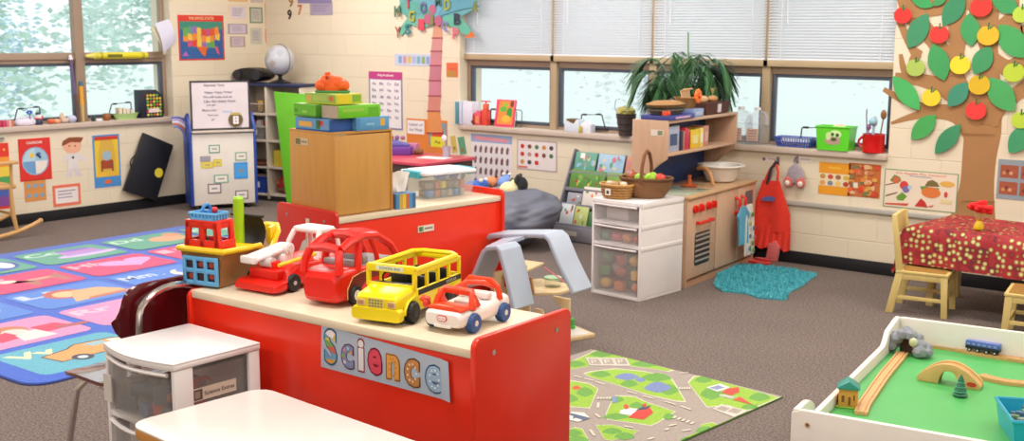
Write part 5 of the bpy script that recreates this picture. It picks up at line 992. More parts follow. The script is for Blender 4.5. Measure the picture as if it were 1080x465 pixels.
# baskets on that cart
z = hh+.003; t = E('fruit_basket', 'round wicker basket of play fruit with tall handle on the drawer cart', 'basket', cp(.03, .04, z), .3); WK = M('#a8764a', .7, 'wicker', s=1.6)
b = MB(); b.lathe([(.11, 0), (.155, .05), (.17, .12), (.178, .125), (.165, .125), (.15, .05), (.1, .008), (0, .008)], WK, n=32, sx=1.0, sy=.78); b.build('basket_body', t); b = MB(); b.torus((0, 0, .122), .168, .010, M('#8d5f3a', .7, 'wicker', s=3), sy=.78, n=36); b.build('rim', t)
b = MB(); b.tube([(0, -.13, .1), (0, -.12, .2), (0, -.07, .27), (0, 0, .295), (0, .07, .27), (0, .12, .2), (0, .13, .1)], .012, M('#a86a44', .6, 'wicker', s=3), 8); b.build('handle', t)
for k, (x, y, r_, hx, lb) in enumerate(((-.09, -.03, .04, '#a4522c', 'brown onion at the left of the fruit basket'), (-.05, .03, .034, '#7a4a34', 'dark nut in the fruit basket behind the onion'), (-.02, -.06, .036, '#8fc22c', 'lime green apple at the front of the fruit basket'), (.05, -.04, .04, '#9acb2e', 'green apple right of the lime one in the fruit basket'), (.02, .05, .038, '#a8d04a', 'green pear at the back of the fruit basket'), (.1, .0, .038, '#d63a2c', 'red pepper at the right of the fruit basket'), (.07, .06, .034, '#c8342c', 'red apple at the back right of the fruit basket'))):
    b = MB(); b.ell((0, 0, r_*.9), (r_, r_, r_*.9), M(hx, .3), 16); b.cyl((0, 0, r_*1.7), (.004, 0, r_*2), .003, M('#5a4a2a'), n=6); tag(b.build('play_fruit', None, t.location+Vector((x, y*.8, .09)), 0), lb, 'fruit', 'play fruit in the wicker basket')
t = E('chip_basket', 'round chipwood basket with white label in front of the fruit basket', 'basket', cp(-.08, -.12, z), ca); b = MB(); b.lathe([(.088, 0), (.1, .01), (.118, .085), (.122, .09), (.112, .09), (.092, .012), (0, .01)], M('#bd8a44', .6, 'wicker', s=.8), n=30, sx=1, sy=.8); b.build('basket_body', t); b = MB(); b.torus((0, 0, .088), .117, .006, M('#c99850', .6), sy=.8, n=32); b.build('rim', t)
b = MB(); b.box(-.02, .02, -.095, -.089, .025, .065, M('#ece4dc')); b.box(-.009, .009, -.0965, -.095, .034, .054, M('#3a3436')); b.build('label', t)
for k, (x, y) in enumerate(((-.05, -.01), (.0, -.03), (.05, 0), (.01, .04))): b = MB(); b.ell((0, 0, .02), (.028, .025, .02), M(['#c8b49a', '#a8845a', '#d8c8b4', '#b08a5a'][k]), 8, .1, k); tag(b.build('play_nut', None, t.location+Vector((x, y, .066))), ['beige', 'brown', 'cream', 'tan'][k]+' play potato in the chipwood basket', 'potato', 'play potatoes in the chipwood basket')
# ================================================================ magazine rack
RX = Vector((-5.37, 7.35, 0)); ra = radians(-2); t = E('book_display', 'grey angled book display rack of picture books under the window', 'book rack', RX, ra); GY = M('#7d7d88', .5); w_ = .78
tiers = [(.0, .03, .10), (.10, .12, .28), (.17, .30, .46), (.23, .48, .68)]
for x in (0, w_-.015): b = MB(); b.prism([(0, 0), (.32, 0), (.32, .70), (.27, .72), (.0, .12)], x, x+.015, GY, 'yz', .003); b.build('side_panel', t)
b = MB(); b.box(.015, w_-.015, .30, .315, .02, .69, GY); b.build('back_panel', t)
b = MB(); b.box(.015, w_-.015, 0, .012, .02, .12, M('#8c8a92', .4), .003); b.box(.015, w_-.015, 0, .3, .01, .02, GY); b.build('lower_panel', t)
b = MB(); b.box(.12, .24, -.003, 0, .05, .085, M('#c9c3b4')); b.build('label', t); b = MB(); b.box(.45, .55, -.003, 0, .06, .075, M('#5a5450')); b.build('slot', t)
def slope(z): return (z-.12)*.45
bks = [[(.03, .17, '#cfd6da', .17), (.17, .31, '#b9c77a', .16), (.31, .43, '#4a7a4e', .13), (.45, .6, '#d3cfe0', .15), (.62, .76, '#c88a5a', .15)], [(.05, .2, '#9a9aa6', .1), (.2, .42, '#e3dad2', .16), (.44, .6, '#c9b0b8', .13), (.62, .76, '#8ab0c4', .14)], [(.03, .38, '#5a8a3a', .165), (.39, .76, '#7a9a46', .165)], [(.03, .25, '#5fa08e', .17), (.26, .52, '#9fc0d8', .17), (.53, .76, '#c48a6a', .17)]]
nm = [['white picture book with an orange spot, lowest tier of the grey rack', 'pale green picture book, lowest tier of the rack', 'dark green book with faces, lowest tier of the rack', 'lilac picture book at the lowest tier near the cart', 'orange-brown book hidden beside the cart, lowest tier'], ['grey picture book on the second tier of the rack', 'white book with pink title on the second tier', 'dusty pink picture book on the second tier', 'blue-grey picture book at the right of the second tier'], ['big green jungle picture book on the left of the third tier', 'olive forest picture book on the third tier'], ['teal book with a white sticker on the top tier of the rack', 'sky blue landscape book on the top tier', 'salmon picture book at the right of the top tier']]
for k, (z0) in enumerate((.125, .28, .40, .53)):
    y0 = .03+slope(z0); b = MB(); b.box(.015, w_-.015, y0-.012, .3, z0-.012, z0, GY); b.box(.015, w_-.015, y0-.02, y0-.012, z0-.012, z0+.016, M('#8c8a96', .3), .002); b.build('display_tier', t)
    for j, (x0, x1, hx, h_) in enumerate(bks[k]):
        R = Matrix.Rotation(radians(-16), 4, 'X'); b = MB(); wv = (x1-x0)/2; b.box(-wv+.004, wv-.004, -.004, .004, 0, h_, M(hx, .4), .0015, R=R)
        n0 = len(b.v); r_ = random.Random(k*10+j); tone = {2: ['#3f7a34', '#7fb04a', '#c8b24a', '#a9402c', '#8cc05a', '#5f7a3a'], 3: ['#c87a8a', '#8fb8d8', '#d8c8a0', '#5f9a7a']}.get(k, ['#d8742c', '#e6e0d4', '#c8405a', '#6f8a4a', '#9a5f3c'])
        for q_ in range(14 if k >= 2 else 5): cx, cz = r_.uniform(-wv*.75, wv*.75), r_.uniform(.2*h_, .85*h_); b.fl(circ(cx, cz, r_.uniform(.12, .3)*wv*(.5 if k == 2 else 1)*.6, 9, h_*r_.uniform(.06, .14)), -.0045-.0002*q_, M(tone[q_ % len(tone)]))
        if k == 3 and j == 0: b.fl([(-wv*.5, h_*.7), (-wv*.1, h_*.7), (-wv*.1, h_*.95), (-wv*.5, h_*.95)], -.0085, WHT)
        for i in range(n0, len(b.v)): b.v[i] = R @ b.v[i]
        l_ = Vector(((x0+x1)/2, y0+.004, z0+.001)); loc = RX+Vector((cos(ra)*l_.x-sin(ra)*l_.y, sin(ra)*l_.x+cos(ra)*l_.y, l_.z)); tag(b.build('picture_book', None, loc, ra), nm[k][j], 'book', 'picture books on the grey rack')
# ================================================================ bean bag and plush
bb = Vector((-5.50, 6.92, 0)); b = MB(); bm = bmesh.new(); bmesh.ops.create_icosphere(bm, subdivisions=5, radius=1); from mathutils import noise as mnoise
for v in bm.verts:
    p = v.co.copy(); n_ = mnoise.noise(p*2.2)*.12+mnoise.noise(Vector((p.x*7, p.y*2, p.z*9)))*.035
    r_ = 1+n_; x, y, z = p.x*r_*.43, p.y*r_*.37, p.z*r_
    z = .22+z*(.22 if z > 0 else .22); z += .07*max(0, p.x*.5+p.y*.7)
    v.co = Vector((x, y, max(.002, z)))
b.bmadd(bm, M('#6a6d7c', .5)); tag(b.build('bean_bag', None, bb, smooth=180), 'big dark grey slouching bean bag chair under the window', 'bean bag')
for k, (dx, dy, z, r3, hx, lb) in enumerate(((-.20, -.12, .36, (.09, .07, .05), '#2f62b8', 'bright blue stuffed toy lying on the bean bag'), (-.15, .02, .40, (.05, .05, .035), '#d8875a', 'small orange plush on the bean bag behind the blue one'), (.05, .0, .36, (.07, .06, .05), '#e0d6a8', 'cream plush dog on the bean bag'), (-.06, .10, .40, (.09, .05, .04), '#6f8fcf', 'light blue plush at the back of the bean bag'), (-.10, -.14, .32, (.08, .08, .04), '#b7c77a', 'lime green patterned plush on the bean bag'), (.14, .06, .40, (.035, .035, .05), '#1f2226', 'black plush ear toy on the right of the bean bag'), (-.18, -.28, .26, (.11, .09, .06), '#c05a78', 'pink and red plush doll at the left front of the bean bag'), (-.02, -.26, .27, (.07, .06, .035), '#93a86a', 'mossy green plush at the front of the bean bag'))):
    t = E('plush_toy', lb, 'plush toy', bb+Vector((dx-.03, dy*.85, z+.05)), k*.7, 'plush toys on the bean bag'); b = MB(); b.ell((0, 0, .03), tuple(1.25*q for q in r3), M(hx, .9, 'fabric'), 16, .03, k); b.build('body', t); b = MB(); b.ell((r3[0]*.8, 0, .03+r3[2]*.7), r3[2]*.8, M(hx, .9, 'fabric'), 16, .03, k)
    for s_ in (-1, 1): b.ell((r3[0]*.8, s_*r3[2]*.6, .03+r3[2]*1.4), r3[2]*.35, M(['#e6e0d6', '#4a3a34', '#5f6a3a', '#e9e2c8'][k % 4], .9, 'fabric'), 8)
    b.build('head', t)
    for s_ in (-1, 1): b = MB(); b.ell((r3[0]*.2, s_*r3[1]*.9, .02), (r3[0]*.3, r3[1]*.35, r3[2]*.5), M(hx, .9, 'fabric'), 8); b.build('paw', t)
# ================================================================ low red shelf with the toys
RS = M('#e52f18', .28); CRM = M('#e2d2b8', .35); SCW = M('#b9aeb0', .3, metal=.8)
s1a = radians(1.6); S1 = Vector((-2.655, 2.605, 0)); t = E('red_shelf_unit', 'red and cream low toy shelf with the Science sign, nearest the camera', 'shelf', S1, s1a); sl, sd, sh1 = 1.25, .47, .762
b = MB(); b.box(-sl/2, sl/2, -sd/2, sd/2, sh1-.028, sh1, CRM, .004); b.build('shelf_top', t)
b = MB(); b.box(-sl/2, sl/2, -sd/2+.008, -sd/2+.022, .03, sh1-.03, RS, .001); b.build('back_board', t)
for x, hz in ((-sl/2-.02, sh1-.002), (sl/2, sh1+.035)):
    b = MB(); pts = [(-sd/2-.008, 0)]+[(sd/2+.008, 0)]+([(sd/2+.008-.03+.03*cos(a), hz-.03+.03*sin(a)) for a in [pi/2*i/5 for i in range(6)]])+([(-sd/2-.008+.03-.03*sin(a), hz-.03+.03*cos(a)) for a in [pi/2*i/5 for i in range(6)]])
    b.prism(pts, x, x+.02, RS, 'yz', .004); pnl = b.build('end_panel', t)
    if x > 0:
        for y in (-.16, .16):
            for z in (sh1-.02, .09): b = MB(); b.cyl((x+.019, y, z), (x+.0225, y, z), .008, SCW, n=12); b.build('screw', pnl)
for z in (.05, .40): b = MB(); b.box(-sl/2, sl/2, -sd/2+.022, sd/2-.01, z, z+.02, CRM, .003); b.build('shelf_board', t)
b = MB(); b.box(-.01, .01, -sd/2+.022, sd/2-.01, .07, sh1-.03, CRM, .002); b.build('divider', t)
def s1(x, y, z): return S1+Vector((cos(s1a)*x-sin(s1a)*y, sin(s1a)*x+cos(s1a)*y, z))
def s1px(x, y):      # where a line of sight meets the shelf's red face, in shelf coordinates
    n_ = Vector((sin(s1a), -cos(s1a), 0)); o0 = s1(0, -sd/2+.006, 0); d = ray(x, y); p = CAMP+d*((o0-CAMP).dot(n_)/d.dot(n_)); q = p-S1; return (cos(s1a)*q.x+sin(s1a)*q.y, q.z)
A_, B_, C_, D_ = s1px(339.5, 342), s1px(475.5, 381), s1px(477.5, 423.5), s1px(339, 386.5)
t2 = E('science_sign', 'pale blue paper sign reading Science taped to the front of the red shelf', 'sign', s1((A_[0]+B_[0])/2, -sd/2+.006, (A_[1]+C_[1])/2), s1a); cx, cz = (A_[0]+B_[0])/2, (A_[1]+C_[1])/2
b = MB(); PBL = M('#b3c0d4', .7); n = 14; top = [(A_[0]+(B_[0]-A_[0])*i/n, A_[1]+(B_[1]-A_[1])*i/n) for i in range(n+1)]; bot = [(D_[0]+(C_[0]-D_[0])*i/n, D_[1]+(C_[1]-D_[1])*i/n) for i in range(n+1)]
vs = []; 
for i in range(n+1):
    cu = -.002-.03*max(0, (i/n-.9)*10)**2*.35
    for (x, z) in (top[i], bot[i]): vs.append((x-cx, cu, z-cz))
b.raw(vs, [(2*i, 2*i+1, 2*i+3, 2*i+2) for i in range(n)], PBL); vs2 = [(x, y+.0012, z) for x, y, z in vs]; b.raw(vs2, [(2*i, 2*i+1, 2*i+3, 2*i+2) for i in range(n)], PBL); b.build('paper', t2)
W2, H2 = B_[0]-A_[0], A_[1]-D_[1]
lets = [('S', .075, .55, .84, .105, '#6fa3c8', '#4a7fae'), ('c', .215, .42, .56, .10, '#8a8fb4', '#7a5a8a'), ('i', .325, .52, .74, .05, '#e9e3e6', '#c8404c'), ('e', .435, .45, .60, .11, '#e0455e', '#9a2438'), ('n', .575, .42, .56, .10, '#e8a64a', '#c77f2c'), ('c', .72, .40, .62, .115, '#c98a4a', '#8a6a54'), ('e', .885, .38, .60, .13, '#9fbedd', '#5a86b4')]
for k, (c, u, v, h_, w_, f_, o_) in enumerate(lets):
    b = MB(); x0 = -W2/2+u*W2; z0 = -H2/2+v*H2
    for dx, dz in ((-.003, 0), (.003, 0), (0, .003), (0, -.003), (.002, .002), (-.002, -.002), (.002, -.002), (-.002, .002)): b.text(c, x0+dx, z0+dz, h_*H2, -.0028, M(o_), w_*W2)
    b.text(c, x0, z0, h_*H2*.95, -.0033, M(f_), w_*W2*.93)
    if c == 'S':
        v_, f2, tw, th = text_geo('S')
        for zz0, zz1, hx in ((.3, .5, '#f0e7ea'), (.16, .28, '#e3c84a'), (.02, .14, '#7fb05a'), (-.12, 0, '#d8604c'), (-.5, -.36, '#e8a03c')): 
            P = [p for p in v_]
            for fc in f2:
                zc = sum(P[i].y for i in fc)/len(fc)/th
                if zz0 <= zc <= zz1: b.raw([(P[i].x*w_*W2*.9/tw+x0, -.0036, P[i].y*h_*H2*.93/th+z0) for i in fc], [tuple(range(len(fc)))], M(hx))
    if k == 1:
        for a in range(6): an = .6+a*.85; b.fl(circ(x0+cos(an)*.019, z0+sin(an)*.026, .006, 10), -.0037, M(['#e8a03c', '#9fc6dd', '#c98ab0', '#8fb85a', '#d8d0e6', '#6f8fd0'][a]))
    if k in (4, 5, 6):
        for a in range(9): an = a*.7; b.fl(circ(x0+cos(an)*.018*(1 if k > 4 else .8), z0+sin(an)*.027, .0035, 8), -.0037, M(['#d98a2c', '#f0e6da', '#e9eef6'][k-4]))
    b.build('letter', t2)
# ================================================================ second red shelf
s2a = radians(84.3); S2 = Vector((-4.01, 3.735, 0)); t = E('red_shelf_unit', 'second red shelf unit carrying the tall tan cabinet, behind the toys', 'shelf', S2, s2a); l2, d2 = 1.12, .47
# local x runs along the face, local y goes into the unit
b = MB(); b.box(0, l2, 0, d2, sh1-.028, sh1, CRM, .004); b.build('shelf_top', t)
b = MB(); b.box(0, l2, .008, .022, .03, sh1-.03, RS, .001); b.build('back_board', t)
for x in (-.02, l2):
    hz = sh1+.035; b = MB(); pts = [(-.012, 0), (d2+.01, 0)]+[(d2+.01-.03+.03*cos(a), hz-.03+.03*sin(a)) for a in [pi/2*i/5 for i in range(6)]]+[(-.012+.03-.03*sin(a), hz-.03+.03*cos(a)) for a in [pi/2*i/5 for i in range(6)]]
    b.prism(pts, x, x+.02, M('#c6221b', .3) if x < 0 else RS, 'yz', .004); pn = b.build('end_panel', t)
    if x < 0:
        for y in (.08, .39): b = MB(); b.cyl((x+.001, y, sh1-.02), (x-.003, y, sh1-.02), .008, SCW, n=12); b.build('screw', pn)
b = MB(); b.box(-.024, -.020, .2, .23, .63, .74, M('#cdb6a2', .5), .001); b.prism([(.05, .5), (.3, .55), (.26, .62), (.19, .66), (.05, .6)], -.024, -.021, M('#bdb3a6', .6), 'yz'); b.build('paper_tag', t)
for z in (.05, .40): b = MB(); b.box(0, l2, .022, d2-.01, z, z+.02, CRM, .003); b.build('shelf_board', t)
def s2(x, y, z): return S2+Vector((cos(s2a)*x-sin(s2a)*y, sin(s2a)*x+cos(s2a)*y, z))
b = MB(); b.box(-.055, .055, -.003, 0, -.016, .018, M('#e6dccb')); b.box(-.05, -.018, -.0035, -.003, -.012, .014, M('#7f9a6a')); b.box(-.045, -.03, -.004, -.0035, -.008, .01, M('#4a6a4a')); b.box(-.01, .045, -.0035, -.003, -.004, .006, M('#8a8076')); tag(b.build('picture_label', None, s2(.57, .006, .645), s2a), 'small white picture label stuck on the second red shelf', 'label')
# tall tan cabinet on the second shelf
TN = M('#c08a44', .35, 'wood'); TN2 = M('#c7934c', .35, 'wood'); CO = s2(.012, .0, sh1); t = E('tan_cabinet', 'tall tan wooden cabinet with its back turned, standing on the second red shelf', 'cabinet', s2(.003, .025, sh1+.0005), s2a); cw, cd, ch = .365, .36, .400
b = MB(); b.box(.0, .012, 0, cd, 0, ch, TN, .003); b.build('side_panel', t); b = MB(); b.box(cw-.012, cw, 0, cd, 0, ch, TN, .003); b.build('side_panel', t)
b = MB(); b.box(.012, cw-.012, .006, .016, .008, ch-.006, TN2, .001); b.build('back_board', t); b = MB(); b.box(.0, cw, 0, cd, ch-.001, ch+.011, TN, .002); b.build('cabinet_top', t); b = MB(); b.box(.012, cw-.012, .016, cd, 0, .012, TN); b.box(.012, cw-.012, .016, cd, .2, .21, TN); b.build('shelf_board', t)
b = MB(); b.box(-.003, 0, cd-.16, cd-.05, ch-.065, ch-.03, M('#c9b28a')); b.box(-.0035, -.003, cd-.095, cd-.055, ch-.062, ch-.033, M('#6f6a44')); b.box(-.0035, -.003, cd-.15, cd-.1, ch-.052, ch-.043, M('#8a7a5a')); b.build('label', t)
def tc_(x, y, z): return s2(x, y+.03, sh1+ch+.0115+z)
def gbox(name, lb, x0, x1, y0, y1, z, h_, side_hx, front_hx, top_hx, deco=None, rz=0):
    t = E(name, lb, 'box', tc_((x0+x1)/2, (y0+y1)/2, z), s2a+rz, 'toy boxes stacked on the tan cabinet'); w2, d_ = (x1-x0)/2, (y1-y0)/2; b = MB(); b.box(-w2+.002, w2-.002, -d_+.002, d_-.002, 0, h_*.6, M(front_hx, .35), .001); b.build('box_bottom', t)
    b = MB(); b.box(-w2, w2, -d_, d_, h_*.12, h_, M(front_hx, .3), .002); b.fl([(-w2+.003, -d_+.003), (w2-.003, -d_+.003), (w2-.003, d_-.003), (-w2+.003, d_-.003)], h_+.0004, M(top_hx, .3), 'xy'); 
    b.raw([(-w2-.0006, -d_+.002, h_*.14), (-w2-.0006, d_-.002, h_*.14), (-w2-.0006, d_-.002, h_*.98), (-w2-.0006, -d_+.002, h_*.98)], [(0, 1, 2, 3)], M(side_hx, .3))
    for q in deco or []:
        sd_, u0, v0, u1, v1, hx = q
        if sd_ == 's': y0_, y1_ = d_-2*d_*u0, d_-2*d_*u1; b.raw([(-w2-.0012, y0_, h_*v0), (-w2-.0012, y1_, h_*v0), (-w2-.0012, y1_, h_*v1), (-w2-.0012, y0_, h_*v1)], [(0, 1, 2, 3)], M(hx, .35))
        else: xa, xb = -w2+2*w2*u0, -w2+2*w2*u1; b.raw([(xa, -d_-.0006, h_*v0), (xb, -d_-.0006, h_*v0), (xb, -d_-.0006, h_*v1), (xa, -d_-.0006, h_*v1)], [(0, 1, 2, 3)], M(hx, .35))
    b.build('lid', t); return t
H1, H2_, H3 = .062, .062, .05
gbox('puzzle_box', 'blue toy box with orange stripe at the bottom left of the cabinet pile', .0, .135, .02, .30, .0, H1, '#5a93c0', '#2f5f9e', '#5a93c0', [('s', .12, .3, .5, .7, '#d8a24a'), ('s', .62, .2, .74, .9, '#2f6a3a'), ('s', .7, .45, .82, .85, '#c8342c'), ('s', .86, .2, .95, .6, '#7a8fb8'), ('f', .05, .1, .95, .9, '#27519a')])
gbox('puzzle_box', 'blue toy box with starfish picture at the bottom right of the pile', .138, .345, -.01, .26, .0, H1+.003, '#5f9fd0', '#5a9ac8', '#6aa8d4', [('f', .0, .12, .12, .95, '#4d87b8'), ('f', .72, .3, .86, .85, '#d9a24a'), ('f', .3, .4, .55, .55, '#86b8d8')])
gbox('puzzle_box', 'lime green toy box on the left of the second layer of the pile', .0, .29, .125, .31, H1+.0035, H2_, '#5fae2c', '#4f9a26', '#8ccc4a', [('s', .05, .3, .2, .6, '#4a8a2c'), ('s', .4, .3, .6, .5, '#8fc85a')])
gbox('puzzle_box', 'lime green toy box with a greyish pink end on the right of the second layer', .03, .29, -.01, .12, H1+.0035, H2_-.002, '#b9a48a', '#6fc42c', '#9ad45a', [('s', .0, .0, 1, 1, '#b3a08c'), ('f', .1, .5, .6, .75, '#93c24a'), ('f', .7, .2, .95, .8, '#5fae2c')])
gbox('puzzle_box', 'green and yellow toy box on top of the pile on the tan cabinet', .04, .20, .02, .27, H1+H2_+.006, H3, '#8fb85a', '#cfc83a', '#b9cf5a', [('s', .08, .2, .22, .8, '#d8a04a'), ('s', .3, .3, .7, .8, '#a9b85a'), ('s', .78, .3, .92, .8, '#c86a3a'), ('f', .1, .1, .5, .9, '#e0c62c'), ('f', .62, .2, .95, .9, '#7fae3a')])
z3 = H1+H2_+H3+.0065; t = E('play_dough_figure', 'orange moulded caterpillar toy on a green base on top of the box pile', 'toy', tc_(.12, .15, z3), radians(38)); b = MB(); b.prism(rrect(-.085, .085, -.04, .04, .03), 0, .012, M('#3f8a4a', .4), 'xy', .003); b.build('base', t)
b = MB(); OR_ = M('#f0601c', .5)
for x, r_, z in ((-.05, .036, .034), (-.018, .045, .05), (.02, .042, .046), (.05, .034, .036), (.0, .06, .03)): b.ell((x, 0, z), (r_, .036, r_*.95), OR_, 16, .02, 1)
b.cyl((-.02, 0, .08), (-.022, 0, .1), .014, OR_, n=12); b.build('body', t)
b = MB(); b.cyl((-.02, -.03, .075), (-.02, -.04, .075), .008, M('#a83a18'), n=10); b.build('hole', t)
# storage box + tissues on second shelf
t = E('storage_bin', 'clear plastic storage bin with white lid and turquoise handles on the second red shelf', 'bin', s2(.885, .25, sh1+.001), s2a+radians(-6)); bw, bd, bh_ = .34, .23, .13
b = MB(); CL = M('#dfe6ea', .15, 'clear'); 
vs = [(-bw*.44, -bd*.42, 0), (bw*.44, -bd*.42, 0), (bw*.44, bd*.42, 0), (-bw*.44, bd*.42, 0), (-bw/2, -bd/2, bh_), (bw/2, -bd/2, bh_), (bw/2, bd/2, bh_), (-bw/2, bd/2, bh_)]; b.raw(vs, [(3, 2, 1, 0), (0, 1, 5, 4), (1, 2, 6, 5), (2, 3, 7, 6), (3, 0, 4, 7)], CL); b.build('tub', t)
b = MB(); b.prism(rrect(-bw/2-.008, bw/2+.008, -bd/2-.008, bd/2+.008, .02), bh_, bh_+.016, M('#e9e9f2', .3), 'xy', .004); b.prism(rrect(-bw/2+.02, bw/2-.02, -bd/2+.02, bd/2-.02, .02), bh_+.014, bh_+.022, M('#f2f2f8', .3), 'xy', .004); b.build('lid', t)
for s_ in (-1, 1): b = MB(); b.box(s_*(bw/2+.004)-.018, s_*(bw/2+.004)+.018, -bd*.32, bd*.32, bh_-.018, bh_+.02, M('#3fb3c8', .35), .006); b.build('handle', t)
rb = random.Random(12); CT = [('#8f857a', 'grey'), ('#d8c23a', 'yellow'), ('#5a7fb0', 'blue'), ('#b5745a', 'rust'), ('#c9bba6', 'beige'), ('#a59a8c', 'stone grey')]
for i in range(24):
    hx, cn = CT[rb.choice((0, 0, 0, 5, 4, 5, 1, 2, 3))]; x = -.105+.042*(i % 6); y = -.055+.055*((i//6) % 2); z = .003+.045*(i//12); b = MB(); b.box(-.018, .018, -.022, .022, 0, .04, M(hx), .008)
    tag(b.build('toy_piece', None, t.location+Matrix.Rotation(t.rotation_euler.z, 3, 'Z') @ Vector((x, y, z)), rb.random()*.3+s2a), 'small toy piece inside the clear bin with turquoise handles', 'toy', 'toy pieces in the clear bin')
t = E('tissue_box', 'striped tissue box with a white tissue popping out beside the tan cabinet', 'tissue box', s2(.45, .07, sh1+.001), s2a-.15); b = MB(); b.box(-.06, .06, -.06, .06, 0, .078, M('#4f86b8', .4), .002)
for i, hx in enumerate(('#4f86b8', '#c8a64a', '#e0c23c', '#c86a4a', '#5a8fc0', '#3f6fa0')): x = -.058+.0195*i; b.raw([(x, -.0606, .002), (x+.019, -.0606, .002), (x+.019, -.0606, .076), (x, -.0606, .076)], [(0, 1, 2, 3)], M(hx, .4))
for i, hx in enumerate(('#e0622c', '#d8442c', '#5a6fa0', '#e08a2c', '#d8542c', '#4a7fb0')): y = .058-.0195*i; b.raw([(-.0606, y, .002), (-.0606, y-.019, .002), (-.0606, y-.019, .076), (-.0606, y, .076)], [(0, 1, 2, 3)], M(hx, .4))
b.fl(circ(0, 0, .04, 18, .022), .0785, M('#2c3a5a'), 'xy'); b.build('carton', t); b = MB(); vs = []
for s_ in (0, 1):
    for j in range(6):
        for i in range(5): u, v = i/4-.5, j/5; vs.append((u*(.05+.11*v)-.01*v, .012*sin(u*9+v*4)*(.3+v)+.003*s_, .07+.12*v-.05*abs(u)*v+.02*u*v))
ix = lambda i, j, k: k*30+j*5+i
b.raw(vs, [f_ for j in range(5) for i in range(4) for f_ in ((ix(i, j, 0), ix(i+1, j, 0), ix(i+1, j+1, 0), ix(i, j+1, 0)), (ix(i, j, 1), ix(i, j+1, 1), ix(i+1, j+1, 1), ix(i+1, j, 1)))], M('#eee6e0', .8)); b.build('tissue', t)
# ================================================================ front drawer cart, white table, maroon chair
cc = Vector((-3.06, 2.155, 0)); ca = radians(-1); hh = .65; w_, d_ = .385, .33
t = drawer_cart('drawer_cart', 'white drawer cart with a science extras label, in front of the red shelf', cc, ca, w_, d_, hh, [(.03, .20), (.225, .405), (.43, .615)], 'open', .035, '#e6e0e0', 'white drawer carts')
drs = [drawer(t, w_, d_, z0, z1, .03, '#cfc8c6', None) for z0, z1 in ((.03, .20), (.225, .405), (.43, .615))]
b = MB(); b.box(w_/2-.03+.0, w_/2-.027, -.085, .085, .505, .545, M('#e9dfcd')); b.box(w_/2-.027, w_/2-.0264, -.08, -.045, .508, .542, M('#6a5f58')); b.box(w_/2-.0264, w_/2-.026, -.074, -.054, .514, .536, M('#a89a8a'))
v_ = text_geo('Science Extras'); k = .115/v_[2]; b.raw([(w_/2-.0262, -.038+(p.x+v_[2]/2)*k, .525+p.y*k*.9) for p in v_[0]], v_[1], M('#5a5048')); b.build('label', drs[2])
b = MB(); b.box(-.165, -.12, -d_/2-.022, -d_/2-.019, .47, .56, M('#ddd8d2')); b.build('white_label', drs[2])
def cq(x, y, z): return cc+Vector((cos(ca)*x-sin(ca)*y, sin(ca)*x+cos(ca)*y, z))
rb = random.Random(21)
for i in range(22):
    z = .436+.05*(i//11); x = -.105+.052*(i % 5)+rb.uniform(-.008, .008); y = -.11+.06*((i//5) % 3)+.01*(i % 2); hx = rb.choice(['#c8402c', '#8a7f74', '#5a6f94', '#6f6a60', '#a0522c', '#d0693c', '#4f5a6a', '#7a746a']); b = MB()
    (b.cyl((-.04, 0, .024), (.04, .01, .026), .023, M(hx), n=12) if i % 3 else b.box(-.035, .035, -.03, .03, 0, .05, M(hx), .008))
    tag(b.build('craft_supply', None, cq(x, y, z+.002), rb.random()*3), 'craft item inside the top drawer of the cart in front of the red shelf', 'craft supplies', 'craft supplies in the top drawer')
for i in range(5): b = MB(); b.box(-.035, .035, -.06, .06, 0, .03, M(['#3a3434', '#8a6f5a', '#555a66', '#7a5a4a', '#b0a090'][i]), .006); tag(b.build('craft_case', None, cq(-.12+.062*i, -.05, .232), .1*i), 'small case inside the middle drawer of the cart in front of the red shelf', 'box', 'cases in the middle drawer')
ta = radians(-4); t = E('white_table', 'small white topped table with wood-brown edge at the bottom of the picture', 'table', (-2.28, 1.905, 0), ta)
b = MB(); P = rrect(-.40, .42, -.225, .225, .06, 6); b.prism(P, .575, .582, M('#eee6e0', .2), 'xy', .002); b.build('laminate_top', t); b = MB(); b.prism(P, .548, .575, M('#c98a3a', .4, 'wood'), 'xy', .002); b.build('table_edge', t)
b = MB(); b.box(-.33, .35, -.17, .17, .49, .548, M('#5a5654', .4), .004); b.build('apron_frame', t)
for x in (-.32, .34):
    for y in (-.16, .16): b = MB(); b.cyl((x, y, .01), (x, y, .5), .014, M('#a0a0a6', .25, metal=.9), n=12); b.cyl((x, y, 0), (x, y, .02), .02, M('#3a3a3e'), n=12); b.build('leg', t)
school_chair('maroon_chair', 'maroon plastic school chair with chrome frame beside the white drawer cart', (-3.60, 2.305, 0), -pi/2+radians(2), '#5c0f16', .42, .37, .80, '#d9d4d4', 1.0, .36)
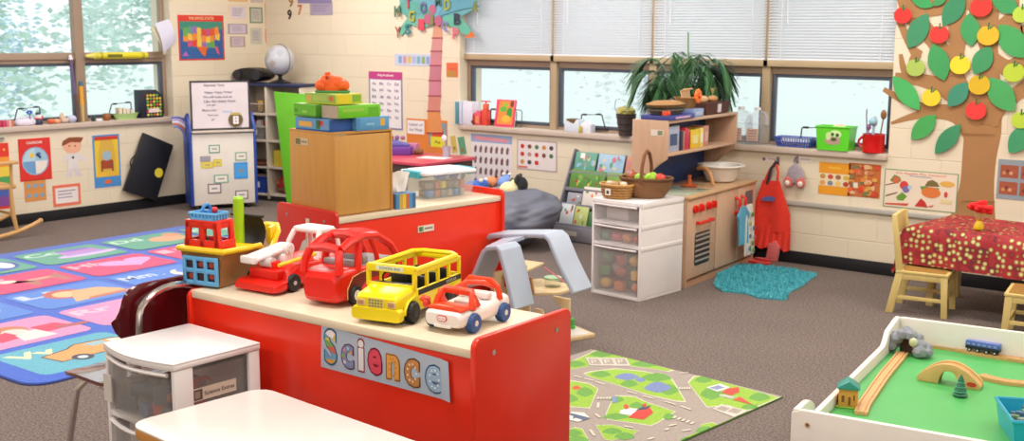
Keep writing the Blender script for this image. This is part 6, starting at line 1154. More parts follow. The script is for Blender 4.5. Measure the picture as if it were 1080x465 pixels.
# ================================================================ toys on the red shelf (local: x right, y away, z up, front end at y=0)
def toy(name, lb, cat, x, y, rz): return E(name, lb, cat, (x, y, sh1+.0028), radians(rz))
def wheel(t, x, y, r_, w_, tire, hub, hubr=.45, name='wheel'):
    b = MB(); s_ = 1 if x > 0 else -1; b.lathe([(r_*.55, -w_/2), (r_*.93, -w_/2), (r_, -w_/2+.004), (r_, w_/2-.004), (r_*.93, w_/2), (r_*.55, w_/2)], M(tire, .5), n=26)
    for k in range(18): a = 2*pi*k/18; b.cyl((cos(a)*r_*.985, sin(a)*r_*.985, -w_*.4), (cos(a)*r_*.985, sin(a)*r_*.985, w_*.4), .0022, M(tire, .6), n=4)
    Q = Matrix.Translation((x, y, r_)) @ Matrix.Rotation(pi/2, 4, 'Y'); b.v = [Q @ v for v in b.v]; o = b.build(name, t)
    b = MB(); b.cyl((x-s_*w_*.45, y, r_), (x+s_*w_*.42, y, r_), r_*.56, M(tire, .5), n=20); b.cyl((x+s_*w_*.4, y, r_), (x+s_*w_*.56, y, r_), r_*hubr, M(hub, .4), r_*hubr*.8, n=18)
    for k in range(5): a = 2*pi*k/5; b.box(x+s_*w_*.40-.001, x+s_*w_*.40+.0015, y+cos(a)*r_*.3-.002, y+cos(a)*r_*.3+.002, r_+sin(a)*r_*.3-.002, r_+sin(a)*r_*.3+.002, M(hub, .4))
    b.build('hub', o)
def hull(t, name, sections, mat, bev=None):
    """loft of closed outlines"""
    b = MB(); n = len(sections[0]); vs = [p for s_ in sections for p in s_]; fs = []
    for k in range(len(sections)-1):
        for i in range(n): fs.append((k*n+i, k*n+(i+1) % n, (k+1)*n+(i+1) % n, (k+1)*n+i))
    fs.append(tuple(range(n))[::-1]); fs.append(tuple((len(sections)-1)*n+i for i in range(n)))
    b.raw(vs, fs, mat); 
    if name: return b.build(name, t)
    return b
def rs(x0, x1, z0, z1, r_, y, n=3): return [(a, y, c) for a, c in rrect(x0, x1, z0, z1, r_, n)]
# -- school bus
YB_ = M('#f0d80e', .3); BKP = M('#1c1c1e', .35); t = toy('toy_school_bus', 'yellow toy school bus with open roof and black wheels on the red shelf', 'toy bus', -2.425, 2.405, 13); hw = .083
hull(t, 'bumper', [rs(-hw-.003, hw+.003, .014, .052, .012, 0), rs(-hw-.005, hw+.005, .012, .054, .012, .014), rs(-hw-.003, hw+.003, .012, .054, .012, .03)], YB_)
hull(t, 'hood', [rs(-hw+.012, hw-.012, .04, .082, .012, .008), rs(-hw+.006, hw-.006, .04, .094, .016, .02), rs(-hw+.004, hw-.004, .04, .102, .016, .07), rs(-hw, hw, .04, .108, .014, .11)], YB_)
b = MB(); b.prism(rrect(-.03, .03, .052, .084, .004), .004, .012, M('#e3cf52', .4)); 
for i in range(5): 
    for j in range(3): b.box(-.025+.0105*i, -.018+.0105*i, .0025, .005, .056+.009*j, .061+.009*j, M('#8a8266', .4))
b.build('grille', t)
for s_ in (-1, 1): b = MB(); b.prism(rrect(s_*.054-.014, s_*.054+.014, .056, .076, .004), .005, .014, M('#dcc88a', .3)); b.prism(rrect(s_*.054-.010, s_*.054+.010, .060, .072, .003), .003, .005, M('#b98a6a', .3)); b.build('headlight', t)
# body sides with window openings
Lb = .44; zb0, zw0, zw1, zr = .022, .098, .140, .155
b = MB()
for s_ in (-1, 1):
    x0, x1 = (s_*hw-.005, s_*hw+.005) if s_ > 0 else (s_*hw-.005, s_*hw+.005)
    b.box(x0, x1, .10, .38+.0, .045, zw0, YB_, .003) if False else None
    # lower side with wheel arches
    pts = [(.10, zw0), (.10, .03), (.16, .03)] if False else None
    arch = lambda yc, r_: [(yc+r_*cos(a), .03+r_*sin(a)) for a in [pi*i/8 for i in range(9)]]
    low = [(.03, .04), (.03, .03)]+[(y, z) for y, z in arch(.085, .040)][::-1]+[(.30, .03)]+[(y, z) for y, z in arch(.35, .040)][::-1]+[(Lb, .03), (Lb, zw0), (.11, zw0), (.10, .08), (.06, .07)]
    b.prism(low, x0, x1, YB_, 'yz', .002)
    for y in (.105, .185, .265, .345, .425): b.box(x0, x1, y, y+.015, zw0-.002, zw1+.004, YB_, .003)
    b.box(x0, x1, .105, Lb, zw1, zr, YB_, .003)
b.build('side_wall', t)
b = MB()
for s_ in (-1, 1): b.box(s_*(hw+.0052)-.0006, s_*(hw+.0052)+.0006, .125, .435, .079, .096, BKP)
b.build('black_stripe', t)
b = MB(); v_, f2, tw, th = text_geo('SCHOOL BUS'); k = .075/tw; b.raw([(hw+.0066, .36+(p.x)*k*1.0-.0, .0875+p.y*k) for p in v_], f2, M('#d8d2c0')); b.build('lettering', t)
b = MB(); b.box(-hw, hw, .10, .112, .10, .112, YB_, .003)
for s_ in (-1, 1): b.box(s_*hw-.006, s_*hw+.006, .10, .114, .10, zr, YB_, .003)
b.prism(rrect(-hw-.004, hw+.004, .148, .172, .008), .098, .118, YB_, bev=.002); b.build('windshield_frame', t)
b = MB(); b.prism(rrect(-.05, .05, .153, .167, .003), .0965, .098, M('#d9e2cf', .4)); b.text('SCHOOL BUS', 0, .16, .008, .0963, M('#5a6a4a'), .075); b.build('destination_sign', t)
b = MB(); b.box(-hw, hw, Lb-.01, Lb, .03, .10, YB_, .003); b.box(-hw, hw, Lb-.01, Lb, zw1, zr, YB_, .003); b.box(-.008, .008, Lb-.01, Lb, .1, zw1, YB_, .002)
# roof rim: closed ring, open in the middle
ring = [(-hw, .11), (-hw, Lb-.03), (-hw+.03, Lb-.002), (hw-.03, Lb-.002), (hw, Lb-.03), (hw, .11)]; b.tube([(x, y, .160) for x, y in ring], .009, YB_, 8, True); b.build('roof_rim', t)
b = MB(); b.box(-hw+.005, hw-.005, .03, Lb-.01, .03, .045, M('#2a2a2c', .5), .002); b.build('floor_pan', t)
for y in (.19, .27, .35):
    for s_ in (-1, 1): b = MB(); b.box(s_*.042-.028, s_*.042+.028, y, y+.045, .046, .075, BKP, .006); b.box(s_*.042-.028, s_*.042+.028, y+.04, y+.05, .07, .118, BKP, .005); b.build('seat', t)
b = MB(); b.box(-hw+.01, hw-.01, .112, .135, .085, .112, BKP, .005); b.torus((-.035, .15, .118), .02, .003, BKP, 'y', 16); b.build('dashboard', t)
for x in (-hw-.002, hw+.002):
    for y in (.085, .35): wheel(t, x, y, .033, .028, '#1b1b1d', '#2c2c2e', .5)
t.scale.y = .9
# -- white roadster
WC = M('#ece4df', .3); OC = M('#e8451c', .35); t = toy('toy_roadster', 'white toy convertible with orange windshield frame and blue wheels on the red shelf', 'toy car', -2.205, 2.465, 6); hw = .072
hull(t, 'car_body', [rs(-hw+.012, hw-.012, .022, .058, .014, .0), rs(-hw+.002, hw-.002, .018, .066, .02, .012), rs(-hw, hw, .018, .072, .02, .06), rs(-hw, hw, .018, .07, .02, .12), rs(-hw, hw, .018, .076, .02, .2), rs(-hw+.002, hw-.002, .02, .08, .02, .25), rs(-hw+.01, hw-.01, .026, .074, .02, .275)], WC)
b = MB(); b.prism([(-.06, .064), (.06, .064), (.052, .076), (.03, .08), (-.03, .08), (-.052, .076)], .012, .05, OC, bev=.004)
pts = [(-.066, .062, .066), (-.062, .07, .09), (-.05, .085, .114), (.05, .085, .114), (.062, .07, .09), (.066, .062, .066)]; b.tube(pts, .012, OC, 8); b.box(-.064, .064, .012, .085, .066, .076, OC, .005)
for s_ in (-1, 1): b.prism([(.05, .07), (.11, .07), (.075, .115)], s_*.062-.006, s_*.062+.006, OC, 'yz', .002)
b.tube([(-.02, .085, .114), (-.01, .14, .128), (.02, .19, .122), (.05, .21, .11)], .009, OC, 8); b.build('windshield_frame', t)
b = MB(); b.tube([(-.066, .215, .07), (-.062, .21, .105), (-.04, .205, .128), (.04, .205, .128), (.062, .21, .105), (.066, .215, .07)], .0095, OC, 8); b.build('roll_bar', t)
b = MB(); b.box(-.03, .03, .1, .2, .068, .078, M('#d9cfc8', .4), .004)
for s_ in (-1, 1): b.box(s_*.032-.024, s_*.032+.024, .16, .19, .075, .098, WC, .008)
b.build('seat', t)
b = MB(); b.ell((-.084, .03, .088), (.02, .012, .012), OC, 8); b.ell((-.075, .025, .078), (.014, .012, .016), M('#e03a2c', .4), 8); b.torus((-.07, .02, .082), .010, .0025, M('#c02a1c', .4), 'y', 14); b.build('side_mirror', t)
b = MB(); b.prism(rrect(-.018, .018, .036, .054, .008), -.003, .004, M('#c8303c', .3)); b.prism(rrect(-.0155, .0155, .0385, .0515, .006), -.0036, -.003, M('#f0e8e4', .3)); b.text('little tikes', 0, .045, .005, -.0039, M('#c8303c'), .026); b.build('badge', t)
b = MB(); b.box(-.03, .03, -.003, .01, .016, .026, WC, .003); b.build('bumper', t)
for x in (-hw-.0, hw+.0):
    for y in (.058, .222): wheel(t, x, y, .0285, .026, '#28528f', '#d9d6d6', .36)
# -- red van
RV = M('#e02015', .3); t = toy('toy_red_van', 'red toy van with arched open roof and flame side panel on the red shelf', 'toy car', -2.735, 2.46, 10); hw = .078; GR_ = M('#8f8d90', .45)
hull(t, 'van_body', [rs(-hw+.016, hw-.016, .03, .095, .02, .0), rs(-hw+.004, hw-.004, .014, .112, .022, .014), rs(-hw, hw, .012, .122, .022, .05), rs(-hw, hw, .018, .118, .014, .12), rs(-hw, hw, .018, .105, .012, .34), rs(-hw+.01, hw-.01, .03, .1, .02, .37)], RV)
b = MB()
for s_ in (-1, 1):
    b.tube([(s_*(hw-.008), .012, .108), (s_*(hw-.010), .018, .15), (s_*(hw-.02), .032, .182)], .014, RV, 8)
    b.tube([(s_*(hw-.008), .115, .105), (s_*(hw-.012), .125, .15), (s_*(hw-.02), .14, .195)], .013, RV, 8)
    b.tube([(s_*(hw-.02), .04, .185), (s_*(hw-.02), .09, .204), (s_*(hw-.02), .16, .214), (s_*(hw-.02), .24, .205), (s_*(hw-.014), .31, .165), (s_*(hw-.008), .355, .105)], .014, RV, 8)
    b.tube([(s_*(hw-.02), .2, .21), (s_*(hw-.012), .225, .15), (s_*(hw-.008), .235, .105)], .009, RV, 8)
for y, z in ((.038, .186), (.15, .212), (.245, .205)): b.tube([(-hw+.02, y, z), (0, y, z+.006), (hw-.02, y, z)], .015, RV, 8)
b.build('roof_frame', t)
b = MB(); b.box(-hw+.012, hw-.012, .03, .34, .10, .118, GR_, .004); b.box(-hw+.016, hw-.016, .10, .13, .115, .14, GR_, .008); b.box(-hw+.016, hw-.016, .16, .19, .115, .145, GR_, .008); b.build('interior', t)
b = MB(); b.prism([(.045, .055), (.075, .092), (.12, .1), (.34, .105), (.34, .075), (.15, .07), (.12, .045), (.10, .02), (.05, .02)], hw-.001, hw+.0015, M('#7a2418', .4), 'yz'); b.tube([(hw+.0015, .045, .022), (hw+.0015, .045, .055), (hw+.0015, .075, .092), (hw+.0015, .12, .1), (hw+.0015, .34, .105)], .0018, M('#d9b27a'), 5); b.build('flame_panel', t)
for x in (-hw-.001, hw+.001):
    for y in (.085, .30): wheel(t, x, y, .031, .022, '#1c1c1e', '#e3ddda', .62)
# -- fire truck
t = toy('toy_fire_truck', 'red toy fire truck with a white ladder between the pirate ship and the red van', 'toy truck', -3.055, 2.465, 6); hw = .088; WP = M('#e9e3e4', .35)
hull(t, 'truck_bed', [rs(-hw-.006, hw+.006, .008, .03, .008, -.012), rs(-hw-.012, hw+.012, .006, .04, .01, .012), rs(-hw-.008, hw+.008, .008, .042, .01, .05), rs(-hw, hw, .012, .06, .01, .06), rs(-hw, hw, .014, .088, .012, .11), rs(-hw, hw, .016, .09, .012, .35)], RV)
b = MB(); b.box(-hw+.02, hw-.02, .03, .07, .04, .075, RV, .006); b.box(-.03, .03, .05, .09, .06, .10, RV, .006); b.build('rear_step', t)
for s_ in (-1, 1): b = MB(); b.tube([(s_*(hw-.004), .02, .1), (s_*hw, .2, .112)], .007, M('#ecc81e', .4), 8); b.build('hose_rail', t)
b = MB()
for s_ in (-1, 1): b.tube([(-.045+.026*s_, .015, .108), (.0+.026*s_, .15, .142)], .010, WP, 8)
for i in range(7): f_ = i/6; b.tube([(-.07+.045*f_, .015+.135*f_, .108+.034*f_), (-.02+.045*f_, .015+.135*f_, .108+.034*f_)], .009, WP, 6)
b.box(-.08, -.012, .0, .022, .094, .12, WP, .005); b.build('ladder', t)
b = MB(); b.cyl((.0, .13, .135), (.035, .13, .135), .021, WP, n=20); b.cyl((.035, .13, .135), (.04, .13, .135), .014, M('#cfc9cb', .4), n=16); b.cyl((-.03, .06, .095), (.02, .06, .095), .018, M('#cfc8ca', .4), n=18); b.box(-.04, .03, .1, .15, .085, .12, WP, .006); b.build('ladder_turntable', t)
b = MB()
for s_ in (-1, 1): b.tube([(s_*(hw-.015), .22, .085), (s_*(hw-.02), .235, .14), (s_*(hw-.03), .255, .178)], .01, WP, 8); b.tube([(s_*(hw-.015), .35, .085), (s_*(hw-.02), .345, .14), (s_*(hw-.03), .33, .178)], .01, WP, 8)
b.prism(rrect(-hw+.02, hw-.02, .245, .34, .02), .172, .19, WP, 'xy', .006); b.build('cab', t)
for x in (-hw-.002, hw+.002):
    for y in (.08, .29): wheel(t, x, y, .03, .024, '#1b1b1d', '#bdb6b6', .3)
# -- pirate ship
t = toy('toy_pirate_ship', 'brown toy pirate ship with red castle and lime green mast, leftmost on the red shelf', 'toy ship', -3.275, 2.405, 13); BR = M('#94683a', .5); YL = M('#ecc414', .35); LB = M('#5fa9dd', .35)
secs = []
for y, wt, wb, zt, z0_ in ((-.0, .095, .072, .125, .0), (.1, .102, .075, .12, .0), (.19, .1, .07, .118, .0), (.215, .097, .066, .082, .0), (.27, .085, .055, .082, .0), (.31, .075, .04, .115, .0), (.36, .055, .02, .14, .012), (.40, .02, .006, .155, .05)):
    secs.append([(-wt, y, zt), (-wb-.01, y, zt*.45), (-wb, y, z0_), (wb, y, z0_), (wb+.01, y, zt*.45), (wt, y, zt)])
hull(t, 'ship_hull', secs, BR)
b = MB(); rail = [(s_[5][0]+.004, s_[5][1], s_[5][2]+.006) for s_ in secs]; left = [(-x, y, z) for x, y, z in rail][::-1]; b.tube([(0, -.008, .131)]+[(rail[0][0], -.006, .131)]+rail[1:]+left[:-1]+[(-rail[0][0], -.006, .131)], .0105, YL, 8, True)
b.box(-.093, .093, -.005, .19, .118, .126, YL, .003); b.box(-.08, .08, .215, .3, .078, .084, YL, .002); b.box(-.096, .096, .188, .198, .08, .125, YL, .003); b.build('deck_rail', t)
b = MB(); b.prism([(-.07, .30), (-.05, .36), (0, .405), (.05, .36), (.07, .30), (.05, .30), (.035, .35), (0, .375), (-.035, .35), (-.05, .30)], .105, .17, YL, 'xy', .006); b.build('prow', t)
# lattice on the stern
b = MB(); n = 3
for i in range(4): x = -.070+.0467*i; b.box(x-.007, x+.007, -.016, -.006, .012, .102, LB, .003)
for z in (.014, .057, .1): b.box(-.077, .077, -.0155, -.006, z-.008, z+.008, LB, .003)
b.box(-.07, .07, -.006, -.001, .012, .1, M('#3a2626', .6)); 
for x, z in ((-.045, .035), (.0, .08), (.045, .04), (.045, .08)): b.ell((x, -.006, z), (.012, .004, .012), M('#a83a24'), 8)
b.build('stern_lattice', t)
# castle
RC = M('#dc2a17', .3); b = MB(); z0_, z1_ = .128, .228
def wallp(pts): b.raw(pts, [(0, 1, 2, 3)], RC)
def frame(x0, x1, y, sgn, zz0, zz1, horiz=True):
    pass
cwx, cwt = .078, .068
for s_ in (0, 1):           # front (s=0) and back walls from posts and bands, slightly tapered
    y = .0+.078*s_
    for (xa, xb) in ((-cwx, -.054), (-.01, .012), (.056, cwx)): b.prism([(xa, z0_), (xb, z0_), (xb*(cwt/cwx), z1_), (xa*(cwt/cwx), z1_)], y, y+.012, RC, bev=.002)
    b.prism([(-cwx, z0_), (cwx, z0_), (cwx*.96, z0_+.036), (-cwx*.96, z0_+.036)], y, y+.012, RC, bev=.002); b.prism([(-cwx*.9, z1_-.022), (cwx*.9, z1_-.022), (cwt, z1_), (-cwt, z1_)], y, y+.012, RC, bev=.002)
for s_ in (-1, 1):
    x = s_*(cwx-.006)
    for ya, yb in ((.0, .02), (.07, .09)): b.prism([(ya, z0_), (yb, z0_), (yb, z1_), (ya, z1_)], x-.006-.006*s_, x+.006-.006*s_, RC, 'yz', .002)
    b.prism([(.0, z0_), (.09, z0_), (.09, z0_+.036), (.0, z0_+.036)], x-.006, x+.006, RC, 'yz', .002); b.prism([(.0, z1_-.022), (.09, z1_-.022), (.09, z1_), (.0, z1_)], x-.006-.01*s_, x+.006-.01*s_, RC, 'yz', .002)
b.box(-.07, .07, .0, .09, z1_-.004, z1_+.006, RC, .003); b.build('stern_castle', t)
b = MB(); b.ell((-.02, .045, .15), (.015, .015, .024), M('#33333a'), 8); b.ell((.03, .06, .15), (.016, .014, .014), M('#3a5fae'), 8); b.build('cabin_figure', t)
b = MB()
for z, w2 in ((.236, .048), (.256, .056)): b.tube([(-w2, .008, z), (w2, .008, z), (w2, .078, z), (-w2, .078, z)], .0055, LB, 6, True)
b.box(-.05, .05, .008, .078, .230, .236, LB, .002)
for i in range(7): 
    x = -.047+.0157*i
    for y in (.008, .078): b.box(x-.004, x+.004, y-.004, y+.004, .235, .256, LB)
for i in range(5):
    y = .015+.015*i
    for x in (-.051, .051): b.box(x-.004, x+.004, y-.004, y+.004, .235, .256, LB)
b.build('lookout_basket', t)
b = MB(); b.torus((-.01, .045, .262), .022, .006, M('#3f86c8', .4), 'x', 16); b.build('ship_wheel', t); b = MB(); b.ell((.03, .04, .268), (.012, .012, .012), M('#cc2a3a'), 8); b.build('red_knob', t)
b = MB(); b.cyl((.005, .2, .08), (.005, .2, .285), .019, M('#9ccf1a', .35), n=20); b.cyl((.005, .2, .285), (.005, .2, .293), .019, M('#9ccf1a', .35), .014, n=20); b.build('mast', t)
b = MB(); b.tube([(-.05, .225, .222), (.095, .225, .222)], .005, M('#1c1c1e'), 8); vs = []
for s_ in (0, 1):
    for j in range(7):
        for i in range(7): u, v = i/6, j/6; vs.append((-.035+.115*u-.008*v*sin(u*3), .228+.035*sin(v*pi)*(1-.2*u)+.003*s_, .22-.12*v))
ix = lambda i, j, k: k*49+j*7+i
b.raw(vs, [f_ for j in range(6) for i in range(6) for f_ in ((ix(i, j, 0), ix(i+1, j, 0), ix(i+1, j+1, 0), ix(i, j+1, 0)), (ix(i, j, 1), ix(i, j+1, 1), ix(i+1, j+1, 1), ix(i+1, j, 1)))], M('#232326', .6)); b.build('sail', t)
# ================================================================ toy garage / house with grey A-frame roof
HL = Vector((-3.70, 4.80, 0)); WB_ = M('#d9bf93', .45, 'wood'); t = E('toy_house', 'wooden toy house with grey A-frame roof standing on the floor behind the red shelf', 'toy house', (0, 0, 0), 0); t.location = HL
b = MB(); P = [(.18, -.12), (.30, .26), (.10, .34), (-.12, .36), (-.16, -.2), (.0, -.22), (.10, -.20)]; b.prism(P, 0, .022, WB_, 'xy', .003); b.prism([(x*.93, y*.93) for x, y in P], .022, .025, M('#d9d3cf', .5), 'xy'); b.build('base_board', t)
def hl(x, y, z): p = FZ(x, y, z)-HL; return (p.x, p.y)
q = hl(597, 352, .025); b = MB(); b.box(q[0]-.03, q[0]+.022, q[1]-.012, q[1]+.012, .025, .225, WB_, .003); b.build('post', t)
q2 = hl(568, 358, .025); b = MB(); b.box(q2[0]-.1, q2[0]-.06, q2[1]-.01, q2[1]+.01, .025, .225, WB_, .003); b.build('post', t)
b = MB(); b.prism([(q[0]-.02, .16), (q[0]-.02, .225), (q[0]-.09, .225)], q[1]-.01, q[1]+.01, WB_); P = [hl(*k, .225) for k in ((604, 307), (596, 301), (570, 296), (535, 300), (510, 318), (530, 325), (560, 312), (590, 311))]; b.prism(P, .225, .24, WB_, 'xy', .002); b.build('upper_floor', t)
b = MB(); P = [hl(*k, .33) for k in ((574, 279), (545, 275), (515, 280), (512, 292), (545, 292))]; b.prism(P, .33, .342, WB_, 'xy', .002); w3 = hl(548, 291, .33); b.prism([(w3[0]-.01, .24), (w3[0]+.09, .24), (w3[0]+.07, .33), (w3[0]-.01, .33)], w3[1]+.01, w3[1]+.022, M('#b98d5a', .45, 'wood')); b.box(w3[0]-.14, w3[0]-.12, w3[1], w3[1]+.1, .24, .33, WB_); b.build('top_floor', t)
q3 = hl(578, 362, .025); b = MB(); b.prism([(q3[0]-.07, .025), (q3[0]+.01, .025), (q3[0]-.04, .2), (q3[0]-.09, .2)], q3[1], q3[1]+.012, WB_); b.build('front_wall', t)
b = MB(); b.tube([(-.02, .21, .36), (.14, .19, .30)], .004, M('#d87a8c', .4), 6); b.build('railing', t)
b = MB(); b.lathe([(.045, .24), (.048, .285), (.0, .286)], M('#dfe6b8', .3, 'frost'), c=(*hl(583, 302, .24), 0), n=20); b.lathe([(.05, .284), (.05, .295), (0, .296)], M('#9fc09a', .4), c=(*hl(583, 302, .24), 0), n=20); b.build('round_table', t)
b = MB(); b.prism(rrect(-.03, .03, 0, .07, .012), -.01, .01, M('#c8201c', .4), bev=.003); b.v = [v+Vector((-.13, .0, .27)) for v in b.v]; b.build('red_door', t)
b = MB(); b.lathe([(.018, 0), (.022, .01), (.016, .014), (.016, .045), (.019, .05), (.012, .058), (0, .06)], M('#2fae3a', .4), c=(*hl(603, 346, .025), .025), n=14); b.build('hydrant', t)
GY = M('#b0bacd', .4)
def aframe(pxs, Yp, dep, name, th=.026):
    P = [FY(x, y, Yp) for x, y in pxs]; P = [(p.x-HL.x, p.z) for p in P]; inn = []
    n = len(P)
    for i in range(n):
        a, c = Vector(P[max(i-1, 0)]), Vector(P[min(i+1, n-1)]); d = (c-a).normalized(); nn = Vector((d.y, -d.x)); inn.append((P[i][0]+nn.x*th, P[i][1]+nn.y*th))
    b = MB(); y0 = Yp-HL.y
    vs = []; 
    for (x, z), (xi, zi) in zip(P, inn): vs += [(x, y0, z), (x, y0+dep, z), (xi, y0+dep, zi), (xi, y0, zi)]
    fs = []
    for i in range(n-1): a = 4*i; fs += [(a, a+4, a+5, a+1), (a+1, a+5, a+6, a+2), (a+2, a+6, a+7, a+3), (a+3, a+7, a+4, a)]
    fs += [(0, 1, 2, 3), (4*n-1, 4*n-2, 4*n-3, 4*n-4)]; b.raw(vs, fs, GY)
    for (x, z) in P[1:-1]: pass
    o = b.build(name, t); md = o.modifiers.new('b', 'BEVEL'); md.width = .008; md.segments = 2; return P
A1 = aframe([(491, 301), (500, 282), (507, 265), (512, 260), (523, 259), (528, 264), (535, 290), (543, 327)], 4.46, .17, 'roof_arch')
A2 = aframe([(512, 250), (515, 246.5), (560, 246), (574, 246.5), (580, 252), (590, 276), (606, 309)], 4.72, .17, 'roof_arch')
b = MB(); vs = []
a0, a1 = FY(512, 260, 4.56)-HL, FY(523, 259, 4.56)-HL; k0, k1 = a1, FY(560, 246.5, 4.76)-HL
top = [a0, a1, k1, FY(535, 249, 4.76)-HL]; b.raw([tuple(p+Vector((0, 0, .001))) for p in top]+[tuple(p-Vector((0, 0, .018))) for p in top], [(0, 1, 2, 3), (7, 6, 5, 4), (0, 4, 5, 1), (1, 5, 6, 2), (2, 6, 7, 3), (3, 7, 4, 0)], GY); b.build('roof_ridge', t)
b = MB(); b.box(-.15, -.125, -.1, .2, .025, .36, WB_, .003); b.build('back_wall', t)
# ================================================================ rugs
ra_ = radians(91); RO = Vector((-4.925, 2.645, 0)); t = E('alphabet_rug', 'large blue alphabet rug with coloured letter squares on the left floor', 'rug', RO, ra_)
b = MB(); CB = M('#3c63c6', .95, 'fabric'); LRX, LRY = 3.78, 3.16
b.prism(rrect(0, LRX, 0, LRY, .12, 6), 0, .010, CB, 'xy', .002); b.prism(rrect(-.012, LRX+.012, -.012, LRY+.012, .125, 6), 0, .006, M('#2b3a78', .9), 'xy')
rows = ['VWXYZ', 'QRSTU', 'KLMNO', 'FGHIJ', 'ABCDE']
cols = ['#58a6bd', '#d48bb8', '#4f7fd0', '#cf4674', '#5c9f8c']; TX = ['#d9dcae', '#e3b4cc', '#b7c8ea', '#e8a8bc', '#b9d8cc']
cw_, rh_ = .725, .595; F = lambda h: M(h, .95, 'fabric'); zz = [.0105]
def shp(pts, hx): zz[0] += .00003; b.fl(pts, zz[0], F(hx), 'xy')
for r_ in range(5):
    for c in range(5):
        x0 = .12+c*cw_; y0 = .10+r_*rh_; shp(rrect(x0, x0+cw_-.07, y0, y0+rh_-.075, .06, 4), cols[r_]); L_ = rows[r_][c]
        zz[0] += .00003; b.text(L_+L_.lower(), x0+.16, y0+rh_*.66, .13, zz[0], F(TX[r_]), .25, 'xy')
        cx, cy = x0+.42, y0+.23; X = lambda pts, hx: shp([(cx+a*1.2, cy+d*1.35) for a, d in pts], hx)
        if L_ == 'B': X(circ(0, .03, .17, 20, .15), '#4a5fae'); X(circ(-.04, .03, .12, 16, .13), '#3a7ac8'); X(circ(-.1, .04, .05, 12, .1), '#d8405a'); X(circ(.08, .03, .06, 12, .1), '#d9dfe4')
        elif L_ == 'C': X(circ(0, -.03, .2, 20, .05), '#cbb4e0'); X([(-.13, -.02), (.14, -.02), (.12, .12), (-.12, .12)], '#a48ad0'); [X(circ(-.1+.05*k, .06, .02, 8), '#c87aa8') for k in range(5)]; X(circ(0, .12, .12, 16, .03), '#7f6fc4')
        elif L_ == 'D': X(circ(.02, .02, .13, 16, .09), '#d9a07f'); X(circ(.12, .11, .06, 12), '#cf8f74'); X([(.16, .1), (.22, .09), (.16, .13)], '#e0762c')
        elif L_ == 'G': X([(-.14, .1), (-.2, .06), (-.12, .0), (-.05, .03), (.12, .05), (.17, .1), (.15, .03), (.14, -.1), (.1, -.1), (.09, -.01), (-.02, -.02), (-.04, -.11), (-.08, -.11), (-.08, -.02), (-.13, .02)], '#a9756c'); X(circ(-.14, .06, .05, 12, .035), '#e3cdc4'); X([(-.05, .0), (.1, .01), (.08, .04), (-.04, .04)], '#c79a8c')
        elif L_ == 'H': X([(.17*(1 if True else 1)*sin(a)**3, .04+.012*(13*cos(a)-5*cos(2*a)-2*cos(3*a)-cos(4*a))*.62) for a in [2*pi*k/26 for k in range(26)]], '#d99ad0')
        elif L_ == 'L': X(circ(-.1, .06, .11, 14, .1), '#b8625c'); X(circ(-.1, .05, .07, 12, .065), '#dcb890'); X([(-.04, .1), (.1, .08), (.17, -.02), (.16, -.1), (-.16, -.12), (-.12, -.04)], '#d2a67e'); X([(.12, -.08), (.2, -.09), (.2, -.06)], '#c07a5c'); X([(-.08, -.12), (.16, -.11), (.14, -.07), (-.06, -.08)], '#b8725c')
        elif L_ == 'M': X(circ(.05, .04, .09, 16), '#ddd0c0'); X(circ(.09, .06, .08, 16), cols[2]); [X(circ(-.14+.06*k, -.08+.05*((k*3) % 4), .012, 5), '#a8b8ec') for k in range(6)]; X([(-.16, -.13), (.22, -.13), (.2, -.04), (.0, -.07)], '#3a5fc0')
        elif L_ == 'Q': X(circ(-.08, .07, .09, 14, .08), '#b87a5a'); X(circ(-.07, .03, .06, 12), '#e3c9c4'); X([(-.2, .02), (-.1, .06), (-.08, -.06), (-.2, -.08)], '#cf3f62'); X([(.02, .06), (.14, .06), (.18, -.04), (.02, -.06)], '#d43f62'); X([(-.1, -.02), (.02, .02), (.04, -.12), (-.12, -.12)], '#d8d2d0'); X([(.1, .0), (.26, -.02), (.24, -.06), (.1, -.05)], '#a85a64')
        elif L_ == 'V': X([(-.22, .06), (-.2, -.06), (.26, -.06), (.27, .04), (.16, .11), (-.02, .13), (-.08, .09)], '#4a3a44'); X([(-.21, .055), (-.19, -.05), (.25, -.05), (.26, .035), (.15, .1), (-.02, .12), (-.08, .08)], '#d59a5e'); X([(-.0, .1), (.03, .05), (.1, .05), (.1, .1)], '#8fb8c4'); X([(.12, .05), (.22, .04), (.16, .09), (.12, .1)], '#e0dcd0'); [X(circ(q, -.055, .045, 14), '#3d3f52') or X(circ(q, -.055, .022, 10), '#b9c8cf') for q in (-.1, .18)]
        elif L_ == 'R': X([(-.1, -.1), (.05, -.1), (.02, .12), (-.04, .1)], '#e0b0c8')
        elif L_ == 'E': X(circ(0, .02, .14, 16, .1), '#9fb6b0'); X(circ(0, .02, .08, 14, .05), '#c3cfc6')
        elif L_ == 'N': X(circ(0, .0, .12, 16, .06), '#b98a5a')
        else: X(circ(0, .02, .12, 16, .09), ['#c9b07a', '#a45f8e', '#7fa0dd', '#e0708c', '#8fc0ae'][r_]); X(circ(.02, .04, .06, 12, .05), '#dfe0d0')
b.build('rug_face', t)
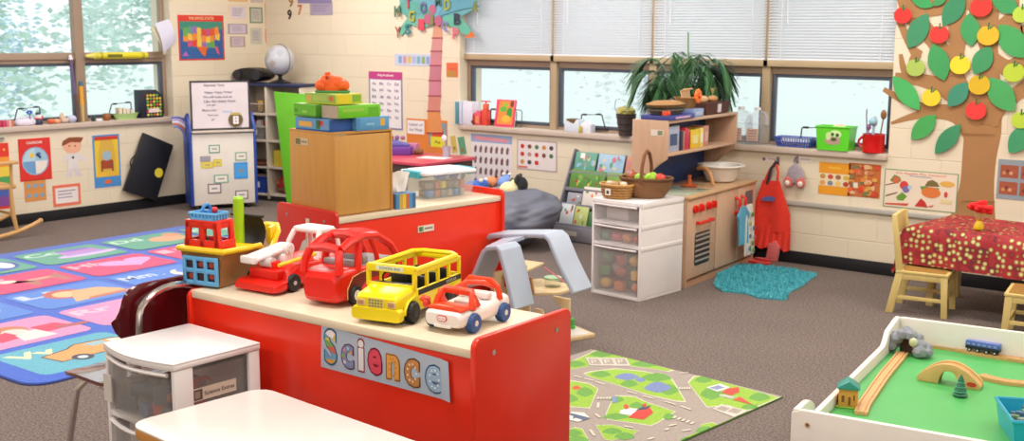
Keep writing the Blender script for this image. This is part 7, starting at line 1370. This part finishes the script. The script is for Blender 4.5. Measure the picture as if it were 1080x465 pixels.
# road rug
r2 = radians(-5); R2 = Vector((-3.27, 4.83, 0)); t = E('road_play_rug', 'green play rug printed with grey roads behind the red shelf', 'rug', R2, r2); b = MB()
def rp_(x, y): p = FZ(x, y, .008)-R2; return (cos(r2)*p.x+sin(r2)*p.y, -sin(r2)*p.x+cos(r2)*p.y)
RW, RH = 1.14, 1.62; b.prism([(0, 0), (RW, 0), (RW, -RH), (0, -RH)], 0, .008, M('#4a6f2c', .95), 'xy', .002); zz = .0082
def Cc(x, y): return rp_(560+x/3.857, 350+y/3.857)
inr = lambda q: (min(RW-.003, max(.003, q[0])), max(-RH+.003, min(-.003, q[1])))
def lay(pts, hx, mp=Cc):
    global zz; zz += .00004; P = [inr(mp(*q)) for q in pts]; b.raw([(x, y, zz) for x, y in P], [tuple(range(len(P)))], M(hx, .95, 'fabric'))
def stroke(pts, w, hx, mp=Cc):
    global zz; zz += .00004; P = [Vector(mp(*q)) for q in pts]
    for i in range(len(P)-1):
        d = (P[i+1]-P[i]).normalized(); n_ = Vector((-d.y, d.x))*w/2; q = [inr(v) for v in (P[i]+n_, P[i+1]+n_, P[i+1]-n_, P[i]-n_)]; b.raw([(x, y, zz) for x, y in q], [(0, 1, 2, 3)], M(hx, .95, 'fabric'))
ROAD, LN, GR1, GR2 = '#9c9088', '#cdc6b6', '#8cb52c', '#5f9a36'
lay([(-400, -50), (1100, -50), (1100, 900), (-400, 900)], ROAD, lambda x, y: (min(RW-.004, max(.004, x)), max(-RH+.004, min(-.004, y)))) if False else b.raw([(.004, -.004, zz), (RW-.004, -.004, zz), (RW-.004, -RH+.004, zz), (.004, -RH+.004, zz)], [(0, 1, 2, 3)], M(ROAD, .95, 'fabric'))
def island(pts, blobs=()):
    cx = sum(p[0] for p in pts)/len(pts); cy = sum(p[1] for p in pts)/len(pts)
    lay(pts, LN); lay([(cx+(x-cx)*.965, cy+(y-cy)*.945) for x, y in pts], GR1)
    for x, y, rx, ry, hx in blobs: lay([(x+rx*cos(a)*(1+.12*sin(3*a)), y+ry*sin(a)*(1+.12*cos(4*a))) for a in [2*pi*k/16 for k in range(16)]], hx)
island([(285, 66), (232, 88), (100, 150), (140, 156), (235, 140), (215, 105), (385, 108), (405, 140), (480, 148), (560, 162), (585, 156), (500, 118), (300, 68)], [(285, 90, 42, 12, GR2), (180, 130, 42, 12, GR2), (470, 130, 60, 12, GR2)])
island([(212, 168), (240, 160), (340, 148), (450, 158), (565, 180), (585, 205), (632, 285), (600, 285), (480, 258), (330, 210), (235, 182)], [(285, 172, 40, 12, GR2), (510, 185, 60, 16, GR2), (400, 210, 34, 14, GR2), (560, 235, 40, 20, GR2), (390, 182, 48, 13, '#6d7fb2'), (515, 225, 52, 20, '#6d7fb2'), (445, 195, 20, 8, '#6d7fb2')])
island([(660, 180), (690, 176), (1015, 268), (880, 325), (800, 300), (715, 308), (637, 205)], [(700, 195, 34, 12, GR2), (930, 265, 42, 16, GR2), (735, 250, 44, 24, GR2), (890, 305, 34, 10, GR2)])
island([(55, 222), (150, 195), (240, 210), (275, 232), (240, 312), (140, 305), (55, 290)], [(110, 215, 40, 14, GR2), (130, 270, 60, 22, GR2), (80, 245, 34, 16, GR2), (220, 245, 34, 18, GR2), (185, 228, 18, 8, '#c8502c')])
island([(345, 258), (420, 262), (470, 285), (590, 325), (520, 370), (490, 384), (310, 358), (303, 335), (330, 275)], [(350, 275, 28, 12, GR2), (345, 345, 50, 12, GR2), (560, 345, 24, 12, GR2), (430, 300, 30, 12, GR2)])
island([(45, 320), (80, 330), (95, 358), (70, 380), (20, 390)], [(60, 350, 14, 12, GR2)])
island([(180, 388), (210, 395), (245, 460), (120, 470), (60, 440)], [(170, 412, 38, 14, GR2), (190, 440, 44, 14, GR2)])
island([(262, 380), (330, 378), (438, 405), (415, 420), (330, 444), (300, 440)], [(330, 405, 40, 12, GR2), (380, 425, 40, 14, GR2)])
island([(690, 378), (740, 368), (790, 388), (860, 350), (800, 395), (690, 455), (600, 450), (650, 420), (690, 405)], [(710, 400, 38, 14, GR2), (640, 438, 30, 9, GR2)])
# car park bays, buildings, plane
lay([(222, 105), (388, 108), (405, 140), (238, 138)], '#c6bfb4'); [lay([(232+54*k, 111), (274+54*k, 112), (286+54*k, 133), (242+54*k, 132)], '#9d9388') or stroke([(250+54*k, 128), (246+54*k, 116), (262+54*k, 117), (262+54*k, 122), (250+54*k, 122)], .006, '#d9d3c8') for k in range(3)]
lay([(738, 315), (775, 295), (895, 325), (850, 355)], '#c6bfb4'); [lay([(750+48*k, 315+10*k), (775+48*k, 303+8*k), (812+48*k, 312+8*k), (788+48*k, 326+9*k)], '#9d9388') for k in range(2)]
lay([(712, 228), (770, 212), (810, 228), (760, 245)], '#d8d8dc'); lay([(722, 230), (762, 218), (790, 228), (756, 238)], '#7f8ab0'); lay([(775, 248), (800, 232), (845, 226), (848, 245), (815, 260)], '#cf3c2c'); lay([(770, 255), (830, 265), (822, 275), (765, 262)], '#b9b4b4'); lay([(822, 278), (850, 265), (890, 290), (905, 298)], '#cf4a30'); lay([(905, 300), (925, 292), (915, 306)], '#7aa02c')
lay([(365, 320), (400, 312), (470, 318), (430, 345), (360, 335)], '#d3d6d8'); lay([(395, 350), (430, 322), (480, 305), (498, 330), (460, 358)], '#cf2f24'); lay([(425, 322), (445, 310), (490, 300), (470, 318)], '#3a3f5a'); lay([(375, 300), (392, 296), (400, 312), (385, 318)], '#c8402c'); lay([(448, 298), (470, 292), (466, 312)], '#b03a2c'); lay([(330, 268), (350, 262), (350, 290), (330, 290)], '#6f88a8')
lay([(135, 345), (165, 328), (215, 330), (240, 352), (190, 368), (150, 358)], '#dcd8d0'); lay([(150, 330), (175, 335), (240, 352), (215, 362), (180, 352), (170, 358), (172, 345), (148, 338)], '#4f5f7c')
for pts in ([(175, 180), (205, 188)], [(215, 190), (255, 200)], [(262, 204), (300, 216)], [(390, 244), (430, 254)], [(455, 262), (500, 274)], [(545, 285), (590, 298)], [(610, 304), (650, 318)], [(62, 190), (82, 186)], [(90, 182), (110, 178)], [(275, 290), (272, 310)], [(240, 400), (258, 425)], [(262, 335), (280, 350)], [(380, 385), (415, 392)], [(560, 385), (590, 378)], [(615, 405), (650, 400)], [(475, 440), (500, 432)], [(545, 402), (560, 396)], [(608, 170), (640, 168)]): stroke(pts, .012, LN)
for k in range(5): stroke([(590+18*k, 345+6*k), (578+18*k, 354+6*k)], .012, LN); stroke([(275+12*k, 268), (271+12*k, 276)], .009, LN); stroke([(605+10*k, 228), (605+10*k, 236)], .008, LN)
for k in range(5): stroke([(85+14*k, 382-3*k), (95+14*k, 388-3*k)], .01, LN)
b.build('rug_face', t)
# blue bath-mat rug
c0 = FZ(806, 298); t = E('turquoise_mat', 'shaggy turquoise mat on the floor in front of the play kitchen', 'mat', (c0.x, c0.y, 0), 0)
out = [FZ(*q)-c0 for q in ((753, 302), (757, 290), (775, 281), (800, 281), (826, 284), (862, 291), (853, 297), (846, 303), (833, 309), (829, 317), (800, 315), (785, 310), (762, 308))]
b = MB(); N = 46; xs = [p.x for p in out]; ys = [p.y for p in out]; P2 = [(p.x, p.y) for p in out]
def inside(x, y):
    c = False; j = len(P2)-1
    for i in range(len(P2)):
        if (P2[i][1] > y) != (P2[j][1] > y) and x < (P2[j][0]-P2[i][0])*(y-P2[i][1])/(P2[j][1]-P2[i][1])+P2[i][0]: c = not c
        j = i
    return c
b.prism(P2, .0, .012, M('#3f9fae', .95, 'fabric'), 'xy'); rm = random.Random(8)
for i in range(5200):
    x, y = rm.uniform(min(xs), max(xs)), rm.uniform(min(ys), max(ys))
    if not inside(x, y): continue
    a = rm.uniform(0, 6.28); h_ = rm.uniform(.018, .034); r_ = .008; dx, dy = rm.uniform(-.012, .012), rm.uniform(-.012, .012)
    b.raw([(x+r_*cos(a), y+r_*sin(a), .01), (x+r_*cos(a+2.1), y+r_*sin(a+2.1), .01), (x+r_*cos(a+4.2), y+r_*sin(a+4.2), .01), (x+dx, y+dy, h_)], [(0, 1, 3), (1, 2, 3), (2, 0, 3)], M(['#4aa9b8', '#3f9fae', '#58b4c0'][i % 3], .95))
b.build('pile', t)
# ================================================================ table with printed cloth and chairs
TH = .51; T0 = FZ(957, 237, TH); TA = radians(-6.5); t = E('play_table', 'small play table hidden under the red printed cloth', 'table', (T0.x+.62, T0.y+.24, 0), TA)
b = MB(); b.prism(rrect(-.55, .55, -.28, .28, .04), TH-.03, TH-.006, M('#d8c184', .4, 'wood'), 'xy', .003); b.build('tabletop', t)
for x in (-.48, .48):
    for y in (-.16, .2): b = MB(); b.box(x-.022, x+.022, y-.022, y+.022, 0, TH-.03, M('#d8c184', .4, 'wood'), .004); b.build('leg', t)
# cloth
b = MB(); nx, ny = 60, 36; W_, D_ = .575, .305; dr = .18; vs = []; 
def clothpt(u, v):
    x = (u-.5)*2*(W_+dr); y = (v-.5)*2*(D_+dr); ex = max(0, abs(x)-W_); ey = max(0, abs(y)-D_); sx = 1 if x > 0 else -1; sy = 1 if y > 0 else -1
    drop = min(dr*1.05, max(ex, ey)+min(ex, ey)*.5)*1.28; X = min(abs(x), W_)*sx; Y = min(abs(y), D_)*sy
    if ex > 0: X += sx*(.02+.010*sin(y*26)+ex*.10)*min(1, ex/.03)
    if ey > 0: Y += sy*(.012+.008*sin(x*22)+ey*.06)*min(1, ey/.03)
    if ex > 0 and ey > 0: X += sx*.03; Y += sy*.02; drop += .06*min(ex, ey)/dr
    return (X, Y, TH-.001-drop+(.0 if ex or ey else .0015*sin(x*9)*sin(y*11)))
for s_ in (0, 1):
    for j in range(ny+1):
        for i in range(nx+1): p = clothpt(i/nx, j/ny); vs.append((p[0], p[1], p[2]+.0025*s_))
K = (nx+1)*(ny+1); fs = []
for j in range(ny):
    for i in range(nx): a = j*(nx+1)+i; q = (a, a+1, a+nx+2, a+nx+1); fs.append(q[::-1]); fs.append(tuple(K+z for z in q))
b.raw(vs, fs, M('#9c2a2c', .7, 'cloth_print')); tag(b.build('tablecloth', None, t.location, TA), 'dark red tablecloth printed with cream dots, draped over the play table', 'tablecloth')
q = FZ(1032, 243, TH+.002); tv = E('flower_vase', 'small yellow vase with red flowers on the printed tablecloth', 'vase', (q.x, q.y, TH+.006)); b = MB(); b.lathe([(.022, 0), (.028, .006), (.03, .02), (.02, .045), (.014, .055), (.022, .065), (.018, .065), (.01, .055), (0, .05)], M('#e0c01c', .3), n=20); b.build('vase_body', tv)
for k, (x, y, z) in enumerate(((-.04, 0, .125), (.0, .02, .14), (.045, -.01, .115), (.01, -.03, .12), (-.015, .03, .11))):
    b = MB(); b.tube([(0, 0, .05), (x*.5, y*.5, z*.6), (x, y, z)], .003, M('#c9b27a'), 5)
    sf = b.build('stem', tv); b = MB()
    for j in range(9): a = j*2.4; b.ell((x+cos(a)*.015, y+sin(a)*.015, z+.01*(j % 3)), (.019, .019, .017), M('#e3141c', .6), 8, .1, j)
    b.build('blossom', sf)
CW = M('#d9c27c', .45, 'wood')
def kid_chair(lb, x, y, rz, back=True):
    t = E('kids_chair', lb, 'chair', (x, y, 0), rz, 'wooden chairs at the printed table'); b = MB(); b.box(-.155, .155, -.15, .15, .275, .293, CW, .004); b.box(-.135, .135, -.13, .13, .293, .297, M('#a47a3c', .5, 'wood')); b.build('seat', t)
    for sx in (-1, 1):
        b = MB(); b.prism([(-.145, .275), (-.105, .275), (-.12, 0), (-.155, 0)], sx*.14-.011, sx*.14+.011, CW, 'yz', .003); b.build('leg', t)
        b = MB(); b.prism([(.11, .29), (.15, .29), (.185, 0), (.145, 0)], sx*.14-.011, sx*.14+.011, CW, 'yz', .003) if not back else b.prism([(.10, .30), (.145, .30), (.2, .0), (.155, .0)], sx*.14-.011, sx*.14+.011, CW, 'yz', .003); b.build('leg', t)
        b = MB(); b.box(sx*.14-.008, sx*.14+.008, -.12, .15, .10, .125, CW, .002); b.box(sx*.14-.008, sx*.14+.008, -.12, .13, .235, .275, CW, .002); b.build('side_rail', t)
    for y, z in ((-.125, .1), (-.13, .245), (.14, .245)): b = MB(); b.box(-.14, .14, y-.007, y+.007, z, z+.026, CW, .002); b.build('stretcher', t)
    for sx in (-1, 1): b = MB(); b.prism([(.11, .29), (.15, .29), (.192, .66), (.162, .66)], sx*.14-.011, sx*.14+.011, CW, 'yz', .003); b.build('back_post', t)
    b = MB(); b.prism([(.158, .53), (.176, .53), (.190, .66), (.170, .66)], -.13, .13, CW, 'yz', .003); b.build('backrest', t); t.scale.z = .9; return t
q1 = FZ(975, 332); 
kid_chair('yellow wooden chair tucked under the left part of the printed table', -2.20, 6.83, pi/2+radians(8))
kid_chair('yellow wooden chair tucked under the table beside the flower vase', -1.52, 6.60, -pi/2+radians(8))
# ================================================================ train table
TT = Vector((-1.47, 3.335, 0)); ta = radians(7.3); t = E('train_table', 'white wooden train table with green play surface in the right foreground', 'train table', TT, ta); WH = M('#e6e2da', .35); LX, LY, HT = 1.0, 1.44, .46
def prof(pts, x0, x1, nm): b = MB(); b.prism(pts, x0, x1, WH, 'yz', .004); return b.build(nm, t)
sidep = [(0, .12), (LY, .12), (LY, HT)]+[(LY-.05, HT), (LY-.14, HT-.012)]+[(LY-.20-.08*i/4, HT-.02-.05*sin(pi/2*i/4)) for i in range(5)]+[(.30, HT-.075), (.2, HT-.075), (.19, HT-.075), (.175, HT-.03), (.13, HT-.006), (.1, HT), (0, HT)]
prof(sidep, 0, .022, 'side_board'); prof(sidep, LX-.022, LX, 'side_board')
for y0 in (-.004, LY-.018): b = MB(); b.prism([(-.004, .12), (LX+.004, .12), (LX+.004, HT-.004), (LX-.03, HT), (.03, HT), (-.004, HT-.012)], y0, y0+.022, WH, 'xz', .004); b.build('end_board', t)
for x in (.03, LX-.05):
    for y in (.03, LY-.07): b = MB(); b.box(x, x+.04, y, y+.04, 0, .33, WH, .004); b.build('leg', t)
SZ = .345; b = MB(); b.box(.022, LX-.022, .018, LY-.018, SZ-.012, SZ, M('#4fae5c', .45), 0); b.build('play_surface', t)
b = MB(); b.cyl((.05, -.004, HT-.045), (.05, -.0075, HT-.045), .007, M('#b98a5a', .3, metal=.6), n=12); b.build('screw', t)
def tp(x, y, z): return TT+Vector((cos(ta)*x-sin(ta)*y, sin(ta)*x+cos(ta)*y, z))
def tl(px, py, z=SZ): p = FZ(px, py, z)-TT; return (cos(ta)*p.x+sin(ta)*p.y, -sin(ta)*p.x+cos(ta)*p.y)
TWD = M('#d3a56c', .45, 'wood')
def track(pts, name, lb, z0=SZ+.0005, w_=.045, h_=.013):
    b = MB(); P = [Vector(p) for p in pts]; sm = []
    for i in range(len(P)-1):
        for k in range(6):
            u = k/6; p0, p1, p2, p3 = P[max(i-1, 0)], P[i], P[i+1], P[min(i+2, len(P)-1)]; sm.append(.5*(2*p1+(p2-p0)*u+(2*p0-5*p1+4*p2-p3)*u*u+(3*p1-p0-3*p2+p3)*u**3))
    sm.append(P[-1]); c = sum(sm, Vector((0, 0)))/len(sm); prof_ = [(-.5, 0), (.5, 0), (.5, 1), (.36, 1), (.36, .7), (.22, .7), (.22, 1), (-.22, 1), (-.22, .7), (-.36, .7), (-.36, 1), (-.5, 1)]; vs = []; fs = []; m_ = len(prof_)
    for i, p in enumerate(sm):
        d = (sm[min(i+1, len(sm)-1)]-sm[max(i-1, 0)]).normalized(); n_ = Vector((d.y, -d.x))
        for a, h in prof_: q = p+n_*a*w_; vs.append((q.x-c.x, q.y-c.y, h*h_))
    for i in range(len(sm)-1):
        for j in range(m_): fs.append((i*m_+j, (i+1)*m_+j, (i+1)*m_+(j+1) % m_, i*m_+(j+1) % m_))
    fs += [tuple(range(m_)), tuple((len(sm)-1)*m_+j for j in range(m_))[::-1]]; b.raw(vs, fs, TWD); return tag(b.build(name, None, tp(c.x, c.y, z0), ta), lb, 'train track', 'wooden train tracks')
def segs(P, cuts, labels):
    for i, lb in enumerate(labels): track(P[cuts[i]:cuts[i+1]+1], 'train_track', lb)
# tunnel positions: track runs from the lower left, through the tunnel, along the far board
Lp = [tl(*q) for q in ((908, 438), (912, 428), (924, 410), (934, 396), (944, 384), (952, 374))]
segs(Lp, [0, 2, 5], ['wooden track section nearest the little house with the green roof', 'wooden track section running into the grey rock tunnel'])
Rp = [tl(*q) for q in ((956, 369), (968, 366.5), (985, 366.5), (1004, 369), (1030, 374), (1056, 378.5), (1085, 383))]
segs(Rp, [0, 3, 6], ['wooden track section between the rock tunnel and the blue train car', 'wooden track section beneath the blue train car'])
Qp = [tl(*q) for q in ((1034, 398), (1048, 402), (1064, 405), (1085, 407))]
track(Qp, 'train_track', 'wooden track section leading off the right end of the arched bridge')
# arched bridge
a0, a1 = tl(967, 401), tl(1033, 412); bx = Vector(a1)-Vector(a0); L_ = bx.length; ba = ta+atan2(bx.y, bx.x); t2 = E('toy_bridge', 'light wooden arched toy bridge in the middle of the green surface', 'toy bridge', tp(a0[0], a0[1], SZ), ba); hb = .062
def topz(u): return .018+hb*sin(pi*min(1, max(0, u)))**.85 if True else 0
pts = [(L_*i/20, .02+hb*(1-(2*i/20-1)**2)) for i in range(21)]; pts = [(0, 0)]+pts+[(L_, 0)]+[(L_*.66, 0)]+[(L_*.5+L_*.16*cos(a), .055*sin(a)) for a in [pi*i/10 for i in range(1, 10)]]+[(L_*.34, 0)]
WBR = M('#d8b070', .4, 'wood')
b = MB(); 
for y in (0, .055): b.prism(pts, y, y+.012, WBR, 'xz', .002)
b.build('bridge_side', t2); b = MB(); vs = []
for i in range(21): x, z = L_*i/20, .012+hb*(1-(2*i/20-1)**2); vs += [(x, .012, z), (x, .055, z), (x, .055, z-.008), (x, .012, z-.008)]
b.raw(vs, [f_ for i in range(20) for f_ in ((4*i, 4*i+4, 4*i+5, 4*i+1), (4*i+3, 4*i+2, 4*i+6, 4*i+7), (4*i, 4*i+3, 4*i+7, 4*i+4), (4*i+1, 4*i+5, 4*i+6, 4*i+2))], TWD); b.build('bridge_deck', t2)
b = MB(); b.prism(circ(L_*.87, .018, .018, 20, .009), -.002, 0, M('#c8402c', .4)); b.build('red_logo', t2)
# toy fir
p = tl(1012.5, 418); t2 = E('toy_fir_tree', 'small dark green cone fir tree in front of the toy bridge', 'toy tree', tp(*p, SZ+.0005)); b = MB()
for k in range(4): b.lathe([(.026-.005*k, .004+.017*k), (.027-.005*k, .008+.017*k), (.012-.002*k, .022+.017*k)], M('#1f6a4c', .5), n=20)
b.lathe([(.008, .07), (.0, .084)], M('#1f6a4c', .5)); b.build('foliage', t2); b = MB(); b.cyl((0, 0, 0), (0, 0, .008), .02, M('#1a5a3c'), n=16); b.build('base', t2)
b = MB()
for k in range(3): b.torus((0, 0, .020+.017*k), .0215-.0045*k, .0022, M('#5fae94', .5), n=20)
b.build('light_band', t2)
# blue train car on its track
p = tl(1036, 377, SZ+.014); tr_a = ta+atan2(Rp[5][1]-Rp[4][1], Rp[5][0]-Rp[4][0]); q0 = (Vector(Rp[4])*.75+Vector(Rp[5])*.25); t2 = E('toy_train_car', 'blue and black toy train car on the track by the far board', 'toy train', tp(q0.x, q0.y, SZ+.0140), tr_a); BT = M('#5a6cc0', .35); bl, bw = .068, .016
b = MB(); b.box(-bl, bl, -bw, bw, .012, .024, M('#1f2230', .4), .002); b.build('chassis', t2); b = MB(); b.box(-bl, bl, -bw+.001, bw-.001, .024, .044, BT, .003); b.box(-bl+.004, bl-.004, -bw+.003, bw-.003, .043, .047, M('#7f8fd0', .35), .002)
for i in range(6): b.box(-bl+.006+.021*i, -bl+.018+.021*i, -bw+.0002, -bw+.001, .029, .037, M('#8f9fe0', .3))
b.build('car_body', t2)
for x in (-.05, -.018, .018, .05):
    for y in (-bw, bw): b = MB(); b.cyl((x, y-.003, .008), (x, y+.003, .008), .0085, M('#17181c', .4), n=16); b.cyl((x, y-.0035, .008), (x, y+.0035, .008), .004, M('#c9c9cf', .3), n=10); b.build('wheel', t2)
# rock tunnel
p = tl(955, 374); t2 = E('rock_tunnel', 'grey toy rock tunnel over the track in the train table far corner', 'toy tunnel', tp(p[0], p[1], SZ+.0005), ta+radians(-6)); rr = random.Random(5); G1 = M('#8d919c', .6)
b = MB()
for (x, y, z, r_) in ((-.075, 0, .035, .036), (-.07, .03, .045, .034), (-.05, 0, .075, .032), (-.055, .03, .08, .028), (-.02, .0, .1, .03), (-.01, .03, .105, .03), (.02, .0, .1, .03), (.045, .02, .08, .034), (.065, 0, .055, .036), (.075, -.02, .03, .036), (.085, .03, .035, .036), (.10, 0, .028, .03), (-.09, .0, .022, .025), (.06, .03, .05, .03)):
    b.ell((x*.85, y*.85, z*.85), (r_*.82, r_*.75, r_*.8), G1, 10, .12, int(x*1000), zmin=.0)
b.build('rocks', t2, smooth=12); b = MB(); b.box(-.035, .035, .03, .036, 0, .07, M('#5a3a30', .6)); b.build('tunnel_mouth', t2); b = MB(); b.ell((.035, -.02, .062), (.018, .012, .02), M('#cdd1a8', .5), 8); b.build('pale_patch', t2)
# little house
p = tl(894, 428.5); t2 = E('toy_station', 'little wooden toy house with teal gable roof in the near left corner', 'toy house', tp(p[0]-.0, p[1], SZ+.0005), ta+radians(15)); b = MB(); b.box(-.042, .042, -.03, .035, 0, .007, M('#8fae3a', .6), .002); b.build('base', t2)
b = MB(); b.box(-.033, .033, -.025, .03, .007, .075, M('#d99a44', .45, 'wood'), .002); 
for x, z, w_, h_ in ((-.018, .022, .009, .024), (.004, .012, .008, .03), (.02, .03, .005, .02)): b.box(x-w_/2, x+w_/2, -.0265, -.025, z, z+h_, M('#7a4a24'))
b.build('walls', t2); b = MB(); b.prism([(-.04, .070), (.04, .070), (.034, .078), (0, .1), (-.034, .078)], -.034, .038, M('#2f8f84', .4), 'xz', .002); b.build('roof', t2)
# turquoise bin of train pieces
p = tl(1088, 462); c0 = tp(p[0]+.03, p[1]+.03, SZ+.0005); bt = tub('turquoise_bin', 'turquoise plastic bin of small pieces at the right edge of the train table', c0, ta+radians(20), .25, .25, .085, '#25a6c8', rough=.3)
rb = random.Random(31)
for i in range(36):
    hx = rb.choice(['#4a6f8a', '#8a9a8a', '#c9c2b8', '#2f3f5a', '#6f8f6a', '#a0a0a8', '#c87a6a']); a = i*2.4; r_ = .018*math.sqrt(i); b = MB(); b.box(-.016, .016, -.009, .009, 0, .014, M(hx), .003); tag(b.build('small_piece', None, c0+Vector((cos(a)*r_, sin(a)*r_, .045+.006*(i % 3))), a), 'small toy piece heaped in the turquoise bin', 'toy', 'small pieces in the turquoise bin')
